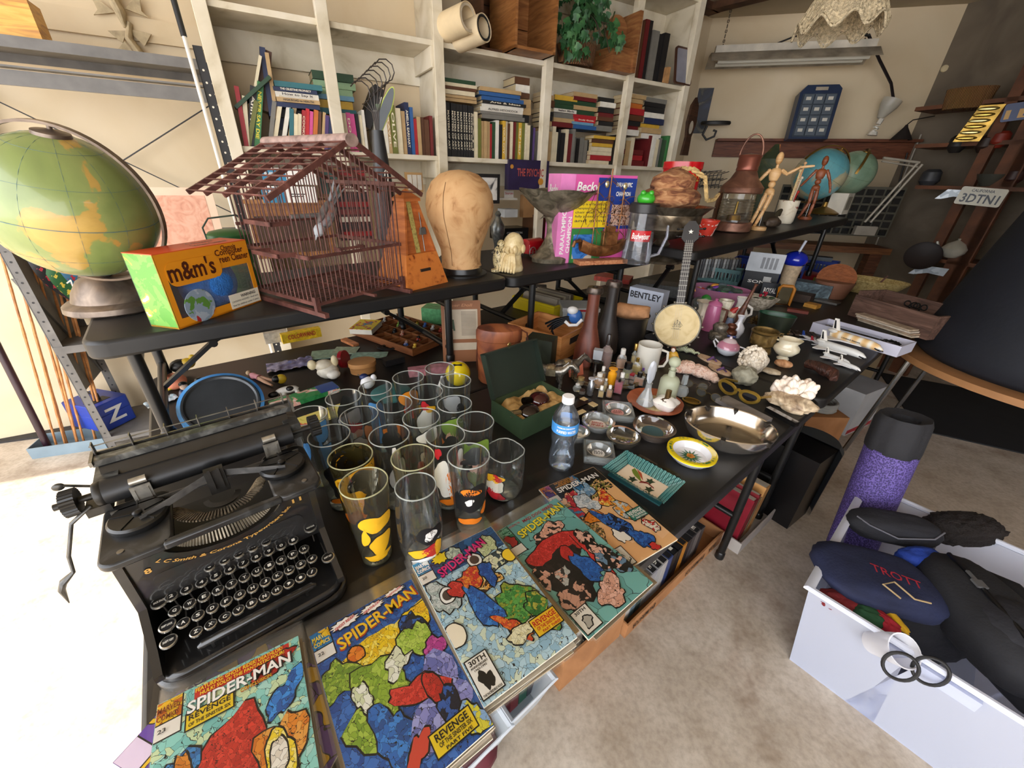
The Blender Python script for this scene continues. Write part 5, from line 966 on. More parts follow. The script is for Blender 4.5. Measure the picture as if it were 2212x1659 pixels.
comic('comic with a big red shape and white title, leftmost full cover by the typewriter',(340,1523),(640,1375),.765,((['8ecfc4','7abfb8','c9dcae','a9d8cc'],),dict(sc=60)),
 [(box_(0,.16,.89,1),['e8b820','c86a1c'],60,True)]+pricebox(.885)+[(box_(.24,.92,.925,.985),['c8342c'],1,False),(blobp(.78,.90,.14,.05,10,4),['c83028','a8201c'],90,True),(blobp(.42,.45,.22,.34,-38,5,j=.12),['c03024','d84030','b02820','c83a2c'],110,True),(blobp(.12,.50,.13,.20,-20,6),['2a6aa8','1a2a3a','3a86c4'],80,True),(blobp(.20,.58,.06,.12,0,16),['d88a2c','c87820'],60,True),(blobp(.86,.72,.14,.07,35,7),['2f7ac8','3a90dc','2058a0'],70,True),(blobp(.80,.48,.14,.16,0,8),['d8862a','e0a048','c87020'],70,True),(blobp(.78,.44,.09,.13,0,9,j=.1),['e8d030','f0e080'],90,True),(blobp(.77,.44,.055,.09,0,31,j=.1),['e8e4d8','d8d0c0'],70,True),(blobp(.49,.44,.035,.035,20,33,j=.1),['f0ece4'],1,True),(blobp(.64,.24,.2,.12,0,10),['1c2630','3a4a58','2a6aa8'],80,True),(blobp(.3,.10,.26,.14,0,11),['d88a2c','b02820','e0a048'],80,True),(blobp(.86,.12,.12,.12,0,12),['2a6aa8','c8ccd0','e8b820'],80,True),(blobp(.58,.05,.16,.08,0,13),['d8c020','3a86c4'],80,True),(box_(.20,.50,.79,.865),['e8c820'],1,True)],
 MV('7a2a10')+[('FEATURING: GHOST RIDER! DEATHLOK!',.56,.968,.62,.022,0,'f0d030',None,True),('HULK! SOLO! THE FANTASTIC FOUR!',.58,.942,.6,.02,0,'f0d030',None,True),('SPIDER-MAN',.56,.895,.72,.062,0,'f4f2ec','1a1a1a',True),('REVENGE',.35,.842,.27,.026,0,'141414',None,True),('OF THE SINISTER SIX',.35,.809,.27,.018,0,'141414',None,True),('CONCLUSION',.66,.848,.22,.018,0,'d8b020','a02018',True),('23',.05,.85,.05,.02,0,'222222',None,True)])
comic('comic with yellow title, blue sky and large green shape in the middle of the row',(668,1375),(876,1258),.757,((['2a62b0','2458a4','3a72c0','1f4c94'],),dict(sc=70)),
 [(box_(0,.16,.89,1),['2a80c0','e8b820'],50,True)]+pricebox(.885)+[(blobp(.5,.70,.42,.11,10,41),['e8c81c','f0dc60','e0b818'],90,False),(blobp(.85,.70,.14,.12,0,52),['f0d020','e8b818'],70,True),(blobp(.80,.70,.10,.10,60,42),['101828','1c3058','2a60b0'],90,True),(blobp(.30,.74,.065,.045,0,44,j=.06),['e08428','d06a1c'],60,True),(blobp(.12,.66,.14,.11,0,45),['8aa838','a8c04a','6f9030'],90,True),(blobp(.34,.45,.28,.17,0,46),['8fae38','a9c34c','7a9c30'],80,True),(blobp(.62,.58,.16,.07,25,47),['e8eadc','d8dcc0'],50,True),(blobp(.78,.62,.14,.09,20,48),['9aba40','b4cc58'],90,True),(blobp(.88,.50,.10,.07,0,49),['b03a8c','c850a0'],90,True),(blobp(.24,.5,.07,.07,0,53),['e8eadc','d0d8b0'],60,True),(blobp(.36,.24,.14,.16,0,50),['2a6ab8','3a84d0','1f5090'],80,True),(blobp(.75,.25,.26,.2,0,56),['8a8cc8','a0a4d8','6a70b0'],60,False),(blobp(.66,.35,.22,.07,-20,57),['c03028','d84438'],130,True),(blobp(.74,.33,.07,.08,0,58,j=.08),['c83028','b02820'],110,True),(blobp(.80,.19,.07,.12,20,59),['2f5ca8','141c30'],80,True),(blobp(.45,.12,.12,.05,30,60),['d04a38'],1,True),(blobp(.9,.08,.1,.08,0,61),['8ab0d8','d8d040'],90,True),(box_(.56,.90,.045,.145),['e8cc20'],1,True),(star(.30,.955,.14,.032),['f4f2ec'],1,True),(star(.56,.955,.12,.028),['f4f2ec'],1,True),(star(.80,.975,.11,.022),['f4f2ec'],1,True)],
 MV('f0d030')+[('GHOST RIDER!',.30,.955,.19,.02,12,'c02020',None,True),('DEATHLOK!',.56,.955,.17,.018,12,'c02020',None,True),('SLEEPWALKER!',.80,.975,.16,.014,12,'c02020',None,True),('SPIDER-MAN',.58,.875,.78,.078,8,'e8c020','a83a10',True)]+rev(.73,.118,0,pt='PART FIVE',w=.28)+[('22',.05,.85,.05,.02,0,'222222',None,True)])
comic('comic with pink title, red and blue central shape and green lower right corner',(890,1221),(1052,1141),.762,((['a8ccdc','b8d8e4','98c0d4','d4e0c8'],),dict(sc=60)),
 [(box_(0,1,.80,1),['2a5a8a','234c78','33689a'],40,False),(box_(0,.16,.89,1),['2f88b8','e8f0f0'],50,True)]+pricebox(.885)+[(star(.30,.945,.11,.045),['f0dc28'],1,True),(blobp(.45,.93,.07,.06,0,71),['c8d8c4','a8bcae'],80,True),(blobp(.82,.86,.10,.08,0,72),['d4dcb0','c0cc98'],80,True),(blobp(.70,.70,.28,.08,8,73),['d8dcb4','e8e8c8','30444a'],70,True),(blobp(.12,.66,.12,.12,0,81),['c8d0cc','a8b8b4'],70,True),(blobp(.6,.60,.13,.06,0,82),['e0a040','f0d890','40281c'],110,True),(blobp(.17,.66,.075,.055,0,74,j=.04),['f0f0ea'],1,True),(blobp(.17,.66,.052,.037,0,74,j=.02),['4a3c34'],1,False),(blobp(.60,.80,.075,.055,0,75,j=.04),['f0f0ea'],1,True),(blobp(.60,.80,.052,.037,0,75,j=.02),['4a3c34'],1,False),(blobp(.44,.68,.13,.09,20,76),['d05a24','c8342c','e08a30'],120,True),(blobp(.28,.66,.10,.05,-30,77),['c03028','d84438'],120,True),(blobp(.64,.66,.08,.08,10,78),['2a62b0','1f4c94'],110,True),(blobp(.70,.36,.18,.17,0,79),['3f8a3c','5aa048','8a9a34'],90,True),(blobp(.42,.47,.085,.20,18,80),['2a6ab8','2058a0','3a84d0'],80,True),(blobp(.56,.25,.15,.05,-38,83),['d04a28','e07a30'],100,True),(blobp(.87,.25,.12,.12,0,84),['4a9040','2f7030','a8a840'],90,True),(blobp(.05,.40,.10,.075,0,85,j=.04),['f0e8d0'],1,True),(blobp(.96,.70,.08,.05,0,86,j=.04),['f4d030'],1,True),(blobp(.6,.2,.14,.05,0,87),['e8e4c0','d8d0a0'],90,True),(box_(.02,.22,.025,.235),['f2f0e8'],1,True),(blobp(.12,.10,.055,.055,0,88),['141414'],1,False),(box_(.70,.985,.12,.225),['e8c020'],1,True)],
 MV('ffffff')+[('SPIDER-MAN',.50,.865,.62,.07,12,'d82a78','5a1030',True)]+rev(.845,.195,0,'c02020','PART THREE',.26)+[('30TH',.12,.212,.16,.03,0,'141414',None,True),('ANNIVERSARY',.12,.185,.17,.013,0,'141414',None,True),('1962-1992',.12,.168,.12,.012,0,'141414',None,True),('THE INCREDIBLE HULK',.12,.035,.18,.013,0,'141414',None,True),('20',.05,.85,.05,.02,0,'222222',None,True)])
comic('comic with teal cover, yellow title and a red arched shape',(1070,1150),(1178,1089),.749,((['6fae a8'.replace(' ',''),'7ab8b0','68a49e'],),dict(sc=16,line=.01)),
 [(box_(0,.16,.80,1),['2f7a5a','6fae98'],30,True)]+pricebox(.80)+[(blobp(.08,.86,.06,.05,0,101),['a82420'],1,True),(blobp(.55,.76,.20,.07,0,102),['e8b49c','d8a088','2a2020'],70,True),(blobp(.10,.52,.13,.12,0,103),['dca890','141414'],60,True),(blobp(.36,.38,.24,.18,0,104),['141414','201c1c'],40,True),(blobp(.28,.45,.10,.09,0,105),['b8b8b0','d8a890','2a2a2a'],90,True),(blobp(.44,.60,.40,.11,0,106,j=.1),['c8302c','b82824','d8403a'],140,True),(blobp(.42,.52,.22,.08,0,107),['141414','2a2020'],60,False),(blobp(.50,.52,.07,.08,0,108,j=.08),['c8302c','b82824'],120,True),(blobp(.56,.36,.09,.16,20,109),['2a6ab8','2058a0'],90,True),(blobp(.74,.40,.06,.18,5,110),['c8302c','d8403a'],140,True),(blobp(.82,.52,.10,.10,0,111),['141414','e0b09a'],60,True),(blobp(.85,.30,.14,.14,0,112),['1a1a1a','6a88a0','e0b09a'],60,True),(blobp(.55,.13,.16,.10,0,113),['e6b8a4','d8a48c'],60,True),(blobp(.2,.24,.16,.1,0,114),['201818','c89880'],60,True),(box_(.02,.22,.02,.17),['ece8dc'],1,True),(blobp(.12,.08,.05,.03,0,115),['b8b4a8'],1,True)],
 MV('9ad8c0',.08,.94)+[('RETURN TO THE',.25,.965,.16,.02,0,'c02a3a',None,True),('MAD DOG WARD',.62,.955,.5,.032,0,'a82430',None,True),('SPIDER-MAN',.58,.885,.76,.07,6,'e8d82c','3a3a10',True),('30TH',.12,.152,.14,.022,0,'141414',None,True)])
comic('comic with white title on black over orange sand, rightmost of the row',(1164,1057),(1278,1010),.744,((['e8b880','e4b078','ecc090'],),dict(sc=10,line=.0)),
 [(box_(0,1,.80,1),['141414'],1,False),(box_(0,.16,.86,1),['e08a3a','c870a0'],50,True),(blobp(.08,.88,.05,.045,0,120),['5a2a7a'],1,True)]+pricebox(.86)+[(blobp(.72,.74,.24,.09,0,121),['141414','e8b880','8a8a3a'],150,False),(blobp(.12,.50,.16,.22,0,122),['5a4a34','e8b880','a89050'],150,False),(blobp(.52,.78,.13,.13,-20,123),['8ab0cc','6a94b8','b8ccd8'],80,True),(blobp(.55,.92,.07,.11,0,124),['3a86b8','2a6a98'],80,True),(blobp(.30,.76,.12,.07,10,125),['c83040','a82430','e8c890'],110,True),(blobp(.42,.66,.16,.09,-10,126),['c8d0d4','a8b8c4','d8dcdc'],80,True),(blobp(.70,.62,.10,.10,0,127),['d83a30','e88a30','e8c860'],100,True),(blobp(.16,.60,.10,.08,-20,128),['c83040','3a86b8'],100,True),(blobp(.34,.50,.14,.06,10,129),['e89028','d87820'],90,True),(blobp(.50,.36,.10,.19,25,130),['2a6ab8','1f4c94','141c30'],90,True),(blobp(.78,.42,.09,.16,25,131),['c8ccc8','e8a040','a8b8c0'],80,True),(blobp(.42,.24,.07,.07,0,132),['ece8dc'],1,True),(blobp(.62,.14,.10,.10,20,133),['2a6ab8','1f4c94'],90,True),(blobp(.88,.20,.07,.07,0,134),['c8302c','e8e0d0'],80,True),(blobp(.66,.04,.06,.03,0,135),['c8302c'],1,True),(box_(.02,.30,.01,.17),['dcd8cc'],1,True),(blobp(.16,.09,.10,.06,0,136),['c8c4b8','e8e4d8'],90,True),(box_(.74,.99,.30,.40),['2a7a68'],1,True)],
 MV('5a2a7a')+[('THE SAGA! DEATHLOK',.40,.975,.34,.016,0,'e8a030',None,True),('AND SOLO AND',.42,.955,.28,.016,0,'e8a030',None,True),('A STRANGER STANDS IN',.40,.935,.38,.016,0,'e8a030',None,True),('SPIDER-MAN',.56,.89,.72,.06,0,'f2f0ea','141414',True)]+rev(.865,.372,0,'f2f0ea','PART FOUR',.23)+[('21',.05,.82,.05,.02,0,'222222',None,True)])
comic('purple comic peeking out at the lower left corner',(243,1648),(372,1508),.740,((['5a3a9a','6a48a8','e8c020'],),dict(sc=22)),[(box_(0,.16,.86,1),['e8d8f0'],1,True),(blobp(.6,.5,.3,.2,0,140),['e8c020','c83028'],60,True)],[('MAD DOG WARD',.62,.95,.62,.05,0,'f0ecf4',None,True)])
# ---------- front table: bottles, ashtrays, trays ----------
def pxm(p): return 1/PM(p)
def scale(mm,k): mm.v=[tuple(x*k for x in v) for v in mm.v]; return mm
def lat(name,label,cat,x,y,z,prof,m_,k=1,h=None,rz=0,group=None,nm='body',n=32,sx=1,sy=1,loc=None,**kw):
    g=loc if loc is not None else P(x,y,z); t=thing(name,label,cat,g,face(g)+rad(rz),group); mm=M(); mm.lathe([(a*k,b*k) for a,b in prof],n=n,sx=sx,sy=sy,**kw); part(t,nm,mm,m_); return t
def cyx(r,a0,zc): return lambda x,y,z:(r*math.sin(x/r+a0),-r*math.cos(x/r+a0),zc+y)
# water bottle
g=P(1211,1004); t=thing('water_bottle','clear plastic water bottle with white cap and blue label','bottle',g,face(g)); r=.033
bp_=[(0,.004),(r*.8,.0),(r*.98,.01)]+[(r*(.97 if i%2 else 1.0)*(.90 if 4<=i<=6 else 1),.015+.0105*i) for i in range(9)]+[(r*.99,.112),(r*.99,.142),(r*.9,.155),(r*.62,.175),(r*.42,.187),(r*.42,.192)]
mm=M(); mm.lathe(bp_,n=36); part(t,'body',mm,film('f6f9fc',.5,.02,.04),sm=60)
mm=M(); mm.lathe([(r*.42,.19),(r*.45,.191),(r*.45,.206),(r*.40,.208),(0,.208)],n=24); part(t,'cap',mm,mt('f2f2f2',.35,var=0))
mm=M(); mm.lathe([(r*1.005,.114),(r*1.005,.142)],n=36); part(t,'label',mm,mt('4a94d8',.3,var=0))
mm=M(); text(mm,'PURIFIED WATER',.05,.008,None,fn=cyx(r*1.02,.15,.124)); text(mm,'PREMIUM DRINKING',.045,.004,None,fn=cyx(r*1.02,.1,.135)); part(t,'lettering',mm,wht)
mm=M(); mm.lathe([(0,.006)]+[(a*.93,b) for a,b in bp_[2:12]]+[(r*.9,.128),(0,.128)],n=32,wob=lambda a,z:1+.03*math.sin(5*a+z*200)); part(t,'water',mm,film('eef4fa',.6,.03,.05))
# green box with bottles
q0=P(1066,862,.802); q1=P(1129,908,.802); q2=P(1240,858,.802); bz=.802-TZ
xx=(q2-q1); wx=xx.length; xx.normalize(); yy=Z3.cross(xx); dy=(q1-q0).length
o_=Vc((q1.x,q1.y,TZ)); t=thing('gift_box','dark green hinged presentation box with its lid open','box',X=basis(o_,xx,yy,Z3))
gn_=mt('33472f',.55,var=.1,sc=20); gnd=mt('10140f',.6)
def openbox(t,w,d,h,th,m_,inner=None,nm='wall'):
    for bx in ((0,w,0,th,0,h),(0,w,d-th,d,0,h),(0,th,th,d-th,0,h),(w-th,w,th,d-th,0,h)): mm=M(); mm.box(*bx); part(t,nm,mm,m_)
    mm=M(); mm.box(th,w-th,th,d-th,0,th); part(t,'bottom',mm,inner or m_)
openbox(t,wx,dy,bz,.004,gn_)
mm=M(); mm.grid(lambda a,b:(.005+(wx-.01)*a,.005+(dy-.01)*b,bz*.60+.016*NZ.noise(Vc((a*6,b*6,1)))+.012*abs(math.sin(a*9+b*5))),20,16); part(t,'satin_lining',mm,ramp_mat(('8a6a3a','c49c62','e0bf88'),sc=20,rough=.3))
mm=M(); Xl=X3((0,dy,bz),rx=0,ry=0)@Mx.Rotation(rad(108),4,'X')@Mx.Translation((0,-dy,0)); Xl=Mx.Translation((0,dy,bz))@Mx.Rotation(rad(-112),4,'X')@Mx.Translation((0,-dy,0))
mm.box(0,wx,0,dy,0,.004,0,X=Xl); 
for bx in ((0,wx,0,.004,-.02,0),(0,.004,0,dy,-.02,0),(wx-.004,wx,0,dy,-.02,0)): mm.box(*bx,X=Xl)
part(t,'lid',mm,mt('1f2a20',.45)); mm=M(); mm.ell(Xl@Vc((wx*.5,-.002,-.006)),.008,.002,.010); part(t,'clasp',mm,mt('c8a868',.3,.9))
for i,(x,y,lab) in enumerate(((.30,.30,'dark round perfume bottle lying nearest in the green box'),(.66,.55,'dark red round perfume bottle lying at the back in the green box'))):
    c=o_+xx*wx*x+yy*dy*y+Z3*(bz*.72); t2=thing('perfume_bottle',lab,'bottle',c,ty+rad(30)); mm=M(); mm.ell((0,0,0),.036,.034,.022,n=24,m=14); part(t2,'body',mm,mt(('160508','3a0a10')[i],.06,coat=1,var=0)); mm=M(); mm.cyl((-.028,.02,.008),(-.052,.035,.014),.011,n=14); part(t2,'cap',mm,mt('c8b48a' if i==0 else '2a2420',.2,.9,var=0))
# black open box beside it
g=P(1262,905); t=thing('jewellery_box','low black open box with cream lined flap beside the green box','box',g,AZ); mm=M(); mm.box(-.06,.06,0,.07,0,.028); part(t,'tray',mm,mt('17140f',.3)); mm=M(); mm.box(-.062,.062,.02,.074,.028,.036,X=X3((0,0,0),rx=-6)); part(t,'lid',mm,mt('0c0b0a',.15)); mm=M(); mm.box(-.06,.0,-.004,.012,.028,.031); mm.box(.04,.06,0,.06,.028,.032); part(t,'lining',mm,mt('d2b888',.5))
# ashtrays
def ash_sq(label,x,y,w,txt,lc,ang,dark=None):
    g=P(x,y); t=thing('glass_ashtray',label,'ashtray',g,ang,'glass ashtrays on the black table'); k=w*pxm(g)*.5
    mm=M(); mm.rbox(-k,k,-k,k,0,.006,k*.12); part(t,'base',mm,film(dark or 'f0f4f4',.6,.14,.05))
    mm=M()
    for a in range(4): mm.box(-k,k,-k,-k*.86,.005,.022,X=X3(rz=90*a))
    mm.lathe([(k*.62,.0065),(k*.78,.021),(k*.86,.021)],n=36); part(t,'rim',mm,film(dark or 'f0f4f4',.6,.14,.05))
    mm=M(); mm.lathe([(0,.0075),(k*.42,.0075)],n=28); part(t,'round_label',mm,mt(lc,.5,var=0)); mm=M()
    for i,s_ in enumerate(txt): text(mm,s_,k*.6,k*.16,X3((0,k*(.18-.2*i),.0082),rz=rad(0)))
    part(t,'lettering',mm,mt('7a2a2a' if lc!='e8e8e6' else '141414',.5,var=0)); return t
ash_sq('clear square ashtray with a round pink label',1333,895,66,('THE','RESORT'),'d8a09a',rad(-8))
ash_sq('clear square ashtray with a round white label, nearest the green comic row',1292,984,66,('BULL','HUT'),'e8e8e6',rad(-8))
def ash_rd(label,x,y,w,m_,lc,txt=(),h=.022,notch=0,group='glass ashtrays on the black table'):
    g=P(x,y); t=thing('glass_ashtray',label,'ashtray',g,face(g),group); k=w*pxm(g)*.5
    mm=M(); mm.lathe([(0,.004),(k*.6,.004),(k*.78,.010),(k*.86,h),(k,h),(k*1.0,h*.6),(k*.85,0),(0,0)],n=48,wob=lambda a,z:1+.03*math.cos(3*a)*(z>.01)); part(t,'dish',mm,m_)
    if lc:
        mm=M(); mm.lathe([(0,.0052),(k*.5,.0052)],n=28); part(t,'round_label',mm,mt(lc,.5,var=0))
    if txt:
        mm=M()
        for i,s_ in enumerate(txt): text(mm,s_,k*.7,k*.2,X3((0,k*(.15-.26*i),.0062)))
        part(t,'lettering',mm,mt('b04a3a' if lc else '8a8438',.5,var=0))
    return t
ash_rd('clear round ashtray with a white and red label',1290,920,72,film('eef2f2',.6,.16,.05),'d8ccc4',('BARNEY','INN'))
ash_rd('dark smoked round ashtray with a small gold crest',1343,953,74,film('8a8a84',.6,.08,.05),None,('CREST',))
ash_rd('clear round ashtray partly hidden behind the water bottle',1244,944,56,film('d8dcd8',.6,.14,.05),None)
ash_rd('smoky amber ashtray with embossed rim and a blue centre',1409,935,94,film('a08a7c',.7,.12,.05),'3a5a60',(),.024)
# yellow ceramic ashtray
g=P(1490,990); k=55*pxm(g); t=thing('ceramic_ashtray','yellow rimmed white ceramic ashtray with green leaf flower','ashtray',g,face(g))
mm=M(); mm.lathe([(0,.006),(k*.66,.006),(k*.74,.016),(k*.78,.024),(k,.026),(k*1.0,.020),(k*.8,.004),(k*.7,0),(0,0)],n=48); part(t,'dish',mm,mt('e6e6ea',.15,coat=.8,var=.02))
mm=M(); mm.lathe([(k*.765,.0246),(k*.9,.0268),(k*1.003,.0262),(k*1.004,.021)],n=48); part(t,'yellow_rim',mm,mt('e2c81c',.2,coat=.5,var=.03))
mm=M(); 
for i in range(14): a=2*math.pi*i/14; mm.poly([(0,0),(k*.2*math.cos(a-.25),k*.2*math.sin(a-.25)),(k*(.46+.08*(i%2))*math.cos(a),k*(.46+.08*(i%2))*math.sin(a)),(k*.2*math.cos(a+.25),k*.2*math.sin(a+.25))],.0068+.0001*i)
part(t,'leaf_pattern',mm,mt('2f6a44',.3,var=0)); mm=M()
for i in range(5): a=2*math.pi*i/5; mm.lathe([(0,0),(k*.08,0)],n=12,X=X3((k*.1*math.cos(a),k*.1*math.sin(a),.0086)))
part(t,'flower',mm,mt('d88a28',.3,var=0)); mm=M()
for s_,a0 in (('NEW YORK',90),('LEGRENADE',-60),('PARIS',190)):
    for i,ch in enumerate(s_): a=rad(a0-(i-len(s_)/2)*11); text(mm,ch,k*.09,k*.10,X3((k*.88*math.cos(a),k*.88*math.sin(a),.0285),rz=math.degrees(a)-90))
for a in (60,200,320): a=rad(a); mm.box(-k*.03,k*.03,-k*.12,k*.12,.026,.0275,X=X3((k*.88*math.cos(a),k*.88*math.sin(a),0),rz=math.degrees(a)))
part(t,'lettering',mm,mt('3a6a34',.4,var=0))
# large polished oval bowl
g=P(1565,950); t=thing('metal_bowl','large polished silver oval bowl with six notches in its rim','bowl',g,rad(-12)); k=102*pxm(P(1565,915,TZ+.05))
def pnot(a,z): return 1
al=mt('d4cec6',.16,.95,var=.06,sc=3); n_=96; outer=[(k*.70,0),(k*.86,.014),(k*.97,.040),(k*1.0,.055)]; inner=[(k*.965,.055),(k*.90,.034),(k*.80,.012),(k*.74,.008),(0,.008)]
mm=M(); mm.lathe(outer,n=n_,sy=.80); 
for (vi,v) in enumerate(mm.v): pass
part(t,'outer_wall',mm,al); mm=M(); mm.lathe(inner,n=n_,sy=.80); part(t,'inner_wall',mm,mt('cfc6ba',.16,1,var=.05,sc=3)); mm=M(); mm.lathe([(k*1.0,.055),(k*.98,.0575),(k*.962,.055)],n=n_,sy=.8); part(t,'rim',mm,al)
for i,a in enumerate((20,70,110,150,250,310)):
    a=rad(a); mm=M(); c=Vc((k*.965*math.cos(a),k*.965*.8*math.sin(a),.047)); mm.prism([(-.006,0),(.006,0),(.0,-.016)],-.009,.009,X=basis(c+Z3*.0105,Vc((-math.sin(a),math.cos(a),0)),Z3,Vc((math.cos(a),math.sin(a),0)))); part(t,'notch',mm,mt('2a2622',.4))
# teal tray
c0=P(1300,1016,.75);c1=P(1352,979,.75);c2=P(1481,1049,.75);c3=P(1431,1096,.75)
u_=(c2-c1); w_=((c2-c1).length+(c3-c0).length)/2; u_.normalize(); v_=Z3.cross(u_); h_=((c1-c0).length+(c2-c3).length)/2
t=thing('ceramic_tray','rectangular teal ceramic tray with fluted sloping sides and twig painting','tray',X=basis(Vc((c0.x,c0.y,TZ)),u_,v_,Z3)); i_=.026; tl=ramp_mat(('1c4446','3a7472','6aa49c','2a5a5c'),'wave',38,.25,1.5,coat=.6)
for nm,q in (('front',[(0,0,.024),(w_,0,.024),(w_-i_,i_,.006),(i_,i_,.006)]),('rear',[(w_,h_,.024),(0,h_,.024),(i_,h_-i_,.006),(w_-i_,h_-i_,.006)]),('left',[(0,h_,.024),(0,0,.024),(i_,i_,.006),(i_,h_-i_,.006)]),('right',[(w_,0,.024),(w_,h_,.024),(w_-i_,h_-i_,.006),(w_-i_,i_,.006)])):
    mm=M(); N_=14; a,b,c,d=[Vc(p) for p in q]
    for j in range(N_):
        f,g2=j/N_,(j+1)/N_; p,q1_,r_,s_=a.lerp(b,f),a.lerp(b,g2),d.lerp(c,g2),d.lerp(c,f); mid=(p+q1_)/2-Z3*.0; mid2=(r_+s_)/2; e_=Vc((0,0,.0025)); mm.add([p,mid+e_,mid2+e_,s_,q1_,r_],[(0,1,2,3),(1,4,5,2)])
    part(t,'fluted_side',mm,tl,sm=20)
mm=M(); mm.box(.012,w_-.012,.012,h_-.012,0,.004); part(t,'underside',mm,mt('1c4446',.3)); mm=M(); mm.box(i_-.001,w_-i_+.001,i_-.001,h_-i_+.001,.004,.0064); part(t,'cream_panel',mm,mt('e6d2b8',.25,coat=.5,var=.03))
mm=M(); mm.poly([(x*w_,y*h_) for x,y in [(.28,.75),(.36,.68),(.44,.58),(.50,.47),(.52,.44),(.46,.46),(.38,.50),(.32,.56),(.27,.64)]],.0068,0); mm.poly([(x*w_,y*h_) for x,y in [(.31,.76),(.42,.70),(.52,.50),(.46,.56),(.38,.66)]],.007,1)
for x,y in ((.60,.60),(.68,.34),(.40,.36)): mm.poly([(x*w_+px_*.013*(1 if i%2 else .5),y*h_+py_*.013*(1 if i%2 else .5)) for i,(px_,py_) in enumerate([(math.cos(i*.57),math.sin(i*.57)) for i in range(11)])],.0072,2)
mm.poly([(x*w_,y*h_) for x,y in [(.50,.46),(.58,.52),(.70,.48),(.72,.44),(.60,.48),(.54,.42),(.50,.36)]],.0074,3); part(t,'painted_twig',mm,[mt('6a7a28',.4,var=0),mt('a84a28',.4,var=0),mt('2a3a24',.4,var=0),mt('7a2a24',.4,var=0)])
# knife
a=P(1380,986); b=P(1470,1032); t=thing('butter_knife','tarnished silver serving knife between the teal tray and yellow ashtray','knife',a,yaw(a,b)); L=(b-a).length; mm=M(); mm.tube([(0,0,.004),(L*.08,0,.005),(L*.45,0,.004)],[.006,.005,.003],flat=.4); part(t,'handle',mm,mt('6a6258',.35,.8,var=.3,sc=60)); mm=M(); mm.prism([(L*.44,-.003),(L*.6,-.010),(L*.85,-.010),(L*1.0,-.002),(L*.95,.006),(L*.6,.007),(L*.44,.003)],.002,.0035); part(t,'blade',mm,mt('5a544c',.3,.85,var=.4,sc=70))
# plate with scent bottles
g=P(1413,873); k=60*pxm(g); pl=g; t=thing('plate','brick red lobed plate with scalloped rim under the scent bottles','plate',g,0); mm=M(); mm.lathe([(0,.004),(k*.6,.004),(k*.72,.010),(k,.014),(k*.98,.010),(k*.7,.0),(0,0)],n=72,wob=lambda a,z:1+.04*abs(math.cos(3*a))*(z>.008)); part(t,'dish',mm,ramp_mat(('8a4226','a85a38','b86a44'),sc=14,rough=.4)); mm=M(); mm.lathe([(0,.0045),(k*.62,.0048)],n=40); part(t,'centre',mm,ramp_mat(('8a7a4a','c8b48a','7a8a6a'),'noise',60,.4,.5))
fro=film('cfd3b8',.3,.55,.35)
g=P(1436,868)+Z3*.012; t=thing('scent_bottle','tall frosted glass bottle with a round ball stopper','bottle',g,0); k=HT(g,1451,762)/.2
mm=M(); mm.lathe([(0,0),(.036,0),(.037,.01),(.037,.085),(.030,.098),(.014,.106),(.012,.13),(.016,.133)],n=32); scale(mm,k); part(t,'body',mm,fro); mm=M(); mm.ell((0,0,.165),.022,n=24,m=14); mm.cyl((0,0,.13),(0,0,.148),.010); scale(mm,k); part(t,'stopper',mm,fro)
g=P(1392,876)+Z3*.006; t=thing('scent_bottle','cone shaped clear glass bottle with a tall crystal stopper','bottle',g,0); k=HT(g,1414,776)/.19
mm=M(); mm.lathe([(0,0),(.030,0),(.034,.006),(.024,.035),(.012,.065),(.010,.09),(.013,.092)],n=12); scale(mm,k); part(t,'body',mm,film('eef0f0',.7,.20,.05)); mm=M(); mm.lathe([(.006,.09),(.014,.11),(.016,.15),(.010,.175),(0,.185)],n=6,sy=.5); scale(mm,k); part(t,'stopper',mm,film('eef0f4',.9,.3,.05))
g=P(1470,856)+Z3*.006; t=thing('scent_bottle','small square crystal bottle with a cut glass stopper','bottle',g,.4); k=HT(g,1466,806)/.10
mm=M(); mm.lathe([(0,0),(.024,0),(.028,.02),(.022,.04),(.008,.048),(.010,.052)],n=8); scale(mm,k); part(t,'body',mm,film('e6ecee',.8,.3,.05)); mm=M(); mm.box(-.010,.010,-.008,.008,.054,.098,tp=.001); scale(mm,k); part(t,'stopper',mm,film('e6ecee',.8,.3,.08))
g=P(1435,886)+Z3*.006; t=thing('scent_bottle','white and gilt porcelain flower shaped atomiser with brass neck','bottle',g,0); k=28*pxm(g)
mm=M(); mm.lathe([(0,0),(k*.6,0),(k*.9,k*.35),(k*1.0,k*.7),(k*.7,k*.95),(k*.25,k*1.1),(0,k*1.1)],n=36,wob=lambda a,z:1+.12*math.cos(4*a)); part(t,'body',mm,ramp_mat(('4a3a2a','f0ece4','f4f0ea','e8e0d4'),'noise',26,.15,1,const=True,pos=(0,.36,.5,.7),coat=.8)); mm=M(); mm.cyl((0,0,k*1.0),(0,0,k*1.7),k*.22,n=14); part(t,'neck',mm,mt('7a5e38',.35,.8))
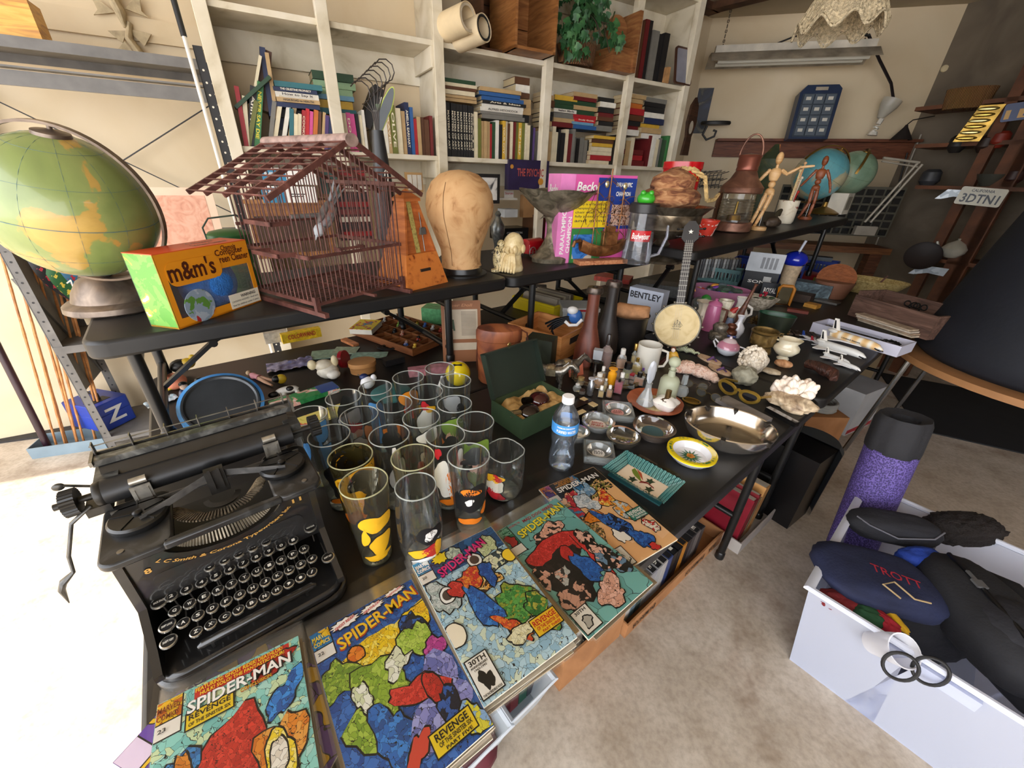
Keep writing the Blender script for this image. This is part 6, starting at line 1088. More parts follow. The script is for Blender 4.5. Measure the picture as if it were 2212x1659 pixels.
# oval mirror tray with perfumes
g=P(1312,815); t=thing('vanity_tray','oval tray with ornate filigree edge crowded with little perfumes','tray',g,rad(8)); kx=84*pxm(g); ky=.105; tg=(kx,ky)
mm=M(); mm.lathe([(0,.003),(kx*.93,.003),(kx*.94,0),(0,0)],n=56,sy=ky/kx); part(t,'mirror',mm,mt('8a7a6a',.15,.8,var=.1)); mm=M()
for q in (0,1): mm.tube([(kx*(.95+.03*(i%2))*math.cos(2*math.pi*i/72),ky*(.95+.03*(i%2))*math.sin(2*math.pi*i/72),.006+.010*q) for i in range(72)],.003,n=5,closed=True)
part(t,'filigree_rim',mm,ramp_mat(('3a2e1e','8a7650','b8a478'),sc=60,rough=.4,metal=.7))
tray_z=TZ+.004
def scent(label,x,y,shape,w,h,liq,capc,caph,capr=.5,glassm=None,cm=0):
    g=P(x,y,tray_z); t=thing('perfume_bottle',label,'perfume',g,face(g)+rad((x*7)%30-15),'miniature perfumes on the oval tray'); k=w*pxm(g)*.5; H=h*pxm(g)*1.15
    mm=M()
    if shape=='round': mm.lathe([(0,0),(k,0),(k*1.02,H*.1),(k,H*.75),(k*.4,H*.92),(k*.4,H)],n=24)
    elif shape=='flat': mm.lathe([(0,0),(k*.8,0),(k*1.1,H*.45),(k*.8,H*.85),(k*.3,H)],n=24,sy=.5)
    elif shape=='hex': mm.lathe([(0,0),(k,0),(k,H*.9),(k*.5,H)],n=6)
    else: mm.rbox(-k,k,-k*.6,k*.6,0,H,k*.15)
    part(t,'body',mm,glassm or film('f0f2ee',.6,.14,.05))
    if liq:
        mm=M()
        if shape in('sq',): mm.rbox(-k*.86,k*.86,-k*.5,k*.5,.002,H*.75,k*.1)
        else: mm.lathe([(0,.002),(k*.86,.002),(k*.9,H*.6),(0,H*.62)],n=20,sy=.5 if shape=='flat' else 1)
        part(t,'scent',mm,mt(liq,.2,var=.03,coat=.6))
    if capc: mm=M(); mm.lathe([(k*capr,H*.98),(k*capr,H*.98+caph*pxm(g)),(k*capr*.8,H*.98+caph*pxm(g)*1.1),(0,H*.98+caph*pxm(g)*1.1)],n=14 if shape!='hex' else 6); part(t,'cap',mm,mt(capc,.25,cm,var=0,coat=.4))
    return t
BKg=mt('0c0c0d',.1,coat=1,var=0)
t=scent('black swirled bottle with a big clear crystal stopper',1287,800,'round',30,26,None,None,0,glassm=BKg); g=t.location; k=pxm(g)
mm=M(); mm.box(-9*k,9*k,-7*k,7*k,28*k,50*k,tp=-.0015); part(t,'stopper',mm,film('f0f4f8',.9,.3,.05))
scent('slender pink perfume with a dark figure shaped cap',1306,792,'round',25,46,'8a5a4a','2a2422',22,.4,film('e8d8d4',.5,.2,.1))
scent('yellow capped orange tube',1319,833,'round',19,36,'e8a01c','e8a01c',2,1.0,mt('e8a01c',.3)); scent('plain silver cylinder flacon',1274,852,'round',15,34,None,'b8b8bc',2,1.0,mt('b4b6ba',.25,.9)); scent('amber flacon with round glass top',1292,836,'flat',30,24,'c8882c','e0dcd0',7,.4); scent('tiny flacon with yellow scent and clear top at the tray front',1297,857,'sq',12,16,'d8b048','e8e4da',9,.6); scent('tiny flacon with amber scent and white top',1315,856,'round',14,18,'d08a3c','f0ece4',7,.5)
scent('raspberry coloured flat flacon with black cap',1334,848,'sq',17,24,'a8244a','141414',7,.35,film('e8b0bc',.5,.2)); scent('clear flacon with a flared white cap',1341,832,'round',13,18,None,'f2f0ea',10,.7); scent('pale green hexagonal flacon with large black cap',1353,815,'hex',20,20,'a8a468','101010',13,.85); scent('pink oval flacon with gold medallion',1340,795,'flat',22,30,'c8906a','d8d4cc',12,.5); scent('gold capped tall flacon beside the white mug',1366,790,'round',12,34,'d8b860','b8924a',14,.7,cm=.9)
scent('brass capped flacon beside the oval flacon',1380,795,'round',12,30,'c8b460','a8844a',16,.8,cm=.9); scent('yellow flacon with a chain neck',1372,806,'flat',26,26,'d0b03c','c8a44a',8,.3,cm=.9); scent('squat orange flacon with black cap at the right of the tray',1378,830,'sq',22,17,'b86a28','101010',10,.5); scent('red lidded little pot',1364,818,'sq',16,9,'8a1c28','a82434',3,.9); scent('black flacon lying near the tray edge',1361,838,'sq',18,7,'1a1a1c','141414',3,.5)
scent('small gold flower topped flacon at the left of the tray',1254,830,'round',16,10,'c8a468','d8b878',6,.9,cm=.6); scent('clear disc shaped flacon at the left edge',1246,845,'flat',18,14,None,'e0e0dc',3,.5); scent('dark pot on the left of the tray',1257,850,'round',14,7,'4a2a20','3a2a24',2,.8); scent('thin clear vial in the middle of the tray',1306,845,'round',9,24,'c8a860','d8d4c8',4,.6); scent('clear flacon with ball top behind the amber flacon',1300,822,'round',15,22,'c89848','e8e4dc',9,.5)
t=thing('coral_envelope','small coral pink envelope with a black seal and strap','envelope',P(1245,812),rad(25)); mm=M(); mm.box(-.03,.03,-.004,.004,0,.052,X=X3(rx=-18)); part(t,'flap',mm,mt('dc7a5c',.6)); mm=M(); mm.box(-.004,.012,-.006,-.0045,.024,.036,X=X3(rx=-18)); mm.box(-.024,-.020,-.006,-.0045,0,.052,X=X3(rx=-18)); part(t,'black_seal',mm,BKg)
# mug, figurines
g=P(1394,798); k=25.5*pxm(g); t=thing('coffee_mug','plain white mug with a small purple figure on its side','mug',g,face(g)); H=HT(g,1398,742); mm=M(); mm.lathe([(0,.002),(k*.9,0),(k,.006),(k,H),(k*.92,H),(k*.9,.01),(0,.008)],n=36); part(t,'body',mm,mt('dcd8cc',.2,coat=.6,var=.02)); mm=M(); mm.tube([(k*.95,0,H*.85),(k*1.5,0,H*.8),(k*1.6,0,H*.5),(k*1.4,0,H*.25),(k*.95,0,H*.2)],.005); part(t,'handle',mm,mt('dcd8cc',.2,coat=.6,var=.02))
t=thing('tiny_figurine','tiny figurine with a purple scarf standing in front of the white mug','figurine',P(1391,806,TZ),0); mm=M(); mm.ell((0,0,.012),.009,.007,.012); mm.ell((0,0,.030),.006,mi=1); mm.box(-.014,.012,-.006,-.002,.014,.024,2); mm.build('body',[mt('b8b8bc',.3,.6),mt('e8e4e0',.3),mt('7a4ab0',.5)],t)
g=P(1442,792); k=.085/.085; t=thing('pipe_figurine','seated monkey-like figurine in a yellow shirt leaning on a brown stem','figurine',g,face(g)); mm=M(); mm.tube([(-.035,0,.004),(-.005,0,.045)],.008); part(t,'brown_stem',mm,mt('4a2418',.4)); mm=M(); mm.ell((.010,0,.050),.020,.016,.022); mm.ell((.026,-.008,.048),.008); mm.ell((-.008,-.01,.052),.007); part(t,'yellow_shirt',mm,mt('d8a83c',.35)); mm=M(); mm.ell((.006,-.004,.078),.011,.010,.012,mi=0); mm.ell((.006,-.011,.077),.008,.004,.009,mi=1); part(t,'head',mm,[mt('6a3a24',.5),mt('ecdcd0',.3)])
# bobbins
def bobbin(label,x,y,xt,yt,rb,col):
    g=P(x,y); H=HT(g,xt,yt); k=pxm(g); t=thing('wooden_bobbin',label,'bobbin',g,0,'old wooden textile bobbins'); r1=rb*k; r2=12*k
    mm=M(); mm.lathe([(0,0),(r1*.85,0)]+[(r1*(.95-.005*i)-(.0012 if i%2 else 0)-r1*.45*max(0,(i-10)/22)**1.5,.012+H*.42*i/24) for i in range(25)]+[(r2*1.25,H*.52),(r2,H*.75),(r2,H*.93)],n=28); part(t,'shaft',mm,ramp_mat(col,'noise',20,.45,1,stretch=(1,1,.3))); mm=M(); mm.lathe([(r2*.9,H*.925),(r2*1.35,H*.93),(r2*1.4,H*.96),(r2*1.2,H),(r2*.5,H),(r2*.45,H*.94)],n=24); part(t,'metal_collar',mm,mt('5a5048',.35,.8,var=.3,sc=50))
bobbin('tall reddish brown wooden bobbin with a ribbed foot',1264,786,1286,620,30,('3a1a10','5e2c1c','7a3e2a')); bobbin('tall black wooden bobbin behind the reddish one',1304,760,1319,606,30,('14100e','241c18','3a2e28'))
# horse figurines
def horse(label,x,y,s_,rz,col):
    g=P(x,y); t=thing('horse_figurine',label,'horse figurine',g,rad(rz),'small metal horse figurines'); mm=M()
    mm.tube([(-.040,0,.058),(-.030,0,.062),(0,0,.058),(.028,0,.060),(.040,0,.068),(.052,0,.082),(.060,0,.084),(.075,0,.070),(.082,0,.064)],[.010,.017,.016,.016,.012,.008,.0095,.007,.005],n=12); 
    for x0,y0,sg in ((-.030,.009,-1),(-.030,-.009,-1),(.028,.009,1),(.028,-.009,1)):
        mm.tube([(x0,y0,.052),(x0-.004*(sg<0),y0,.038),(x0+(.004 if sg>0 else .006),y0,.026),(x0,y0,.006),(x0+.003,y0,.0)],[.010,.0065,.0038,.0032,.005],n=8)
    mm.tube([(-.046,0,.066),(-.056,0,.056),(-.056,0,.03)],[.004,.005,.002]); mm.tube([(.056,.005,.088),(.058,.006,.096)],.002); mm.tube([(.056,-.005,.088),(.058,-.006,.096)],.002); mm.tube([(.034,0,.075),(.050,0,.092)],[.004,.003])
    scale(mm,s_); part(t,'body',mm,col,sm=60); mm=M(); mm.ell((-.002,0,.074),.014,.016,.006); mm.box(-.016,.012,-.0185,.0185,.05,.072); scale(mm,s_); part(t,'saddle',mm,mt('b8a888',.3,.8,var=.3,sc=60))
hm=ramp_mat(('4a4640','8a847a','c8c2b4'),sc=60,rough=.28,metal=.8); horse('bright pewter horse figurine nearest the green lid',1188,838,1.15,-8,hm); horse('darker pewter horse figurine behind the bright one',1222,822,1.1,12,ramp_mat(('2e2a26','5a544c','8a8478'),sc=60,rough=.35,metal=.7))
t=thing('crystal_ball','round cut glass ball on a short stem near the horses','ornament',P(1142,790),0); mm=M(); mm.ell((0,0,.026),.014,n=8,m=5); mm.cyl((0,0,0),(0,0,.014),.007); mm.build('knob',film('e8ecf0',.9,.35,.05),t,sm=10)
# banjo ukulele
g=PP(1466,762,P(1466,762),Z3); c=PD(1462,703,math.hypot(g.x,g.y)+.01); nt=PD(1496,478,math.hypot(g.x,g.y)+.14); ax=(nt-c).normalized(); vw=(EYE-c).normalized(); sd_=ax.cross(vw).normalized(); nn=sd_.cross(ax).normalized()
if nn.dot(vw)<0: nn=-nn
sd_=ax.cross(nn); t=thing('banjo_ukulele','small banjo ukulele with a ship drawn on its skin leaning on the raised table','banjo',X=basis(c,sd_,ax,nn)); r=52*pxm(c); L=(nt-c).length
mm=M(); mm.lathe([(r*.90,.012),(r*.97,.014),(r*1.0,.010),(r*1.0,-.035),(r*.95,-.035),(r*.95,.008)],n=48); part(t,'hoop',mm,mt('6a6456',.4,.6,var=.3,sc=40)); mm=M(); mm.lathe([(0,.0125),(r*.92,.0125)],n=48); part(t,'skin',mm,ramp_mat(('b89c64','d2bc8a','dcc898'),sc=14,rough=.6))
for i in range(14): a=rad(360/14*i); mm=M(); mm.cyl((r*1.05*math.cos(a),r*1.05*math.sin(a),.012),(r*1.05*math.cos(a),r*1.05*math.sin(a),-.03),.0022,n=6); mm.ell((r*1.03*math.cos(a),r*1.03*math.sin(a),.012),.005,.005,.003,n=8,m=5); part(t,'tension_hook',mm,mt('8a8478',.3,.8))
mm=M(); s_=r*.5
for pts in ([(-.3,-.1),(-.2,-.25),(.15,-.25),(.3,-.08)],[(-.3,-.1),(.3,-.08)],[(0,-.1),(0,.45)],[(-.18,-.1),(-.18,.3)],[(.18,-.1),(.18,.35)],[(-.28,0),(-.2,.2),(-.1,.0)],[(-.1,.05),(0,.3),(.12,.05)],[(.1,.0),(.2,.25),(.28,.0)],[(-.08,.3),(.0,.45),(.1,.3)],[(-.4,-.3),(.35,-.32)],[(.3,-.08),(.42,.02),(.18,.3)]): mm.tube([(x*s_*1.1,y*s_*1.1,.0135) for x,y in pts],.0008,n=4)
part(t,'ship_drawing',mm,mt('2a2620',.7,var=0))
mm=M(); mm.box(-r*.17,r*.17,r*.98,L*.80,-.010,.008,tp=.0); part(t,'neck',mm,mt('2c2420',.45)); mm=M(); 
for i in range(17): y=r*1.0+(L*.80-r*1.0)*(1-.94**(i*1.3))/(1-.94**22)*1.0; mm.box(-r*.17,r*.17,y,y+.0012,.008,.0092)
part(t,'frets',mm,mt('a8a498',.3,.8,var=0)); mm=M(); mm.prism([(-r*.17,L*.80),(-r*.34,L*.84),(-r*.30,L*.95),(-r*.12,L*1.0),(r*.12,L*1.0),(r*.30,L*.95),(r*.34,L*.84),(r*.17,L*.80)],-.010,.006); part(t,'headstock',mm,mt('1f1b19',.4)); mm=M(); mm.poly([(.010*(1 if i%2==0 else .42)*math.sin(i*math.pi/5),L*.90+.010*(1 if i%2==0 else .42)*math.cos(i*math.pi/5)) for i in range(10)],.0066); part(t,'star_inlay',mm,mt('e8e4d8',.4,var=0))
for i in range(4): mm=M(); x=(-.011+.0073*i); mm.cyl((x,-r*.6,.016),(x,L*.82,.011),.0004,n=4); part(t,'string',mm,mt('c8c4b8',.4,var=0))
for sx in (-1,1):
    for y in (.86,.93): mm=M(); mm.cyl((sx*r*.3,L*y,-.002),(sx*r*.48,L*y,-.002),.003); mm.ell((sx*r*.52,L*y,-.002),.006,.005,.007); part(t,'tuning_peg',mm,mt('14110f',.3))
# ---------- right-hand table ----------
def simple(name,label,cat,loc,mm,mats,rz=None,nm='body',group=None,sm=38):
    t=thing(name,label,cat,loc,face(loc) if rz is None else rz,group); part(t,nm,mm,mats,sm=sm); return t
def bx(name,label,cat,x,y,w,d,h,m_,z=TZ,rz=0,group=None,nm='carton',txt=None,tc='e8e4dc',th_=.3,tp=0,loc=None):
    """w,d,h in image pixels at that place"""
    g=loc or P(x,y,z); k=pxm(g); t=thing(name,label,cat,g,face(g)+rad(rz),group); mm=M(); mm.box(-w*k/2,w*k/2,0,d*k,0,h*k,tp=tp*k); part(t,nm,mm,m_)
    if txt: mm=M(); text(mm,txt,w*k*.7,h*k*th_,Xf(0,h*k*.6,-.001)); part(t,'lettering',mm,mt(tc,.5,var=0))
    return t
# corals and stones
def rockm(label,cat,x,y,rx,ry,rz_,col,sd,nz=.25,bump=.6,lift=0,fr=2.2,name='stone'):
    g=P(x,y)+Z3*lift; k=pxm(g); mm=M(); mm.ell((0,0,rz_*k*.85),rx*k,ry*k,rz_*k,nz=nz,seed=sd,fr=fr,n=40,m=26); mm.v=[(a,b,max(c,0)) for a,b,c in mm.v]; return simple(name,label,cat,g,mm,ramp_mat(col,'noise',26,.8,1.2,bump=bump),sm=80)
rockm('grey-green rounded stone beside the first coral','stone',1603,828,28,24,24,('6a6656','8f8b78','a8a490'),3,.18)
g=P(1622,805); k=pxm(g); mm=M(); rq=random.Random(5); mm.ell((0,0,30*k),26*k,24*k,32*k,nz=.2,seed=2,n=30,m=20)
for i in range(150):
    a=rq.uniform(0,6.28); zz=rq.uniform(-.7,1); rr=math.sqrt(max(0,1-zz*zz)); mm.ell((-6*k+28*k*rr*math.cos(a),24*k*rr*math.sin(a),32*k+34*k*zz),rq.uniform(3,6)*k,rq.uniform(3,6)*k,rq.uniform(3,6)*k,n=7,m=5)
t=simple('coral','knobbly white brain coral leaning on the grey stone','coral',g,mm,ramp_mat(('b8a890','e0d4c0','ece4d6'),sc=60,rough=.9,bump=.4),sm=80)
mm=M(); g=P(1702,878); k=pxm(g); mm.ell((0,0,14*k),56*k,32*k,20*k,nz=.22,seed=11,n=44,m=24,fr=1.8); mm.ell((10*k,-22*k,8*k),24*k,16*k,16*k,nz=.25,seed=12,n=24,m=16); mm.v=[(a,b,max(c,0)) for a,b,c in mm.v]
simple('shell_rock','brown and cream swirled rock under the white finger coral','rock',g,mm,ramp_mat(('5e4c3a','a48c70','d8c4a4','8a7460'),'noise',9,.5,3,bump=.2),sm=80)
mm=M(); g=P(1702,868)+Z3*30*k; rq=random.Random(9)
for i in range(34):
    a=rq.uniform(0,6.28); rr=rq.uniform(0,1)**.6; b=Vc((math.cos(a)*rr*30*k,math.sin(a)*rr*18*k,0)); tip=b*1.75+Z3*(rq.uniform(22,50)*k*(1-.35*rr)); w_=rq.uniform(6.5,10)*k
    mm.tube([b,b.lerp(tip,.5),b.lerp(tip,.85),tip,tip+(tip-b).normalized()*w_*.5],[w_*.8,w_,w_*1.05,w_*.8,w_*.25],n=12)
for i in range(30): a=rq.uniform(0,6.28); mm.ell((math.cos(a)*38*k,math.sin(a)*20*k,rq.uniform(-4,14)*k),rq.uniform(7,12)*k,n=10,m=7)
simple('coral','white finger coral with blunt upright lobes','coral',g,mm,ramp_mat(('d8c0a8','ece0d2','f2eae0'),sc=30,rough=.9,bump=.3),sm=80)
mm=M(); g=P(1492,808); k=pxm(g); 
for i,(x,y,r) in enumerate([(-30,0,16),(-10,6,22),(14,2,22),(36,-4,17),(50,-14,11),(-4,18,16),(22,16,16),(-36,12,10)]): mm.ell((x*k,y*k,r*k*.5),r*k,r*k*.9,r*k*.72,nz=.3,seed=i,n=20,m=12)
mm.v=[(a,b,max(c,0)) for a,b,c in mm.v]; simple('coral','pink speckled flat coral beside the frosted bottle','coral',g,mm,ramp_mat(('b86a5a','e0b8a4','ecd4c4','c88878'),'noise',60,.9,1.5,bump=.8),sm=80)
g=P(1480,762); k=pxm(g); t=thing('spiral_shell','green and white striped spiral shell','shell',g,face(g)+rad(-25)); mm=M(); mm.tube([(i*6*k-26*k,0,9*k+2*k*math.sin(i*2.2)) for i in range(11)],[(11-i*.95)*k for i in range(11)],n=16); part(t,'shell',mm,ramp_mat(('5a7a3a','ece8d0','5a7a3a','ece8d0'),'wave',55,.35,.5,const=True),sm=80)
for i,(x,y,rz,lb) in enumerate(((1530,778,-35,'rear'),(1552,800,-38,'front'))):
    g=P(x,y); k=pxm(g); t=thing('doll_sandal','%s one of two tiny beaded doll sandals beside the pink coral'%lb,'sandal',g,face(g)+rad(rz),'pair of tiny beaded sandals'); po=[(34*math.cos(a)*(1 if math.cos(a)>0 else .9),(13-3*math.cos(a+.4*0)*0)*math.sin(a)*(1+.15*math.cos(a))) for a in [rad(15*q) for q in range(24)]]; mm=M(); mm.prism([(a*k,b*k) for a,b in po],0,5*k); part(t,'sole',mm,ramp_mat(('a08060','d8b898','c8a488'),'noise',40,.8)); mm=M(); mm.tube([(6*k,-13*k,4*k),(10*k,0,12*k),(6*k,13*k,4*k)],3*k); mm.tube([(22*k,0,5*k),(8*k,0,12*k)],2*k); part(t,'strap',mm,mt('6a4a7a',.6,var=.4,sc=90))
# sugar bowl, creamer, jars
g=P(1568,766); k=pxm(g); t=thing('sugar_bowl','pink and white porcelain sugar bowl with blue bow knob','sugar bowl',g,face(g)); mm=M(); mm.lathe([(0,0),(12*k,0),(20*k,6*k),(25*k,16*k),(25*k,20*k)],n=32); part(t,'body',mm,mt('d8dce4',.15,coat=.8,var=.02)); mm=M(); mm.lathe([(25.2*k,18*k),(23*k,28*k),(16*k,34*k)],n=32); part(t,'pink_shoulder',mm,mt('c8849c',.15,coat=.8,var=.05)); mm=M(); mm.lathe([(16*k,34*k),(12*k,39*k),(4*k,42*k),(3*k,45*k),(4*k,47*k),(0,48*k)],n=24); part(t,'lid',mm,mt('dcc8cc',.15,coat=.8)); mm=M(); mm.tube([(-22*k,0,26*k),(-32*k,0,34*k),(-34*k,0,28*k),(-26*k,0,14*k)],2*k); mm.tube([(22*k,0,26*k),(34*k,0,24*k),(30*k,0,12*k),(25*k,0,12*k)],2*k); part(t,'handle',mm,mt('dcdce0',.15,coat=.8,var=0)); mm=M(); mm.ell((-5*k,0,47*k),5*k,2*k,3*k); mm.ell((5*k,0,47*k),5*k,2*k,3*k); part(t,'bow',mm,mt('1c2a5a',.3))
g=P(1690,775); k=pxm(g); t=thing('cream_jug','cream porcelain jug with a scrolled spout','jug',g,face(g)); mm=M(); mm.lathe([(13*k,0),(14*k,3*k),(8*k,8*k),(20*k,14*k),(29*k,26*k),(28*k,34*k),(20*k,42*k),(22*k,50*k),(24*k,54*k),(21*k,50*k),(18*k,42*k),(0,16*k)],n=36,wob=lambda a,z:1+(.22*max(0,math.cos(a))**4 if z>44*k else 0)); part(t,'body',mm,ramp_mat(('cdbf9c','e2d8bc','eae2cc'),sc=12,rough=.2,coat=.6),sm=80); mm=M(); mm.tube([(-20*k,0,46*k),(-30*k,-4*k,48*k),(-34*k,0,36*k),(-28*k,0,24*k)],2.6*k); part(t,'handle',mm,mt('dccfae',.25))
g=P(1638,762); k=pxm(g); t=thing('brass_bound_jar','brown glass jar with a brass rim and cut base','jar',g,face(g)); mm=M(); mm.lathe([(20*k,0),(27*k,5*k),(22*k,20*k),(28*k,26*k),(29*k,56*k),(26*k,56*k),(24*k,28*k),(0,24*k)],n=28); part(t,'body',mm,ramp_mat(('3a2c18','7a6238','a88c54'),sc=24,rough=.2,metal=.5)); mm=M(); mm.lathe([(29*k,52*k),(31*k,56*k),(28*k,60*k),(26*k,56*k)],n=28); mm.tube([(28*k,0,50*k),(36*k,0,52*k),(36*k,0,58*k),(30*k,0,58*k)],2*k); part(t,'brass_rim',mm,mt('8a7448',.3,.8))
g=P(1665,720); k=pxm(g); t=thing('oval_planter','large dark green oval metal planter','planter',g,face(g)); mm=M(); mm.lathe([(33*k,0),(36*k,20*k),(41*k,50*k)],n=40,sy=.6,cap=False); part(t,'outside',mm,ramp_mat(('12140f','22281c','2e3020'),sc=10,rough=.3)); mm=M(); mm.lathe([(41*k,50*k),(40*k,51*k),(36*k,46*k),(32*k,16*k),(0,12*k)],n=40,sy=.6); part(t,'inside',mm,ramp_mat(('0e2a1e','1c4a34','2c5c44'),sc=8,rough=.35))
for i,(x,y,r,lb) in enumerate(((1628,704,17,'left'),(1668,712,17,'right'),(1690,725,15,'small front'))):
    g=P(x,y); k=pxm(g); mm=M(); rq=random.Random(i)
    for q in range(70):
        a=rq.uniform(0,6.28); zz=rq.uniform(-.2,1); rr=math.sqrt(1-zz*zz*.98); d=Vc((rr*math.cos(a),rr*math.sin(a),zz)); mm.tube([Vc((0,0,r*.6*k))+d*r*.4*k,Vc((0,0,r*.6*k))+d*r*k*rq.uniform(.8,1.05)],[2.2*k,.5*k],n=4)
    simple('gilt_pine_cone','%s one of three spiky gilt pine cones behind the brass bound jar'%lb,'pine cone',g,mm,mt('8a6e44',.35,.6,var=.5,sc=90),group='gilt pine cones')
def vase(label,cat,x,y,pr,m_,name='vase',rz=0,extra=None,sy=1,wob=None,n=28,group=None,z=TZ,d=None):
    g=P(x,y,z); k=pxm(g); t=thing(name,label,cat,g,face(g)+rad(rz),group); mm=M(); mm.lathe([(a*k,b*k) for a,b in pr],n=n,sy=sy,wob=wob); part(t,'body',mm,m_,sm=60)
    if extra: 
        for nm,pts,rr,mm_ in extra: mm=M(); mm.tube([(a*k,b*k,c*k) for a,b,c in pts],[q*k for q in rr] if isinstance(rr,list) else rr*k,n=8); part(t,nm,mm,mm_)
    return t
cer=mt('dfe0e6',.15,coat=.8,var=.02); pinkc=mt('b8648c',.3,coat=.4,var=.05)
vase('white porcelain bud vase with a narrow neck','vase',1588,728,[(9,0),(10,3),(15,16),(14,26),(6,38),(5,46),(9,54),(7,53),(3,40),(0,20)],cer)
vase('white ruffled swan shaped vase behind the bud vase','vase',1588,700,[(14,0),(17,14),(19,26),(12,42),(10,56),(14,66),(11,64),(0,30)],mt('e2ddd4',.2,coat=.5,var=.05),wob=lambda a,z:1+.10*math.cos(5*a),extra=[('handle',[(14,0,20),(26,0,30),(24,0,44),(12,0,50)],3,mt('e2ddd4',.2,var=.03))])
vase('ribbed cream column vase left of the gnome','vase',1553,706,[(10,0),(9,20),(11,42),(15,58),(16,66),(13,66),(9,50),(0,30)],ramp_mat(('a89c80','d8d0b8','ece6d6'),sc=30,rough=.3),wob=lambda a,z:1+.06*math.cos(9*a))
g=P(1572,708); k=pxm(g); t=thing('gnome_figurine','small gnome figurine in a red hat and white beard','figurine',g,face(g)); mm=M(); mm.lathe([(9*k,0),(10*k,10*k),(8*k,22*k),(4*k,30*k),(0,30*k)],n=16); part(t,'blue_coat',mm,mt('8a98b8',.4,var=.2,sc=60)); mm=M(); mm.ell((0,-1*k,34*k),9*k,8*k,10*k); part(t,'beard',mm,mt('e0d4bc',.5,var=.2,sc=90)); mm=M(); mm.tube([(0,0,40*k),(3*k,0,46*k),(9*k,0,52*k)],[9*k,6*k,2*k]); mm.ell((11*k,0,53*k),3*k,mi=1); part(t,'hat',mm,[mt('b83028',.4),mt('f0e8e0',.5)])
for x,y,s_,lb,c_ in ((1546,742,1.0,'footed dark metal pot with a silver collar in front of the column vase',('2a2622','6a6256','9a9284')),(1573,730,.7,'small brown round pot beside the footed metal pot',('3a1e14','6a3a24','4a4438'))):
    vase(lb,'pot',x,y,[(a*s_,b*s_) for a,b in [(8,0),(6,6),(19,10),(22,20),(20,28),(14,32),(15,36),(17,44),(12,50),(10,46),(0,30)]],ramp_mat(c_,sc=40,rough=.35,metal=.4),'metal_pot')
t=vase('tall pink enamel coffee pot','coffee pot',1530,712,[(17,0),(17,30),(15,56),(14,60),(16,61),(14,66),(5,70),(3,72),(4,75),(0,77)],pinkc,'coffee_pot',extra=[('handle',[(14,0,54),(28,0,52),(28,0,24),(16,0,16)],3,mt('5a3020',.4))])
vase('cream shell shaped pitcher left of the pink pot','pitcher',1510,706,[(10,0),(16,14),(18,30),(11,44),(15,58),(20,62),(12,58),(0,30)],mt('cdbfa8',.3,coat=.3,var=.1),'shell_pitcher',wob=lambda a,z:1+.08*math.cos(7*a))
g=P(1512,672); k=pxm(g); t=thing('glass_egg','clear glass globe with a bright green cap','ornament',g,face(g)); mm=M(); mm.ell((-6*k,0,16*k),18*k,n=20,m=12); part(t,'globe',mm,film('dce8e0',.5,.15,.05)); mm=M(); mm.ell((6*k,0,28*k),12*k,10*k,13*k,n=18,m=12); part(t,'green_cap',mm,mt('3a9a3c',.2,coat=.6,var=.05))
t=vase('lobed white and speckled serving dish holding red berries','dish',1622,668,[(20,0),(36,10),(50,34),(47,34),(34,14),(0,8)],ramp_mat(('5a5044','b0a490','d8d0c0'),'noise',70,.5,.5),'lobed_dish',sy=.55,wob=lambda a,z:1+.06*math.cos(8*a))
g=t.location; k=pxm(g); mm=M(); mm.lathe([(0,14*k),(34*k,17*k),(48*k,34.5*k)],n=32,sy=.55,wob=lambda a,z:1+.06*math.cos(8*a)); part(t,'inside',mm,mt('d4ccb8',.3)); 
mm=M(); rq=random.Random(4)
for i in range(9): mm.ell((rq.uniform(8,22)*k,rq.uniform(-6,6)*k,rq.uniform(34,46)*k),3.2*k,n=8,m=6)
mm2=M(); [mm2.ell((rq.uniform(2,38)*k,rq.uniform(-8,8)*k,rq.uniform(26,36)*k),7*k,3*k,2*k,n=8,m=5) for i in range(9)]
t=thing('berry_sprig','artificial red berries with green leaves in the speckled dish','sprig',g,face(g)); part(t,'berries',mm,mt('a01830',.25,coat=.5)); part(t,'leaves',mm2,mt('24401c',.6,var=.3,sc=60)); mm=M(); mm.ell((0,0,0),14*k,10*k,9*k,nz=.2); simple('sponge','tan lump of sponge in the speckled dish','sponge',g+RT*(-14*k)+Z3*22*k,mm,mt('c8a870',.9,var=.3,sc=60,bump=.6))
g=P(1582,712); k=pxm(g); t=thing('wooden_spindle','tall brown turned wooden spindle behind the bud vase','spindle',g,0); mm=M(); mm.tube([(6*k,0,0),(8*k,0,40*k),(14*k,0,70*k),(22*k,0,108*k),(23*k,0,112*k)],[7*k,8*k,4*k,3*k,5*k],n=12); part(t,'shaft',mm,wood('3a2014','5a3422','7a4c34'))
g=P(1687,660); k=pxm(g); t=thing('table_mirror','small orange bamboo style frame standing upright','frame',g,face(g)+.2); mm=M(); mm.tube([(-16*k,0,3*k),(16*k,0,3*k),(16*k,0,44*k),(11*k,0,50*k),(-11*k,0,50*k),(-16*k,0,44*k)],4*k,closed=True,n=8); part(t,'frame',mm,mt('b8741c',.3,coat=.4)); mm=M(); mm.box(-12*k,12*k,0,2*k,6*k,46*k); part(t,'mirror',mm,mt('6a6048',.15,.5))
bx('dark_figure_box','black lettered cut-out clock face box behind the orange frame','box',1655,650,38,10,44,mt('141820',.5),rz=10,txt='ROYAL')
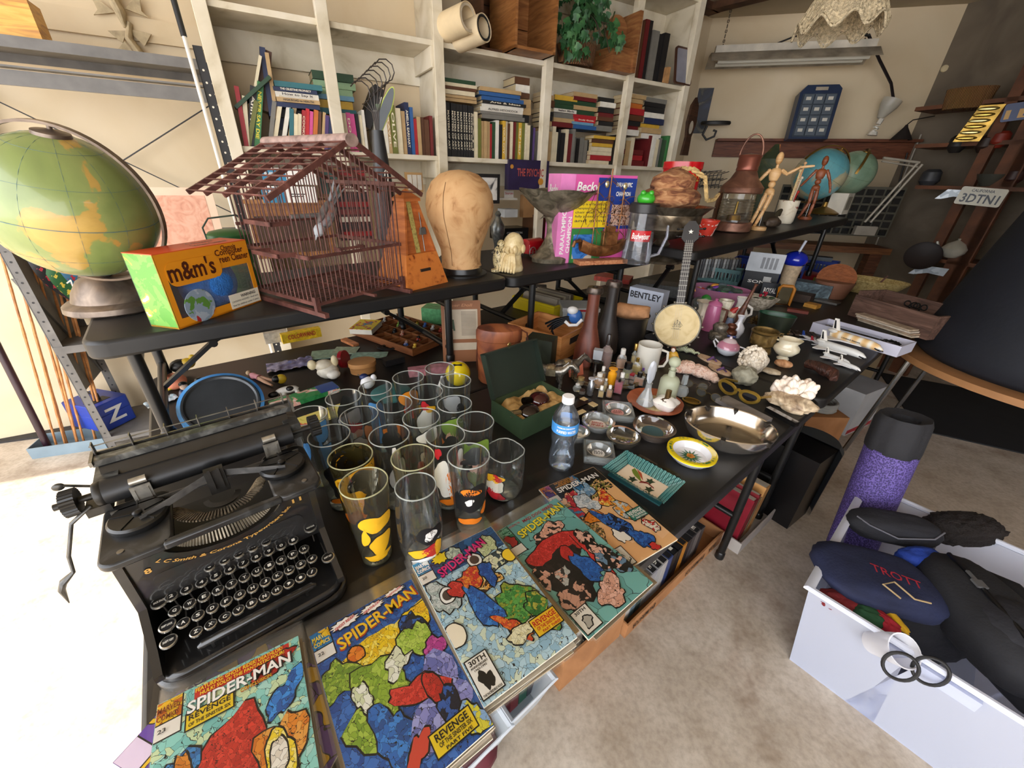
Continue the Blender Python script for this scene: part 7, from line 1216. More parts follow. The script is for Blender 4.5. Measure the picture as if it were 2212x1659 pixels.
# spoon rest shaped trivet
g=P(1722,722); k=pxm(g); t=thing('wire_trivet','brown zigzag wire trivet','trivet',g,face(g)+.4); mm=M(); pts=[]
for i in range(5): x=-34+17*i; pts+= [(x,-16,3),(x,18,3),(x+8,18,3),(x+8,-16,3)] if True else []
mm.tube([(a*k,b*k,c*k) for a,b,c in pts],2*k,n=6); part(t,'wire',mm,mt('5a4a40',.5,.5))
for i,(x,y,w,d,h,c_,rz,lb) in enumerate([(1722,652,50,40,20,'3a2a1e',-12,'small dark brown hinged wooden box with a ring'),(1748,665,30,26,10,'c08a38',-20,'little orange and cream matchbox'),(1722,676,46,18,7,'7a3424',5,'small red leather notecase lying flat'),(1782,655,52,30,5,'5e5c58',-15,'thin clear grey plastic case'),(1700,640,30,20,14,'cbb088',0,'cream box beside the orange frame')]): bx('small_box',lb,'box',x,y,w,d,h,mt(c_,.5,var=.15,sc=60),rz=rz)
# tin and tubs
t=bx('game_tin','grey metal games tin behind the round plastic tub','tin',1758,585,58,30,36,mt('5e6468',.35,.4),txt='GAMES')
bx('plastic_box','clear and black plastic box under the round tub','box',1742,640,92,46,34,ramp_mat(('2a3034','5a6a72','8aa0a8'),sc=30,rough=.3),rz=-8)
t=vase('round clear tub with a red lid and green label','tub',1738,608,[(0,0),(29,0),(31,18),(31,22),(27,24),(0,24)],mt('9a2430',.35,coat=.3),'round_tub'); k=pxm(t.location); mm=M(); mm.lathe([(31.5*k,4*k),(31.5*k,18*k)],n=28); part(t,'label',mm,mt('7a9a2c',.4,var=.2)); mm=M(); mm.lathe([(31.9*k,4*k),(31.9*k,18*k)],n=8,a0=-110,a1=-60); part(t,'red_label',mm,mt('a0202c',.4))
t=vase('brown cork topped plastic tub beside the basket','tub',1790,640,[(0,0),(34,0),(44,40),(44,42),(0,42)],mt('8a5e48',.5,var=.1),'plastic_tub'); k=pxm(t.location); mm=M(); mm.lathe([(0,0),(42*k,0),(42*k,4*k),(0,4*k)],n=36,X=X3((0,4*k,46*k),rx=52)); part(t,'disc_lid',mm,mt('9a5a34',.7,var=.15,sc=40,bump=.4))
g=P(1690,638); k=pxm(g); t=thing('table_lamp','pale ribbed column with a glossy blue dome top','lamp',g,face(g)); mm=M(); mm.lathe([(19*k,0),(17*k,40*k),(20*k,78*k),(25*k,84*k),(25*k,88*k)]+[],n=28,wob=lambda a,z:1+.03*math.sin(z/k*1.3)); part(t,'column',mm,mt('c8b090',.5,var=.15,sc=60)); mm=M(); mm.ell((0,0,90*k),27*k,27*k,20*k,n=28,m=14); part(t,'blue_dome',mm,mt('1a2aa8',.15,coat=.8,var=.03)); mm=M(); mm.cyl((2*k,0,108*k),(8*k,0,135*k),3*k); part(t,'finial',mm,mt('c8ccd8',.3))
# sony box, crates
t=bx('electronics_box','black electronics carton with white tray on top','box',1630,640,72,40,60,mt('15161a',.4),txt='SONY',th_=.12); k=pxm(t.location); mm=M(); mm.box(6*k,22*k,-.4*k,0,36*k,50*k); mm.box(8*k,30*k,-.4*k,0,10*k,32*k); part(t,'white_panel',mm,mt('b8b8b4',.5)); 
t=bx('white_card_tray','white printed card insert leaning on the electronics carton','card',1625,585,78,6,46,mt('c8ccd0',.5),z=TZ+.0,loc=t.location+Z3*(60*k)); mm=M(); [mm.box((-8+9*i)*k,(-2+9*i)*k,-.5*k,-.2*k,8*k,34*k) for i in range(4)]; part(t,'printed_text',mm,mt('8a8c90',.5))
def basketcrate(label,x,y,w,d,h,c_,rz=0):
    g=P(x,y); k=pxm(g); t=thing('plastic_crate',label,'crate',g,face(g)+rad(rz)); m_=mt(c_,.4)
    for a,b in (((-w/2,0),(w/2,0)),((-w/2,d),(w/2,d)),((-w/2,0),(-w/2,d)),((w/2,0),(w/2,d))):
        mm=M(); L=math.hypot(b[0]-a[0],b[1]-a[1]); n=int(L/7)
        for i in range(n+1): f=i/n; p=(a[0]+(b[0]-a[0])*f,a[1]+(b[1]-a[1])*f); mm.box((p[0]-1.3)*k,(p[0]+1.3)*k,(p[1]-1.3)*k,(p[1]+1.3)*k,0,h*k)
        for z in (0,h*.75): mm.bar((a[0]*k,a[1]*k,(z+h*.12)*k),(b[0]*k,b[1]*k,(z+h*.12)*k),2.6*k,h*.25*k)
        part(t,'lattice_side',mm,m_)
    mm=M(); mm.box(-w/2*k,w/2*k,0,d*k,0,1.5*k); part(t,'bottom',mm,m_); return t
basketcrate('blue lattice plastic crate behind the electronics carton',1645,610,150,50,52,'1c3a9c',-6)
basketcrate('blue plastic crate at the back beside the wooden stool',1760,588,80,40,30,'1c3a9c',-6)
basketcrate('pale aqua lattice crate of cassette cases',1545,610,96,40,34,'7aa8a8',-8)
g0=P(1500,605)
for i in range(14): g=P(1503+6.4*i,600,TZ+.03); k=pxm(g); t=thing('cassette_case','clear cassette case standing in the aqua crate','cassette',g,face(g)+.1,'cassette cases in the aqua crate'); mm=M(); mm.box(0,5*k,0,30*k,0,44*k); mm.build('case',mt(('9a9c9c','5a5a5c','c8c8c4')[i%3],.25,var=.2,sc=80),t)
# pink tub
g=P(1545,668); k=pxm(g); t=thing('pink_tub','large pink oval plastic tub heaped with toys','tub',g,face(g)); mm=M(); mm.lathe([(0,0),(48*k,0),(62*k,50*k),(65*k,52*k),(62*k,48*k),(46*k,4*k),(0,4*k)],n=44,sy=.7); part(t,'body',mm,mt('b87898',.35,coat=.2,var=.04)); rq=random.Random(2)
for i in range(26):
    a=rq.uniform(0,6.28); rr=rq.uniform(0,1)**.5; c_=rq.choice(['c82c4c','3a5ac8','e06a9a','4a9a5a','e8e4ec','7a3aa0','d84828','5a6a70','e8a040']); q=g+RT*(math.cos(a)*48*rr*k-8*k)+V*(math.sin(a)*30*rr*k)+Z3*((44+rq.uniform(0,16)*(1-rr))*k); mm=M(); mm.ell((0,0,0),rq.uniform(6,12)*k,rq.uniform(4,8)*k,rq.uniform(4,7)*k,nz=.35,seed=i,n=12,m=8); mm.build('x',mt(c_,.4)).name='toy_piece'; o=C.objects['toy_piece'] if 'toy_piece' in C.objects else None
    o=[q_ for q_ in C.objects if q_.name.startswith('toy_piece')][-1]; o.location=q; tag(o,'small bright wrapped toy heaped in the pink tub','toy','small toys heaped in the pink tub')
mm=M(); mm.grid(lambda a,b:((-30+75*a)*k,(-24+36*b)*k,(50+9*math.sin(a*3.1)*math.sin(b*3.1)+5*NZ.noise(Vc((a*5,b*5,0))))*k),16,10); simple('plastic_bag','grey-green crumpled plastic bag on top of the pink tub','bag',g,mm,mt('5a6a60',.25,var=.3,sc=30,coat=.4))
# BENTLEY box, tub with pouch
a=P(1352,700); b=P(1412,716); k=pxm(a); t=thing('white_box','tall pale blue-white box with black serif lettering','box',PD(1346,705,math.hypot(a.x,a.y)),yaw(a,b)); t.location.z=TZ; w=(b-a).length*1.15; h=HT(a,1352,618)
mm=M(); mm.box(0,w,0,.07,0,h); part(t,'carton',mm,mt('b8c0d0',.5,var=.03)); mm=M(); text(mm,'BENTLEY',w*.9,h*.16,Xf(w*.5,h*.84,-.0012)@Mx.Rotation(0,4,'Z')); part(t,'lettering',mm,mt('1a1a22',.5,var=0))
t=vase('round black leather tub behind the bobbins','tub',1348,752,[(34,0),(38,20),(39,72),(42,80),(37,80),(34,20),(0,16)],ramp_mat(('0e0c0c','1c1918','2a2624'),sc=12,rough=.4),'black_tub'); k=pxm(t.location); mm=M(); mm.lathe([(14*k,-34*k),(17*k,-28*k),(16*k,0),(17*k,30*k),(14*k,36*k)],n=20,X=basis(Vc((2*k,0,84*k)),Vc((0,1,0)),Vc((0,0,1)),Vc((1,0,0))),cap=True,wob=lambda a,z:1+.06*math.sin(z/k*.5+a*2)); simple('leather_pouch','tan suede roll lying in the mouth of the black tub','pouch',t.location,mm,mt('a87850',.8,var=.2,sc=30,bump=.3),sm=70)
# basket and wooden tote
g=P(1868,632); k=pxm(g); t=thing('coiled_basket','large shallow coiled straw basket','basket',g,face(g)); rings=15; mm=M()
for i in range(rings): f=i/(rings-1); r=(44+36*f**.8)*k; z=(2+34*f)*k; mm.tube([(r*math.cos(2*math.pi*j/48),r*.55*math.sin(2*math.pi*j/48),z) for j in range(48)],2.6*k,n=6,closed=True)
part(t,'coils',mm,ramp_mat(('8a7440','bca468','d4c08a'),'noise',50,.8)); mm=M(); mm.lathe([(0,2*k),(44*k,2*k)],n=30,sy=.55); part(t,'bottom',mm,mt('9a8450',.8,var=.2,sc=60))
t=thing('wooden_ladle','curved brown wooden ladle lying in the coiled basket','ladle',g+Z3*(12*k),face(g)); mm=M(); mm.tube([(-24*k,0,4*k),(0,0,5*k),(20*k,0,14*k),(30*k,0,40*k)],[8*k,6*k,5*k,4*k],flat=.5); part(t,'body',mm,wood('4a2a1c','6a3e28','8a5a3c'))
a=P(1822,690); b=P(2002,702); 
ga=P(1830,680); gb2=P(2000,735); yy_=yaw(ga,gb2); k=pxm(ga); L=(gb2-ga).length; tw_=thing('wooden_toolbox','long old wooden open box at the end of the table','wooden box',ga,yy_); wd=ramp_mat(('3a2820','5e4438','7a5e50'),'noise',6,.7,1.4,stretch=(1,8,8),bump=.3); hh=56*k
for nm,q in (('front_board',(0,L,0,.012,0,hh)),('back_board',(0,L,.19,.202,0,hh*1.2)),('end_board',(0,.012,.012,.19,0,hh*1.2)),('end_board',(L-.012,L,.012,.19,0,hh)),('bottom_board',(.012,L-.012,.012,.19,0,.01))): mm=M(); mm.box(*q); part(tw_,nm,mm,wd)
for i in range(4): 
    mm=M(); mm.bar((L*.25,-.02-.012*i,.006+.012*i),(L*.92,-.02-.012*i,.006+.012*i),.06,.008); simple('photo_mount','flat cream edged card %s up in the pile before the wooden box'%ORD[i],'card',ga,mm,mt(('c8b8a0','a89078','d8c8b4','b8a48c')[i],.6,var=.2,sc=40),rz=yy_,group='flat cards piled before the wooden box')
for i,x in enumerate((.55,.66)): t=thing('scissors','black scissor handles sticking out of the wooden box, %s pair'%('left','right')[i],'scissors',ga+Vc((math.cos(yy_),math.sin(yy_),0))*(L*x)+Z3*(hh*.95),yy_); mm=M(); [mm.tube([(sx*.016+.014*math.cos(a_),.08,.012+.014*math.sin(a_)) for a_ in [rad(30*q) for q in range(12)]],.0035,n=6,closed=True) for sx in (-1,1)]; mm.cyl((0,.08,0),(0,.09,-.08),.005); part(t,'handles',mm,mt('101010',.3,var=0))
# white box with frame and cable
c0=P(1752,722);c1=P(1832,690);c2=P(1972,724);c3=P(1944,768); ux=(c3-c0); 
c0=P(1748,716); c3=P(1936,772); yq=yaw(c0,c3); L=(c3-c0).length; t=thing('white_tray_box','long shallow white box holding a black frame and a coiled cable','box',c0,yq); wq=.15; m_=mt('c4c4d4',.5,var=.02); h=.05
openbox(t,L,wq,h,.005,m_); mm=M(); mm.rbox(L*.08,L*.70,.02,wq-.02,.02,.035,.02); simple('digital_display','black glossy rounded frame lying in the white box','frame',c0,mm,BKg,rz=yq)
mm=M(); mm.tube([(L*.82+.03*math.cos(i*.9)*(1+.3*math.sin(i)),wq*.5+.03*math.sin(i*.9),.035+.006*math.sin(i*2.3)) for i in range(40)],.0022,n=5); simple('cable','black coiled cable in the right end of the white box','cable',c0,mm,mt('0c0c0c',.4,var=0),rz=yq)
# shuttles
def shuttle(label,x,y,ln,rz,body,s2=1,wing=True,lift=.012,text_=None,name='space_shuttle_model',cat='model'):
    g=P(x,y)+Z3*lift; k=ln*.86*pxm(g)/.2; t=thing(name,label,cat,g,face(g)+rad(rz)); mm=M(); mm.tube([(-.095,0,.02),(-.07,0,.022),(.05,0,.021),(.078,0,.017),(.095,0,.011),(.101,0,.008)],[.014,.0175,.0175,.014,.007,.001],n=20); scale(mm,k); part(t,'fuselage',mm,body,sm=70)
    mm=M(); mm.prism([(.03,-.014),(-.04,-.026),(-.075,-.062),(-.095,-.062),(-.095,.062),(-.075,.062),(-.04,.026),(.03,.014)],.004,.009); scale(mm,k); part(t,'wing',mm,mt('e2e0dc',.4,var=.03))
    mm=M(); mm.prism([(-.098,.036),(-.066,.034),(-.088,.086),(-.104,.086)],-.002,.002,X=basis(Vc((0,0,0)),Vc((1,0,0)),Vc((0,0,1)),Vc((0,-1,0)))); mm.prism([(-.094,.044),(-.084,.044),(-.096,.078),(-.101,.078)],-.0026,.0026,1,X=basis(Vc((0,0,0)),Vc((1,0,0)),Vc((0,0,1)),Vc((0,-1,0)))); scale(mm,k); part(t,'tail_fin',mm,[mt('e8e4da',.4,var=0),mt('1a1a1a',.4,var=0)])
    mm=M(); mm.ell((-.09,.011,.034),.02,.009,.009); mm.ell((-.09,-.011,.034),.02,.009,.009); scale(mm,k); part(t,'engine_pod',mm,mt('dcdad4',.4)); mm=M(); mm.tube([(.076,0,.0165),(.096,0,.0095),(.102,0,.007)],[.0150,.0080,.002],n=16,flat=.7); scale(mm,k); part(t,'black_nose',mm,BKg)
    if text_: mm=M(); text(mm,text_,.07,.006,Xf(-.01,.020,-.0182)); scale(mm,k); part(t,'lettering',mm,mt('2a2a2a',.5,var=0))
    return t
shuttle('largest space shuttle model with cream cargo doors and a tall tail fin',1838,758,150,-22,ramp_mat(('d8b078','e2c494','e8e2d4'),'wave',8,.4,.5,const=False),text_='United States',lift=.03)
shuttle('middle white space shuttle model beneath the largest one',1812,768,130,-16,mt('dcdcd8',.4)); shuttle('smaller white shuttle model at the front of the group',1805,782,75,-22,mt('e4e4e2',.4),lift=.006); shuttle('tiny white jet airliner model at the table edge',1832,796,70,-30,mt('e8e8e6',.4),lift=.004)
for i,(x,y,ln,rz,lb) in enumerate(((1752,742,62,-38,'small toy airliner with blue tail leftmost of the aircraft'),(1775,752,60,-20,'small toy airliner with a red tail behind the shuttles'))):
    g=P(x,y)+Z3*.01; k=ln*pxm(g)/.1; t=thing('toy_aeroplane',lb,'model',g,face(g)+rad(rz)); mm=M(); mm.tube([(-.05,0,.01),(-.03,0,.008),(.035,0,.007),(.05,0,.005)],[.002,.006,.006,.001],n=12); scale(mm,k); part(t,'fuselage',mm,mt('dcdce0',.3)); mm=M(); mm.prism([(.012,0),(-.02,-.04),(-.028,-.04),(-.008,0),(-.028,.04),(-.02,.04)],.005,.007); mm.prism([(-.038,0),(-.05,-.015),(-.054,-.015),(-.048,0),(-.054,.015),(-.05,.015)],.009,.0105); scale(mm,k); part(t,'wing',mm,mt('c8ccd4',.3)); mm=M(); mm.prism([(-.052,.008),(-.036,.008),(-.05,.030),(-.056,.030)],-.0012,.0012,X=basis(Vc((0,0,0)),Vc((1,0,0)),Vc((0,0,1)),Vc((0,-1,0)))); scale(mm,k); part(t,'tail_fin',mm,mt(('2a4a9a','a82838')[i],.4))
g=P(1772,808); k=pxm(g); mm=M(); mm.tube([(-36*k,20*k,14*k),(-14*k,8*k,16*k),(6*k,0,14*k),(24*k,-8*k,10*k),(30*k,-26*k,6*k)],[9*k,12*k,16*k,15*k,10*k],n=16); rq=random.Random(1)
mm.v=[(a+NZ.noise(Vc((a*60,b*60,c*60)))*.010,b+NZ.noise(Vc((a*60,b*60+9,c*60)))*.010,max(0,c+NZ.noise(Vc((a*60,b*60,c*60+5)))*.012)) for a,b,c in mm.v]; simple('driftwood','dark reddish brown gnarled driftwood beside the finger coral','driftwood',g,mm,ramp_mat(('140c0a','3a1e14','5e3222'),'noise',22,.5,2,stretch=(3,1,1),bump=.8),sm=60)
rockm('small brown speckled cowrie shell leaning on the creamer','shell',1690,792,20,12,10,('8a5a34','c89468','e0b890'),4,.05,.1,name='cowrie_shell'); rockm('flat cream shell between the two white corals','shell',1664,806,22,16,6,('b8a484','d8c8ac','e4d8c4'),7,.1,.2,name='flat_shell')
# spectacles
def specs(label,x,y,w,rz,fr_,lens,rim,cat_eye=False):
    g=P(x,y); k=w*pxm(g)/.13; t=thing('spectacles',label,'spectacles',g,face(g)+rad(rz))
    for sx in (-1,1):
        ring=[(sx*.032+ (.025 if cat_eye else .021)*math.cos(a),-.002,.022+(.016 if cat_eye else .019)*math.sin(a)+(.006*max(0,sx*math.cos(a)) if cat_eye else 0)) for a in [rad(15*i) for i in range(24)]]
        mm=M(); mm.tube(ring,rim,n=6,closed=True); scale(mm,k); part(t,'rim',mm,fr_); mm=M(); mm.add(ring+[(sx*.032,-.002,.022)],[(i,(i+1)%24,24) for i in range(24)]); scale(mm,k); part(t,'lens',mm,lens)
        mm=M(); mm.tube([(sx*.058,0,.034),(sx*.062,.03,.03),(sx*(.05),.11,.004)],rim*.8,n=6); scale(mm,k); part(t,'temple',mm,fr_)
    mm=M(); mm.tube([(-.011,-.002,.026),(0,-.002,.031),(.011,-.002,.026)],rim,n=6); scale(mm,k); part(t,'bridge',mm,fr_); return t
specs('gold and dark blue cat-eye sunglasses',1590,862,110,-24,mt('a88838',.3,.6),mt('1a1a1e',.1,coat=.5),.0048,True); specs('thin round wire spectacles folded near the metal bowl',1528,862,70,-15,mt('8a7a50',.3,.9),film('e8ece8',.4,.05),.0014); specs('round tortoiseshell spectacles beside the oval plate',1500,840,64,0,mt('6a5e48',.3,.5),film('dcdcd0',.4,.1),.002)
g=P(1493,868); k=pxm(g); t=thing('gilt_buckle','gold slatted oval buckle left of the wire spectacles','buckle',g,face(g)); mm=M(); mm.tube([(19*k*math.cos(a),13*k*math.sin(a),3*k) for a in [rad(15*i) for i in range(24)]],2*k,n=6,closed=True); [mm.bar((-14*k,(-8+4*i)*k,3*k),(14*k,(-8+4*i)*k,3*k),2*k,1.5*k) for i in range(5)]; part(t,'frame',mm,mt('b8964a',.3,.9))
t=bx('slide_case','flat grey plastic case behind the metal bowl','case',1590,893,120,44,10,ramp_mat(('4a4644','7a7472','8e8884'),sc=8,rough=.3),rz=-28); t=bx('flashlight','black folding pocket tool at the right of the grey case','tool',1682,905,80,16,12,BKg,rz=-28)
# ---------- boxes and tubs on the rear row (middle) ----------
def wbox(name,label,cat,p0,p1,wd,h,th,m_,z=TZ,inner=None):
    a=P(*p0,z); b=P(*p1,z); t=thing(name,label,cat,a,yaw(a,b)); openbox(t,(b-a).length,wd,h,th,m_,inner); return t
ply=wood('9a6230','c08048','d29a62')
a=P(1208,784); b=P(1262,752); c=P(1108,742); t=thing('wooden_box','orange-brown wooden box with finger slots holding a painted bird','wooden box',a,yaw(a,b)); w=(b-a).length*1.1; d=(c-a).length; h=HT(a,1208,730); openbox(t,w,d,h,.008,ply); mm=M(); mm.rbox(w*.3,w*.7,-.0006,.0086,0,.0,.001) if False else mm.box(w*.30,w*.72,-.001,.0,h*.55,h*.8); part(t,'finger_slot',mm,mt('2a1a10',.8)); wdrawer=a
vx=Vc((math.cos(yaw(a,b)),math.sin(yaw(a,b)),0)); vy=Z3.cross(vx)
q=a+vx*w*.75+vy*d*.28+Z3*h*.9; k=pxm(q); t=thing('bird_figurine','black, white and blue painted bird ornament with a fanned tail','bird figurine',q,face(q)); mm=M(); mm.ell((14*k,0,22*k),17*k,13*k,16*k,nz=.05,n=18,m=12); part(t,'body',mm,mt('2f62a8',.3)); mm=M(); mm.ell((8*k,-4*k,36*k),12*k,10*k,9*k); part(t,'head',mm,mt('e4e4e2',.3)); mm=M(); [mm.tube([(4*k,-6*k,(24-2*i)*k),((-24-i*2)*k,-10*k,(16-6*i)*k),((-48+i*5)*k,-12*k,(4-6*i)*k)],[3*k,6*k,5*k],flat=.4) for i in range(5)]; part(t,'fanned_tail',mm,mt('17181c',.4)); mm=M(); mm.tube([(-6*k,-14*k,14*k),(4*k,-15*k,6*k),(20*k,-15*k,8*k),(30*k,-12*k,20*k)],3.5*k); part(t,'white_edge',mm,mt('e8e8e8',.4))
for i in range(6): mm=M(); rq=random.Random(i); mm.ell((0,0,0),.016,.012,.010,nz=.3,seed=i); simple('trinket','small dark metal trinket inside the orange-brown box','trinket',a+vx*w*rq.uniform(.2,.7)+vy*d*rq.uniform(.3,.75)+Z3*.03,mm,mt(('3a3630','8a2a24','6a6456')[i%3],.4,.4),group='trinkets in the wooden box')
a=P(1108,664); b=P(1195,690); t=thing('yellow_bin','bright yellow plastic bin filled with envelopes','bin',a,yaw(a,b)); w=(b-a).length; d=.26; h=HT(a,1096,640); mm=M(); yl=mt('d8c018',.35,coat=.2,var=.03)
openbox(t,w,d,h,.006,yl); mm.tube([(0,0,h),(w,0,h),(w,d,h),(0,d,h)],.008,closed=True,n=6); part(t,'rim',mm,yl)
for i in range(7): mm=M(); mm.box(.02,w-.03,0,.003,0,h*1.1,X=X3((0,.05+.028*i,.02),rx=-14+3*i)); simple('envelope','paper envelope, %s from the front in the yellow bin'%ORD[i],'envelope',a,mm,mt(('8a8070','a89c88','6a5a48','b0a488')[i%4],.5,var=.1),rz=yaw(a,b),group='envelopes in the yellow bin')
t=bx('white_tin','white lidded tin box with red mark behind the wooden box','box',1252,700,78,60,30,mt('b8bcbc',.4,var=.03),rz=12); k=pxm(t.location); mm=M(); mm.box(-41*k,41*k,-2*k,62*k,28*k,36*k); part(t,'lid',mm,mt('c0c2c0',.4)); mm=M(); mm.box(-4*k,22*k,-3*k,-2*k,29*k,33*k); part(t,'red_mark',mm,mt('a82430',.4))
# ammo tin, leather case, info card, printers tray
t=bx('green_metal_tin','dark green metal tin in front of the wooden box','tin',1160,792,58,40,62,ramp_mat(('20241c','2e3428','3a4234'),sc=10,rough=.5),rz=-18)
g=P(1076,822); k=pxm(g); H=HT(g,1080,708); t=thing('leather_case','oval brown leather binocular case with worn dark patches','case',g,face(g)); lm=ramp_mat(('2a1410','6a3420','93532f','a4643c'),'noise',5,.5,1.6,pos=(.3,.42,.5,.7),bump=.15); mm=M(); mm.lathe([(0,0),(39*k,0),(43*k,6*k),(45*k,H*.84)],n=44,sy=.6); part(t,'body',mm,lm); mm=M(); mm.lathe([(45*k,H*.80),(47*k,H*.81),(47*k,H*.95),(44*k,H*1.0),(20*k,H*1.02),(0,H*1.02)],n=44,sy=.6); part(t,'lid',mm,lm); mm=M(); mm.tube([(44*k,0,H*.98),(56*k,-10*k,H*.95),(64*k,-14*k,H*.5),(60*k,-14*k,H*.15)],2.4*k,flat=.5); mm.tube([(-44*k,0,H*.8),(-46*k,0,H*.4),(-44*k,0,H*.2)],3*k,flat=.4); part(t,'strap',mm,mt('5a2a1a',.5))
a=P(958,783); b=P(1032,797); b=P(1040,778); t=thing('paper_doll_card','brown display card with a paper doll in a green dress and printed text','card',a,yaw(a,b)-.05); w=(b-a).length; h=HT(a,985,655); X=X3((0,0,0),rx=-14); Xq=X@Xf(0,0,0)
mm=M(); mm.rbox(0,w,0,h,0,.003,.006,X=X@basis(Vc((0,0,0)),Vc((1,0,0)),Vc((0,0,1)),Vc((0,-1,0)))); part(t,'board',mm,mt('8a5630',.6,var=.05)); XX=lambda x,z,e=.0036:X@basis(Vc((x,-e,z)),Vc((1,0,0)),Vc((0,0,1)),Vc((0,-1,0)))
mm=M(); mm.poly([(-w*.42,-h*.24),(w*.42,-h*.24),(w*.42,h*.24),(-w*.42,h*.24)],X=XX(w*.5,h*.62)); mm.poly([(-w*.4,-h*.06),(w*.4,-h*.06),(w*.4,h*.06),(-w*.4,h*.06)],X=XX(w*.5,h*.26)); part(t,'text_panel',mm,mt('c4b49c',.6)); mm=M(); [mm.poly([(-w*.18,-.0012),(w*.2,-.0012),(w*.2,.0012),(-w*.18,.0012)],X=XX(w*.68,h*(.82-.022*i),.0042)) for i in range(18)]; part(t,'printed_lines',mm,mt('8a7c6a',.6)); mm=M(); mm.poly([(-.5*w*.2,-h*.1),(.5*w*.2,-h*.1),(.5*w*.14,h*.08),(-.5*w*.14,h*.08)],X=XX(w*.24,h*.62,.0044)); part(t,'green_dress',mm,mt('2a4a24',.5)); mm=M(); mm.lathe([(0,0),(w*.04,0)],n=14,X=XX(w*.24,h*.76,.0045)); mm.poly([(-.006,-h*.07),(-.002,-h*.07),(-.002,h*.07),(-.006,h*.07)],X=XX(w*.25,h*.48,.0045)); mm.poly([(.002,-h*.07),(.006,-h*.07),(.006,h*.07),(.002,h*.07)],X=XX(w*.25,h*.48,.0045)); part(t,'doll',mm,mt('c8a890',.5)); mm=M(); text(mm,'Paper Doll',w*.7,h*.06,XX(w*.45,h*.92,.0045),shear=.2); part(t,'title',mm,mt('b87848',.5))
# printers tray
a=P(892,770); b=P(958,742); c=P(826,705); t=thing('printers_tray','brown divided wooden printers tray holding little toys','tray',a,yaw(a,b)); w=(b-a).length*1.55; d=(c-a).length; h=.03; vx=Vc((math.cos(yaw(a,b)),math.sin(yaw(a,b)),0)); vy=Z3.cross(vx); ptm=wood('5a3018','7e4a28','9a6238'); openbox(t,w,d,h,.006,ptm)
for i in range(1,8): mm=M(); mm.box(.006,w-.006,d*i/8-.002,d*i/8+.002,.006,h*.9); part(t,'divider',mm,ptm)
for i in range(1,4): mm=M(); mm.box(w*i/4-.002,w*i/4+.002,.006,d-.006,.006,h*.88); part(t,'divider',mm,ptm)
rq=random.Random(11)
for i in range(22): mm=M(); c_=['e8e4e0','3a6ab8','c8a030','b83a2a','8ab84a','17181c','d8a890'][i%7]; mm.ell((0,0,.010),.010,.008,.012,nz=.3,seed=i,n=12,m=8); mm.ell((.003,0,.026),.007,.006,.007,n=10,m=6); simple('tiny_toy','tiny painted toy lying in a printers tray compartment','toy',a+vx*w*(.125+.25*rq.randrange(4))+vy*d*(.0625+.125*rq.randrange(8))+Z3*.008,mm,mt(c_,.4,var=.3,sc=90),group='tiny toys in the printers tray')
g=a+vx*w*.25+vy*d*.72+Z3*.032; t=thing('picture_book','small thick yellow picture book lying on the printers tray','book',g,yaw(a,b)+.55); mm=M(); mm.box(-.08,.05,0,.10,0,.022); part(t,'pages',mm,mt('e2dccc',.6)); mm=M(); mm.box(-.081,.051,-.001,.101,.022,.024); part(t,'cover',mm,ramp_mat(('e0cc3a','c83a2a','3a8aa8','e8e0c8'),'noise',30,.4,1,const=True,pos=(0,.55,.62,.7)))

# black vase with wires and the foam sandal behind the birdcage
g=PD(822,345,1.72); g.z=RZ; H=HT(g,815,282); k=pxm(g); t=thing('bud_vase','tall black vase with white scrolls holding curly wires','vase',g,face(g)); mm=M(); mm.lathe([(0,0),(24*k,0),(26*k,H*.3),(17*k,H*.75),(11*k,H),(9*k,H),(9*k,H*.9)],n=24); part(t,'body',mm,mt('2a2c2e',.4,var=.1)); mm=M()
for q in range(7): a=q*.9; mm.tube([(0,0,H*.9),((-6+2*q)*k,0,H+30*k)]+[((-24+8*q+18*math.cos(b))*k,4*math.sin(q)*k,H+(60+6*q+18*math.sin(b))*k) for b in [i*.7-1.5 for i in range(7)]],1.1*k,n=5)
part(t,'wires',mm,mt('4a4440',.4,.6)); mm=M(); mm.tube([((14-5*math.cos(b))*k*.6,-19*k,H*.7+12*k*math.sin(b)) for b in [i*.8 for i in range(7)]],1.2*k,n=5); part(t,'scroll',mm,mt('d8d4c8',.5))
p=PD(812,300,1.8); k=pxm(p); t=thing('foam_sandal','grey and lime flip-flop sole stuck upright beside the black vase','sandal',p,face(p)); X=X3(rz=0,ry=26); mm=M(); mm.prism([(12*math.cos(a)*k*(1.15 if math.sin(a)>0 else .9),62*math.sin(a)*k+60*k) for a in [rad(15*i) for i in range(24)]],0,.012,X=X@basis(Vc((0,0,0)),Vc((1,0,0)),Vc((0,0,1)),Vc((0,-1,0)))); part(t,'lime_edge',mm,mt('c8d860',.6)); mm=M(); mm.prism([(10*math.cos(a)*k*(1.15 if math.sin(a)>0 else .9),59*math.sin(a)*k+60*k) for a in [rad(15*i) for i in range(24)]],.012,.015,X=X@basis(Vc((0,0,0)),Vc((1,0,0)),Vc((0,0,1)),Vc((0,-1,0)))); part(t,'grey_sole',mm,mt('6a7074',.7))
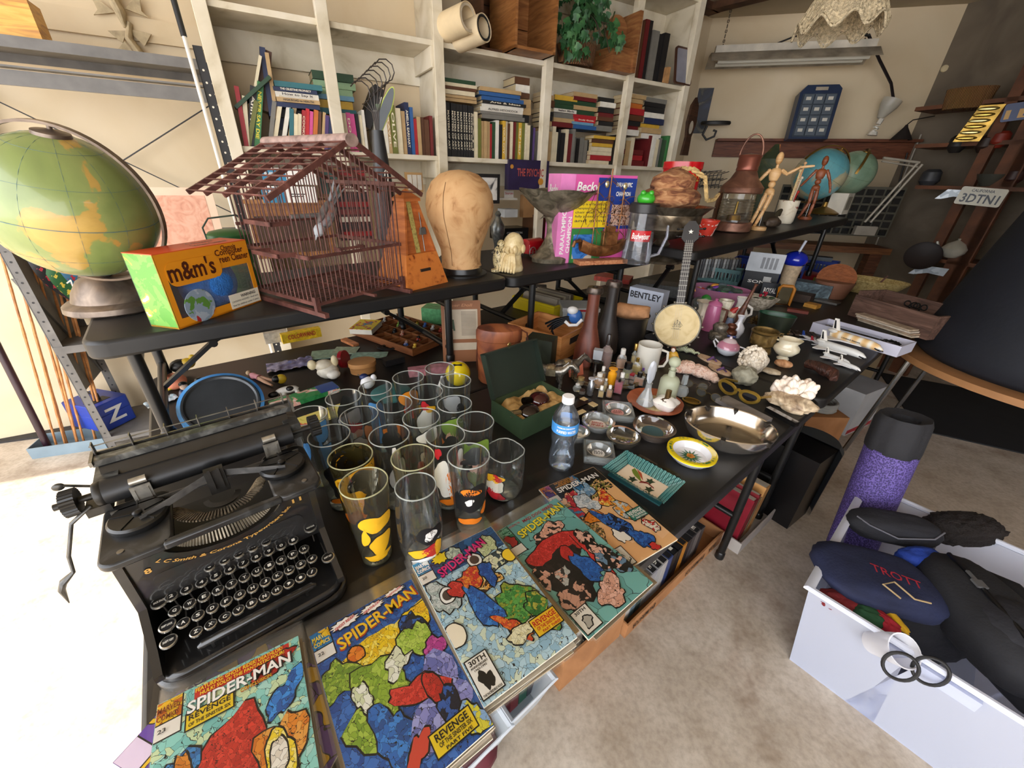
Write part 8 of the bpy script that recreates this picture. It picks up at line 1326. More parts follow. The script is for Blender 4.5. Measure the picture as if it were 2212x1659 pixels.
# ---------- left side: metal rack and what is round it ----------
rk=mt('6a6763',.5,0,var=.15,sc=12); rkd=mt('2a2a2c',.5,.3,var=.1)
FD=2.545; r0=WL(-1.05,FD,0); rack=thing('metal_rack','grey perforated steel shelving rack against the wall','rack',WL(-1.05,FD,0),aS); RW=.90; RD_=.34
for x in (0,RW):
    for y in (0,RD_):
        mm=M(); mm.box(x,x+.035,y,y+.003,0,1.87); mm.box(x if y else x,x+.003,y,y+.035,0,1.87); part(rack,'post',mm,rk if x==0 else rkd)
        mm=M(); [mm.lathe([(0,0),(.0045,0)],n=8,X=basis(Vc((x+.0175,y-.0012,.03+.045*i)),Vc((1,0,0)),Vc((0,0,1)),Vc((0,-1,0)))) for i in range(40)]; part(rack,'post_holes',mm,mt('e4dccc',.6,var=0) if x else mt('1c1c1e',.6,var=0))
for z in (.09,.62,1.10,1.82):
    mm=M(); mm.box(0,RW,0,RD_,z-.004,z); mm.box(0,RW,-.002,.002,z-.035,z+.002); mm.box(0,RW,RD_-.002,RD_+.002,z-.035,z+.002); part(rack,'shelf',mm,rk)
mm=M(); mm.bar((0,.0,1.69),(RW,.0,1.69),.01,.05); mm.bar((0,.01,1.725),(RW,.01,1.725),.05,.006); part(rack,'cross_rail',mm,rk)
mm=M(); mm.bar((0,RD_+.01,1.15),(RW,RD_+.01,1.70),.004,.016,up=(0,1,0)); mm.bar((0,RD_+.015,1.70),(RW,RD_+.015,1.15),.004,.016,up=(0,1,0)); part(rack,'diagonal_brace',mm,rkd)
mm=M(); mm.bar((0,0,.95),(.0,RD_,.35),.02,.004); mm.box(-.002,.002,.0,RD_,.35,1.05); part(rack,'side_sheet',mm,mt('6e6e6c',.6,var=.15))
a=PP(378,10,WL(0,FD-.05,0),N); b=PP(498,430,WL(0,FD-.07,0),N); t=thing('walking_cane','long white cane with a black grip leaning on the rack post','cane',b,0); mm=M(); mm.cyl((0,0,-1.0),(a-b)*.88,.008); part(t,'shaft',mm,mt('d8d4cc',.4,var=.02)); mm=M(); mm.cyl((a-b)*.86,(a-b)*1.03,.011); part(t,'grip',mm,mt('141414',.6))
# wall ornament, box at top
p=PP(262,30,WL(0,BW-.03,0),N); t=thing('fish_plaque','cream relief plaque of two leaping fish on the wall','plaque',p,aS); cr=mt('b8a684',.8,var=.15,sc=30,bump=.3)
mm=M(); mm.tube([(-.03,0,.16),(-.02,-.01,.08),(0,-.015,0),(.0,-.01,-.05)],[.03,.045,.04,.015],flat=.5,n=12); mm.tube([(.02,0,-.03),(0,-.01,-.09),(.03,0,-.15)],[.02,.03,.035],flat=.5,n=12); part(t,'fish_body',mm,cr)
for q in ([(-.02,0),(-.09,.06),(-.08,.0),(-.10,-.02)],[(.02,.02),(.09,.08),(.08,.02),(.10,.0)],[(.03,-.13),(.10,-.17),(.02,-.17)],[(.0,-.14),(-.08,-.16),(-.02,-.10)],[(0,-.05),(.09,-.06),(.05,-.11)],[(0,-.06),(-.07,-.07),(-.03,-.11)]): mm=M(); mm.prism(q,0,.008,X=basis(Vc((0,0,0)),Vc((1,0,0)),Vc((0,0,1)),Vc((0,-1,0)))); part(t,'fin',mm,cr)
mm=M(); mm.box(-.5,.6,0,.02,0,.09); o=mm.build('trim_3',wallm); o.location=PP(200,75,WL(0,BW-.02,0),N); o.rotation_euler.z=aS; o['kind']='structure'
p=PP(-25,28,WL(0,FD+.02,0),N); p.z=1.822; t=thing('wooden_box','yellowish wooden box on top of the rack at the upper left','box',p,aS); mm=M(); mm.box(-.1,.12,0,.12,0,.12); part(t,'box',mm,wood('a4682c','d8a040','e8bc60'))
# bamboo, tray, bottles, blue case
a=P(70,992,0); b=P(232,968,0); yt_=yaw(a,b); t=thing('planter_tray','long shallow grey-blue plastic trough holding bamboo poles','tray',a,yt_); L=(b-a).length; openbox(t,L,.15,.065,.004,mt('7c8e98',.5,var=.08)); ta_=a
vx=Vc((math.cos(yt_),math.sin(yt_),0)); vy=Z3.cross(vx); rq=random.Random(8)
for i,(x,tx,tyy) in enumerate([(.25,-8,560),(.30,5,520),(.38,20,560),(.47,35,545),(.55,60,560),(.62,75,600),(.70,100,620),(.78,125,640),(.86,150,700),(.93,160,720)]):
    p=a+vx*L*x+vy*(.04+.07*rq.random())+Z3*.006; q=PD(tx-30,tyy-150,math.hypot(p.x,p.y)-.02); t=thing('bamboo_pole','thin jointed bamboo pole, %s from the left in the grey trough'%ORD[i],'pole',p,0,'bamboo poles in the grey trough'); mm=M(); mm.tube([(q-p)*f*1.0 for f in [j/24 for j in range(25)]],[.0062 if j%4==0 else .005 for j in range(25)],n=7); mm.build('cane',ramp_mat(('7a4a24','b87c44','d09a5c'),sc=12,rough=.5),t)
p=a+vx*L*.16+vy*.05+Z3*.006; q=PD(-60,640,math.hypot(p.x,p.y)+.05); t=thing('purple_pole','thick dark purple pole standing in the left end of the trough','pole',p,0); mm=M(); mm.cyl((0,0,0),q-p,.016); mm.build('shaft',mt('2e1420',.35,coat=.3),t)
t=vase('yellow plastic bucket at the far left','bucket',8,925,[(30,0),(44,70),(46,74),(42,70),(28,4),(0,4)],mt('b8923c',.5,var=.1),'bucket',z=0)
mm=M(); mm.rbox(0,.7,0,.28,0,.012,.05); simple('rubber_mat','dark scuffed rubber mat behind the trough','mat',P(-40,960,0)-vy*.02,mm,mt('2c2826',.8,var=.2),rz=yt_)
bc=P(228,935,.095); t=thing('tackle_box','blue plastic tool case with a Z sticker','case',bc,face(bc)+.45); k=pxm(bc); mm=M(); mm.rbox(0,88*k,0,120*k,0,46*k,6*k); bl2=mt('1f3a96',.4,var=.08); part(t,'lower_case',mm,bl2,bev=.003); mm=M(); mm.rbox(-1*k,89*k,-1*k,121*k,46*k,82*k,8*k); part(t,'lid',mm,bl2,bev=.004); mm=M(); mm.tube([(44*k,40*k,82*k),(44*k,40*k,98*k),(44*k,85*k,98*k),(44*k,85*k,82*k)],4*k); part(t,'handle',mm,mt('14141a',.5)); mm=M(); text(mm,'Z',50*k,44*k,Xf(42*k,42*k,-2.2*k)); part(t,'sticker_letter',mm,mt('c8ccd0',.5,var=.1)); mm=M(); mm.box(10*k,60*k,20*k,50*k,82.2*k,82.6*k); part(t,'dark_sticker',mm,mt('1a1a1c',.5,var=.3,sc=90))
for i,(x,y,c_,tx,lb) in enumerate(((128,640,'141418','NFL','black and red lettered lanyard strap'),(158,655,'24582e','W.H.S.','green lanyard strap lettered W.H.S.'),(180,640,'3a6a8a','','blue and teal patterned lanyard'),(115,600,'5a4a30','','dark patterned lanyard behind the globe'))):
    p=PD(x,y-60,1.95); t=thing('lanyard',lb+' hanging from the rack end','lanyard',p,face(p)); mm=M(); mm.grid(lambda u,v:(-.06+.10*v-.03*math.sin(v*3)+.025*u,-.01*math.sin(v*6),.04-.20*v+.06*u),2,14); mm.grid(lambda u,v:(.08-.08*v+.025*u,.01*math.sin(v*6),.05-.20*v+.03*u),2,14); part(t,'strap',mm,ramp_mat((c_,c_,'c8b040' if i%2 else 'a82a3a',c_),'noise',60,.6,.5,const=True)); 
    if tx: mm=M(); text(mm,tx,.05,.016,X3((.02,-.016,-.06),rx=90,ry=55)); part(t,'lettering',mm,mt('d8d8d0',.5,var=0))
# ---------- toys behind the typewriter ----------
g=P(492,905); k=pxm(g); t=thing('round_tin','round blue lithographed tin with a grey lid seen at a slant','tin',g,face(g)); X=Mx.Translation((0,20*k,36*k))@Mx.Rotation(rad(34),4,'X'); mm=M(); mm.lathe([(88*k,-.06),(92*k,-.055),(92*k,0),(84*k,.002)],n=48,X=X); part(t,'side',mm,ramp_mat(('2a5aa0','4a8ac8','7ab0d8'),sc=8,rough=.25)); mm=M(); mm.lathe([(0,.001),(74*k,.001),(78*k,.006),(82*k,.006),(84*k,0)],n=48,X=X); part(t,'lid',mm,mt('4a4c4e',.3,.4)); mm=M(); mm.tube([X@Vc((92*k*math.cos(a),92*k*math.sin(a),-.058)) for a in [rad(9*i) for i in range(40)]],2.5*k,closed=True,n=6); part(t,'rim',mm,mt('1a1a1c',.3))
t=bx('pencil_tin','long green and blue hinged pencil tin','tin',668,868,150,42,12,ramp_mat(('2a7a40','3a8a50','e8b0a0','e8e4d8'),'noise',22,.3,1,const=True,pos=(0,.45,.56,.63)),rz=14); k=pxm(t.location); mm=M(); mm.box(30*k,74*k,-.5*k,42.5*k,12*k,12.8*k); part(t,'blue_end',mm,mt('23488c',.3))
t=bx('spiral_notebook','yellow spiral bound picture notebook behind the glasses','notebook',690,915,150,50,5,ramp_mat(('c8b840','e0d070','c84a3a','3a5a9a'),'noise',20,.4,1,const=True,pos=(0,.4,.58,.66)),rz=14)
t=bx('teal_lid','round teal embossed lid lying behind the glasses','lid',845,850,1,1,1,mt('3a7a78',.4)); k=pxm(t.location); mm=M(); mm.lathe([(0,6*k),(40*k,6*k),(44*k,3*k),(44*k,0),(0,0)],n=40); part(t,'disc',mm,mt('2f6a6a',.5,var=.15,sc=60))
g=P(990,830); k=pxm(g); t=thing('piggy_bank','glossy yellow ball shaped money bank with a slot','money bank',g,face(g)); mm=M(); mm.ell((0,0,26*k),27*k,n=30,m=20); part(t,'body',mm,mt('e0c810',.12,coat=1,var=.02)); mm=M(); mm.box(-9*k,9*k,-12*k,-6*k,49*k,51.5*k); part(t,'slot',mm,mt('14120a',.6))
def toy(name,lb,x,y,els,rz=0,cat='toy'):
    g=P(x,y); k=pxm(g); t=thing(name,lb,cat,g,face(g)+rad(rz))
    for nm,(cx,cyy,cz,rx,ry,rz_),c_ in els: mm=M(); mm.ell((cx*k,cyy*k,cz*k),rx*k,ry*k,rz_*k,nz=.06,seed=len(nm),n=16,m=10); part(t,nm,mm,mt(c_,.4,var=.1,sc=50))
    return t
toy('horned_bank','pearl white and gold horned animal head bank',705,815,[('body',(6,0,16,24,18,18),'d8d0c0'),('muzzle',(16,-16,12,15,12,11),'e0dace'),('horn',(-24,0,36,10,7,12),'d8c8a0'),('horn',(24,0,38,8,7,14),'d8c8a0'),('head',(0,2,30,20,15,14),'d8ccb4')])
toy('bird_whistle','small white and navy bird shaped salt cellar',796,838,[('body',(0,0,14,16,13,14),'e6e6e8'),('tail',(14,0,24,7,5,8),'e6e6e8'),('navy_back',(-6,6,26,10,8,8),'1c2a5a')])
g=P(742,795); k=pxm(g); t=thing('red_yoyo','round red castanet toy on a wire stand','toy',g,face(g)); mm=M(); mm.lathe([(0,0),(20*k,0),(20*k,9*k),(0,9*k)],n=26,X=X3((0,0,22*k),rx=80,rz=60)); part(t,'disc',mm,mt('a8202c',.3,coat=.4)); mm=M(); mm.tube([(6*k,0,8*k),(30*k,-60*k,2*k),(38*k,-62*k,2*k),(34*k,0,4*k)],1.3*k); part(t,'wire',mm,mt('8a8a88',.3,.8))
g=P(785,802); k=pxm(g); t=thing('wood_disc','round wooden disc box with a printed bird','box',g,face(g)); mm=M(); mm.lathe([(0,0),(27*k,0),(28*k,14*k),(30*k,16*k),(30*k,26*k),(0,27*k)],n=34,sy=.8); part(t,'body',mm,wood('9a6a3c','b88450','c89664'))
toy('dog_figure','black and white spotted cow toy lying on the table',622,850,[('body',(0,0,10,26,9,9),'e4e0d8'),('head',(-30,-6,8,11,8,8),'1c1a1a'),('patch',(6,-4,14,9,7,6),'1c1a1a'),('leg',(20,-10,5,5,14,4),'e4e0d8'),('leg',(-8,-10,5,5,12,4),'e4e0d8')])
toy('yellow_figure','small yellow and black toy figure beside the spotted cow',610,828,[('body',(0,0,12,12,9,12),'d8b42c'),('head',(-10,0,14,10,9,9),'1c1a1a')])
g=P(560,820); k=pxm(g); t=thing('fashion_doll','slim pink and tan doll lying on the table','doll',g,face(g)); mm=M(); mm.tube([(-14*k,30*k,5*k),(-10*k,18*k,6*k),(-4*k,6*k,7*k),(2*k,-6*k,7*k)],[4*k,8*k,6*k,8*k],n=10); part(t,'torso',mm,mt('d8909a',.5)); mm=M(); mm.tube([(0,-6*k,7*k),(10*k,-32*k,5*k),(22*k,-56*k,3*k)],[5*k,4*k,2.5*k]); mm.tube([(5*k,-6*k,7*k),(22*k,-30*k,6*k),(40*k,-40*k,3*k)],[5*k,4*k,2.5*k]); part(t,'leg',mm,mt('d8a888',.5)); mm=M(); mm.ell((-18*k,38*k,7*k),6*k,7*k,6*k); part(t,'head',mm,mt('d8b890',.5))
toy('clown_hat','peach coloured round hat among the soft toys',382,838,[('crown',(0,0,20,28,24,22),'e08a6a'),('brim',(-20,-6,8,16,14,6),'d8c040')]); toy('soft_toy','black and yellow knitted toy behind the peach hat',398,812,[('body',(0,10,26,24,16,18),'1c1a14'),('yellow_part',(16,6,30,18,12,14),'c8a428'),('ear',(30,4,44,8,6,8),'c8a428')])
for i,x in enumerate((408,442)): toy('cloth_doll','%s of two small cloth dolls in navy clothes'%('left','right')[i],x,862-8*i,[('body',(0,0,16,17,13,18),'1c2448'),('head',(0,-2,38,9,8,9),'e0c0a8'),('hair',(0,2,44,10,9,7),'15110f')])
g=P(455,838); k=pxm(g); mm=M(); mm.grid(lambda u,v:((-60+110*u)*k,(-28+50*v)*k,(max(0,(28*math.sin(u*3.14)*math.sin(v*3.14))+9*NZ.noise(Vc((u*7,v*7,2)))))*k),26,16); simple('baby_smock','crumpled cream smocked cloth with checked trim','cloth',g,mm,ramp_mat(('a88a78','d8c8b0','e6dcc8'),sc=18,rough=.9)); 
for i,(x,y,w,d,c_,rz,lb) in enumerate([(628,790,100,56,'8a8ab8',0,'crinkled lavender plastic bag of small toys'),(350,868,70,40,'a8b8c0',10,'clear crinkled plastic bag at the left table end')]):
    g=P(x,y); k=pxm(g); mm=M(); mm.grid(lambda u,v:((-w/2+w*u)*k,(-d/2+d*v)*k,(3+6*abs(NZ.noise(Vc((u*6,v*6,i)))))*k),18,12); simple('plastic_bag',lb,'bag',g,mm,mt(c_,.2,var=.35,sc=40,coat=.5),rz=face(g)+rad(rz))
for i,(x,y,w,d,h,c_,rz,lb,tx) in enumerate([(700,775,60,50,2,'9ab8a0',-8,'pale green blister card of small charms',None),(742,765,54,40,2,'a8baa0',-20,'second pale green card behind the horned bank',None),(795,775,80,34,2,'a0c8b8',-14,'mint green card with upside down lettering','BAMBIN'),(770,748,14,52,6,'c88050',30,'orange and brown wrapped bar near the cables',None),(655,735,86,18,22,'d8b41c',10,'small yellow box with red printing','COLORWAND'),(855,788,44,24,14,'1a1a1c',20,'black and red small machine part with cables',None),(600,740,50,30,26,'b8b0a0',0,'pale stack of cassette cases at the back',None),(945,808,120,20,16,'b87a84',10,'pink scaly toy lizard lying behind the glasses',None),(1150,640,60,30,20,'2c2c30',0,'dark pile of small cases behind the yellow bin',None),(940,700,60,40,34,'6ab87a',-20,'pale green paper lined box behind the printers tray',None),(1275,650,110,50,10,'3a3836',5,'flat dark stack of discs behind the white tin',None),(1320,610,80,50,10,'a83424',-10,'red and yellow picture book lying at the back',None),(1420,640,90,50,26,'5a5a58',0,'grey carton behind the tall white box',None)]):
    t=bx('flat_item' if h<3 else 'small_item',lb,'box' if h>=3 else 'card',x,y,w,d,h,mt(c_,.45,var=.2,sc=60),rz=rz,txt=tx,tc='a82020',th_=.5)
    t.name={'card':'greeting_card'}.get(t['category'],'small_package')
g=P(835,752); k=pxm(g); mm=M(); mm.tube([((22*math.cos(i*.7)+i*.4)*k,14*math.sin(i*.7)*k,(2+(i%3))*k) for i in range(40)],1.6*k,n=5); simple('black_cable','tangled black cable beside the printers tray','cable',g,mm,mt('101010',.5,var=0))
# ---------- boxes on the floor under the front table ----------
cb=ramp_mat(('8a5c38','a87448','b88456'),sc=5,rough=.8)
def fbox(lb,bl,br,tl,d,m_,name='cardboard_box',cat='box'):
    a=P(*bl,0); b=P(*br,0); t=thing(name,lb,cat,a,yaw(a,b)); L=(b-a).length; h=HT(a,*tl); openbox(t,L,d,h,.006,m_); return t,a,L,h,yaw(a,b)
def fill(lbn,grp,a,L,yq,d,hb,items,x0=.02,y0=.03,cat='book',lean=0):
    vx=Vc((math.cos(yq),math.sin(yq),0)); vy=Z3.cross(vx); x=x0
    for i,(w,h,c_,tx) in enumerate(items):
        X=basis(a+vx*x+vy*y0+Z3*hb,vx,vy,Z3)@Mx.Rotation(rad(lean),4,'Y'); t=thing('video_case' if cat=='video' else 'book',lbn%ORD[i],cat,X=X,group=grp); mm=M(); mm.box(0,w,0,d,0,h); part(t,'cover',mm,mt(c_,.35,var=.08)); mm=M(); mm.box(.003,w-.003,.004,d-.004,h,h+.0006); part(t,'top_edge',mm,mt('c8c0b0' if cat=='book' else '202022',.6))
        if tx: mm=M(); text(mm,tx,d*.8,w*.6,basis(Vc((w/2,d/2,h+.0012)),Vc((0,-1,0)),Vc((1,0,0)),Z3)); part(t,'title',mm,mt('e8e4d8' if cat!='book' and c_ not in('c8c4bc',) else '1a1a1a',.5,var=0))
        x+=w+.003
t,a,L,h,yq=fbox('tall brown cardboard box of video tapes on the floor under the teal comic',(1208,1494),(1337,1375),(1218,1429),.34,cb)
fill('video tape, %s from the left in the tall brown carton','video tapes in the tall brown carton',a,L,yq,.12,h-.17,[(.028,.185,c_,x) for c_,x in (('c8c4bc','CLASSIC'),('1c1c1e',None),('c8c4bc',None),('1c1c1e',None),('8a8c90','DRAMA'),('1c1c1e','Spartacus'),('1a1a22',None),('2a2a4a',None))],cat='video')
t,a,L,h,yq=fbox('long low brown carton of video tapes lettered ENUMERATOR BOX',(1349,1379),(1555,1172),(1341,1345),.30,cb)
mm=M(); text(mm,'ENUMERATOR',L*.22,h*.4,Xf(L*.66,h*.45,-.002)@Mx.Rotation(math.pi,4,'Z')); text(mm,'BOX',L*.09,h*.4,Xf(L*.86,h*.5,-.002)@Mx.Rotation(math.pi,4,'Z')); text(mm,'ENUMERATOR',L*.2,h*.4,Xf(L*.15,h*.45,-.002)@Mx.Rotation(math.pi,4,'Z')); part(t,'lettering',mm,mt('2a1c10',.6,var=0))
fill('video tape, %s from the left in the long low carton','video tapes in the long low carton',a,L,yq,.18,.02,[(.03,.16,c_,x) for c_,x in (('c8c4bc','I REMEMBER MAMA'),('5a7a8a','PENTHOUSE'),('1f4a4e','CHARADE'),('8a8a88',None),('9a9aa0','Twilight'),('a8a8a8','The Gold Rush'),('b8b4b0',None),('3a4a7a',None),('1a1a1a','2001'),('14141c',None),('b87a2c',None),('2a2426',None),('4a4648',None),('6a6462','SCRAMBLE'),('3a3638',None))],cat='video')
t,a,L,h,yq=fbox('pale carton holding old red and tan books beside the table leg',(1593,1198),(1684,1103),(1590,1170),.30,mt('b8b0a8',.8,var=.08))
fill('old book, %s from the left in the pale carton','old books in the pale carton',a,L,yq,.17,.01,[(.035,.24,'8a1c2c',None),(.02,.25,'7a1820',None),(.03,.22,'8a7a5c',None),(.05,.26,'c89458',None)],lean=8)
clr=film('dfe8ee',.35,.42,.2)
def clearbin(lb,p0,p1,hz,d):
    a=P(*p0,hz); b=P(*p1,hz); yq=yaw(a,b); L=(b-a).length; a.z=0; t=thing('storage_bin',lb,'bin',a,yq)
    for n_,q in (('side',((0,0),(L,0))),('side',((L,0),(L,d))),('side',((L,d),(0,d))),('side',((0,d),(0,0)))):
        (x0,y0),(x1,y1)=q; i_=lambda x,y:(x+(.03 if x<L/2 else -.03),y+(.03 if y<d/2 else -.03),.0); mm=M(); mm.add([(x0,y0,hz),(x1,y1,hz),i_(x1,y1),i_(x0,y0)],[(0,1,2,3)]); part(t,n_,mm,clr)
    mm=M(); mm.tube([(0,0,hz),(L,0,hz),(L,d,hz),(0,d,hz)],.010,closed=True,n=6,flat=.6); part(t,'rim',mm,film('e8eef4',.3,.6,.2)); mm=M(); mm.box(.03,L-.03,.03,d-.03,0,.004); part(t,'bottom',mm,clr); return t,a,L,yq
t,a,L,yq=clearbin('clear plastic bin of books under the table by the pink titled comic',(1105,1562),(1200,1468),.15,.4)
fill('book, %s from the left in the clear bin','books in the clear bin',a,L,yq,.2,.01,[(.03,.14,c_,None) for c_ in ('7a1c24','1f5a44','2a2a34','4a2a24')],x0=.05,y0=.06)
t,a,L,yq=clearbin('clear plastic bin of odds and ends at the bottom of the picture',(985,1690),(1105,1570),.15,.4)
vx=Vc((math.cos(yq),math.sin(yq),0)); vy=Z3.cross(vx)
for i,(x,y,c_,lb) in enumerate(((.05,.1,'5a1c28','crumpled dark red cloth in the nearest clear bin'),(.02,.2,'c8c4c0','white plastic item in the nearest clear bin'))): mm=M(); mm.ell((.06,0,.06),.07,.06,.05,nz=.3,seed=i); simple('bin_content',lb,'cloth' if i==0 else 'item',a+vx*x+vy*y,mm,mt(c_,.6,var=.2),rz=0).name=('crumpled_cloth','plastic_item')[i]
# computer tower, bag, white box, cartons
g=P(1700,1143,0); t=thing('computer_tower','black desktop computer tower with curved grey front','computer',g,AZ-.1); mm=M(); mm.box(-.0,.18,.0,.42,0,.38); part(t,'case',mm,mt('0e0e10',.3,var=.05)); mm=M(); mm.lathe([(.115,0),(.12,.36),(.1,.385),(0,.385)],n=20,sx=1,sy=1,X=X3((.18,.10,0)),a0=-90,a1=90); part(t,'front_bezel',mm,mt('4a4e50',.4,.2,var=.1))
bagm=ramp_mat(('4a2a18','6e4426','8a5a34'),sc=8,rough=.8,bump=.3); g=P(1765,1010,0); t=thing('paper_bag','brown paper bag with items standing behind the computer tower','bag',g+V*.2,AZ); openbox(t,.34,.26,.28,.004,bagm)
g=P(1845,950,0); t=thing('white_carton','white box with a red stripe near its base','box',g+V*.05,AZ-.2); mm=M(); mm.box(0,.3,0,.3,0,.30); part(t,'carton',mm,mt('b8b8b8',.6,var=.05)); mm=M(); mm.box(-.001,.301,-.001,0,.01,.04); part(t,'red_stripe',mm,mt('a81c28',.5)); t2=thing('coiled_hose','coil of grey hose in a box beside the white carton','hose',g-U*.25+V*.2+Z3*.24,0); mm=M(); mm.box(-.12,.12,-.1,.1,-.24,-.02,1); [mm.tube([(.08*math.cos(a_),.08*math.sin(a_),.018*j) for a_ in [rad(24*q) for q in range(15)]],.010,closed=True,n=8) for j in range(3)]; part(t2,'coil',mm,[mt('9a9a94',.5),cb])
g=P(1905,905,0); t=thing('large_carton','large brown shipping carton with green and black lettering behind the table end','box',g+V*.35+U*.2,AZ-.25); mm=M(); mm.box(-.1,.55,0,.35,0,.42); part(t,'carton',mm,mt('a08a68',.8,var=.06)); mm=M(); text(mm,'Paper',.22,.05,Xf(.12,.36,-.001)); part(t,'green_lettering',mm,mt('2f8a4a',.6,var=0)); mm=M(); text(mm,'san',.2,.06,Xf(.2,.16,-.001)); part(t,'black_lettering',mm,mt('1a1a1a',.6,var=0))
# ---------- large clear storage bin with bags ----------
hz=.36; c0=P(1748,1270,hz); c1=P(1838,1032,hz); c3=P(2212,1560,hz); ex=(c3-c0); Lb=.50; ex.normalize(); ey=Z3.cross(ex); Db=(c1-c0).dot(ey)
o_=Vc((c0.x,c0.y,0)); XB=basis(o_,ex,ey,Z3); t=thing('storage_tub','large translucent white plastic storage tub full of bags','storage tub',X=XB); cm=film('dfe4f4',.3,.48,.25)
def side(p,q,n=8,dz=1):
    mm=M(); ins=lambda x,y,z:(x+(.05 if x<Lb/2 else -.05)*(1-z/hz),y+(.05 if y<Db/2 else -.05)*(1-z/hz),z)
    prof=[0,.02,.14,.15,.30,.31,.345,.36]; mm.grid(lambda u,v:ins(p[0]+(q[0]-p[0])*u,p[1]+(q[1]-p[1])*u,prof[min(7,int(round(v*7)))]*1.0),16,7); return mm
for p,q in (((0,0),(Lb,0)),((Lb,0),(Lb,Db)),((Lb,Db),(0,Db)),((0,Db),(0,0))): part(t,'side',side(p,q),cm)
mm=M(); mm.tube([(0,0,hz),(Lb,0,hz),(Lb,Db,hz),(0,Db,hz)],.016,closed=True,n=8,flat=.55); part(t,'rim',mm,film('e4e8f4',.3,.7,.3)); mm=M(); mm.box(.05,Lb-.05,.05,Db-.05,0,.006); part(t,'bottom',mm,cm); mm=M(); mm.box(Lb*.36,Lb*.70,-.012,.0,hz-.045,hz-.012); part(t,'handle',mm,cm)
TB=lambda x,y,z:XB@Vc((x*Lb,y*Db,z))
def soft(name,lb,cat,x,y,z,rx,ry,rz_,col,seed,nz=.08,rot=0,tilt=0,bump=.15,fr=2):
    X=Mx.Translation(P(x,y,z))@Mx.Rotation(rad(rot),4,'Z')@Mx.Rotation(rad(tilt),4,'Y'); t=thing(name,lb,cat,X=X); mm=M(); mm.ell((0,0,0),rx,ry,rz_,nz=nz,seed=seed,n=44,m=28,fr=fr); mm.v=[(rx*.98*math.copysign(abs(a/rx)**.72,a),ry*.98*math.copysign(abs(b/ry)**.72,b),rz_*math.copysign(abs(c/rz_)**.8,c)) for a,b,c in mm.v]; part(t,'body',mm,mt(col,.85,var=.18,sc=12,bump=bump,bs=140),sm=80); return t
t=soft('navy_bag','navy blue soft bag with red lettering','bag',1893,1252,.35,.17,.115,.045,'1c2342',3,tilt=5,rot=-12); mm=M(); text(mm,'TROTT',.12,.03,X3((.015,-.02,.051),rz=-14),bold=False); part(t,'lettering',mm,mt('b02838',.6,var=0)); mm=M(); mm.tube([(-.02,-.10,.05),(-.05,-.07,.056),(-.01,-.05,.056),(.02,-.09,.05),(.06,-.09,.05)],.0025); part(t,'cord',mm,mt('a08860',.7))
t=soft('black_pouch','black padded pouch with a grey elastic cord','bag',1928,1140,.37,.135,.055,.05,'1c1c22',5,rot=-14); mm=M(); mm.tube([(-.12,-.01,.03),(-.10,-.045,.03),(-.02,-.062,.01),(.08,-.05,.025),(.12,-.02,.035)],.0025); part(t,'elastic_cord',mm,mt('6a6a72',.5))
soft('fur_stole','dark brown shaggy fur at the back of the storage tub','fur',2080,1142,.36,.12,.055,.05,'1a100c',8,nz=.2,bump=1,fr=5); soft('blue_cloth','bright blue folded cloth under a grey strap','cloth',1988,1208,.35,.07,.035,.035,'1c3fa0',6,nz=.15)
t=soft('backpack','large black backpack with an open zip and grey puller','backpack',2125,1335,.34,.20,.105,.085,'1a1a1e',9,rot=78,nz=.06); mm=M(); mm.tube([(-.17,.03,.075),(-.1,.035,.088),(.05,.03,.088),(.15,.02,.075)],.006); part(t,'zip',mm,mt('0a0a0c',.4)); mm=M(); mm.box(.02,.045,.02,.045,.089,.095); mm.box(.045,.075,.028,.036,.089,.094); part(t,'zip_puller',mm,mt('a8a8a8',.3,.8)); mm=M(); mm.tube([(-.14,-.08,.04),(-.05,-.09,.07),(.08,-.09,.065),(.16,-.07,.03)],[.015,.022,.022,.015],flat=.4); part(t,'shoulder_strap',mm,mt('121216',.8)); mm=M(); mm.ell((-.06,0,.05),.10,.08,.05,nz=.1,seed=2); part(t,'front_pocket',mm,mt('202026',.85,var=.2,bump=.3))
soft('black_bag','limp black bag filling the right end of the storage tub','bag',2240,1470,.30,.07,.12,.08,'101014',4,nz=.15); soft('dark_bag','dark crumpled bag low in the storage tub','bag',1960,1330,.20,.17,.12,.12,'15151a',14,nz=.2)
for i,(x,y,z,rx,ry,rz_,c_,lb) in enumerate(((1822,1298,.33,.07,.035,.022,'7a1c20','red patterned cloth at the front left of the storage tub'),(1872,1330,.33,.035,.028,.025,'1c4a2a','small dark green cloth beside the red patterned cloth'),(1905,1345,.33,.04,.02,.025,'a01828','red ribbon cloth beside the yellow strip'),(1932,1336,.34,.04,.01,.01,'d8a818','yellow plastic strip lying on the bags'))): soft('scrap',lb,'cloth',x,y,z,rx,ry,rz_,c_,20+i,nz=.25,rot=-30*i).name='cloth_scrap' if i<3 else 'yellow_strip'
t=thing('plastic_cup','translucent white plastic cup at the front rim of the storage tub','cup',P(1930,1400,.36),0); mm=M(); mm.lathe([(0,-.06),(.028,-.06),(.04,.03),(.037,.03)],n=26,X=X3(rx=40)); part(t,'body',mm,film('f0f0f4',.3,.55,.2))
for i,x in enumerate((.42,.60)): mm=M(); mm.tube([(.032*math.cos(a),.01*math.sin(a),.036*math.sin(a)) for a in [rad(15*q) for q in range(24)]],.004,closed=True,n=8); simple('black_strap','%s black looped strap hanging over the storage tub rim'%('left','right')[i],'strap',P((1945,2010)[i],(1440,1450)[i],.36),mm,mt('0e0e10',.5),rz=ty-1.2)
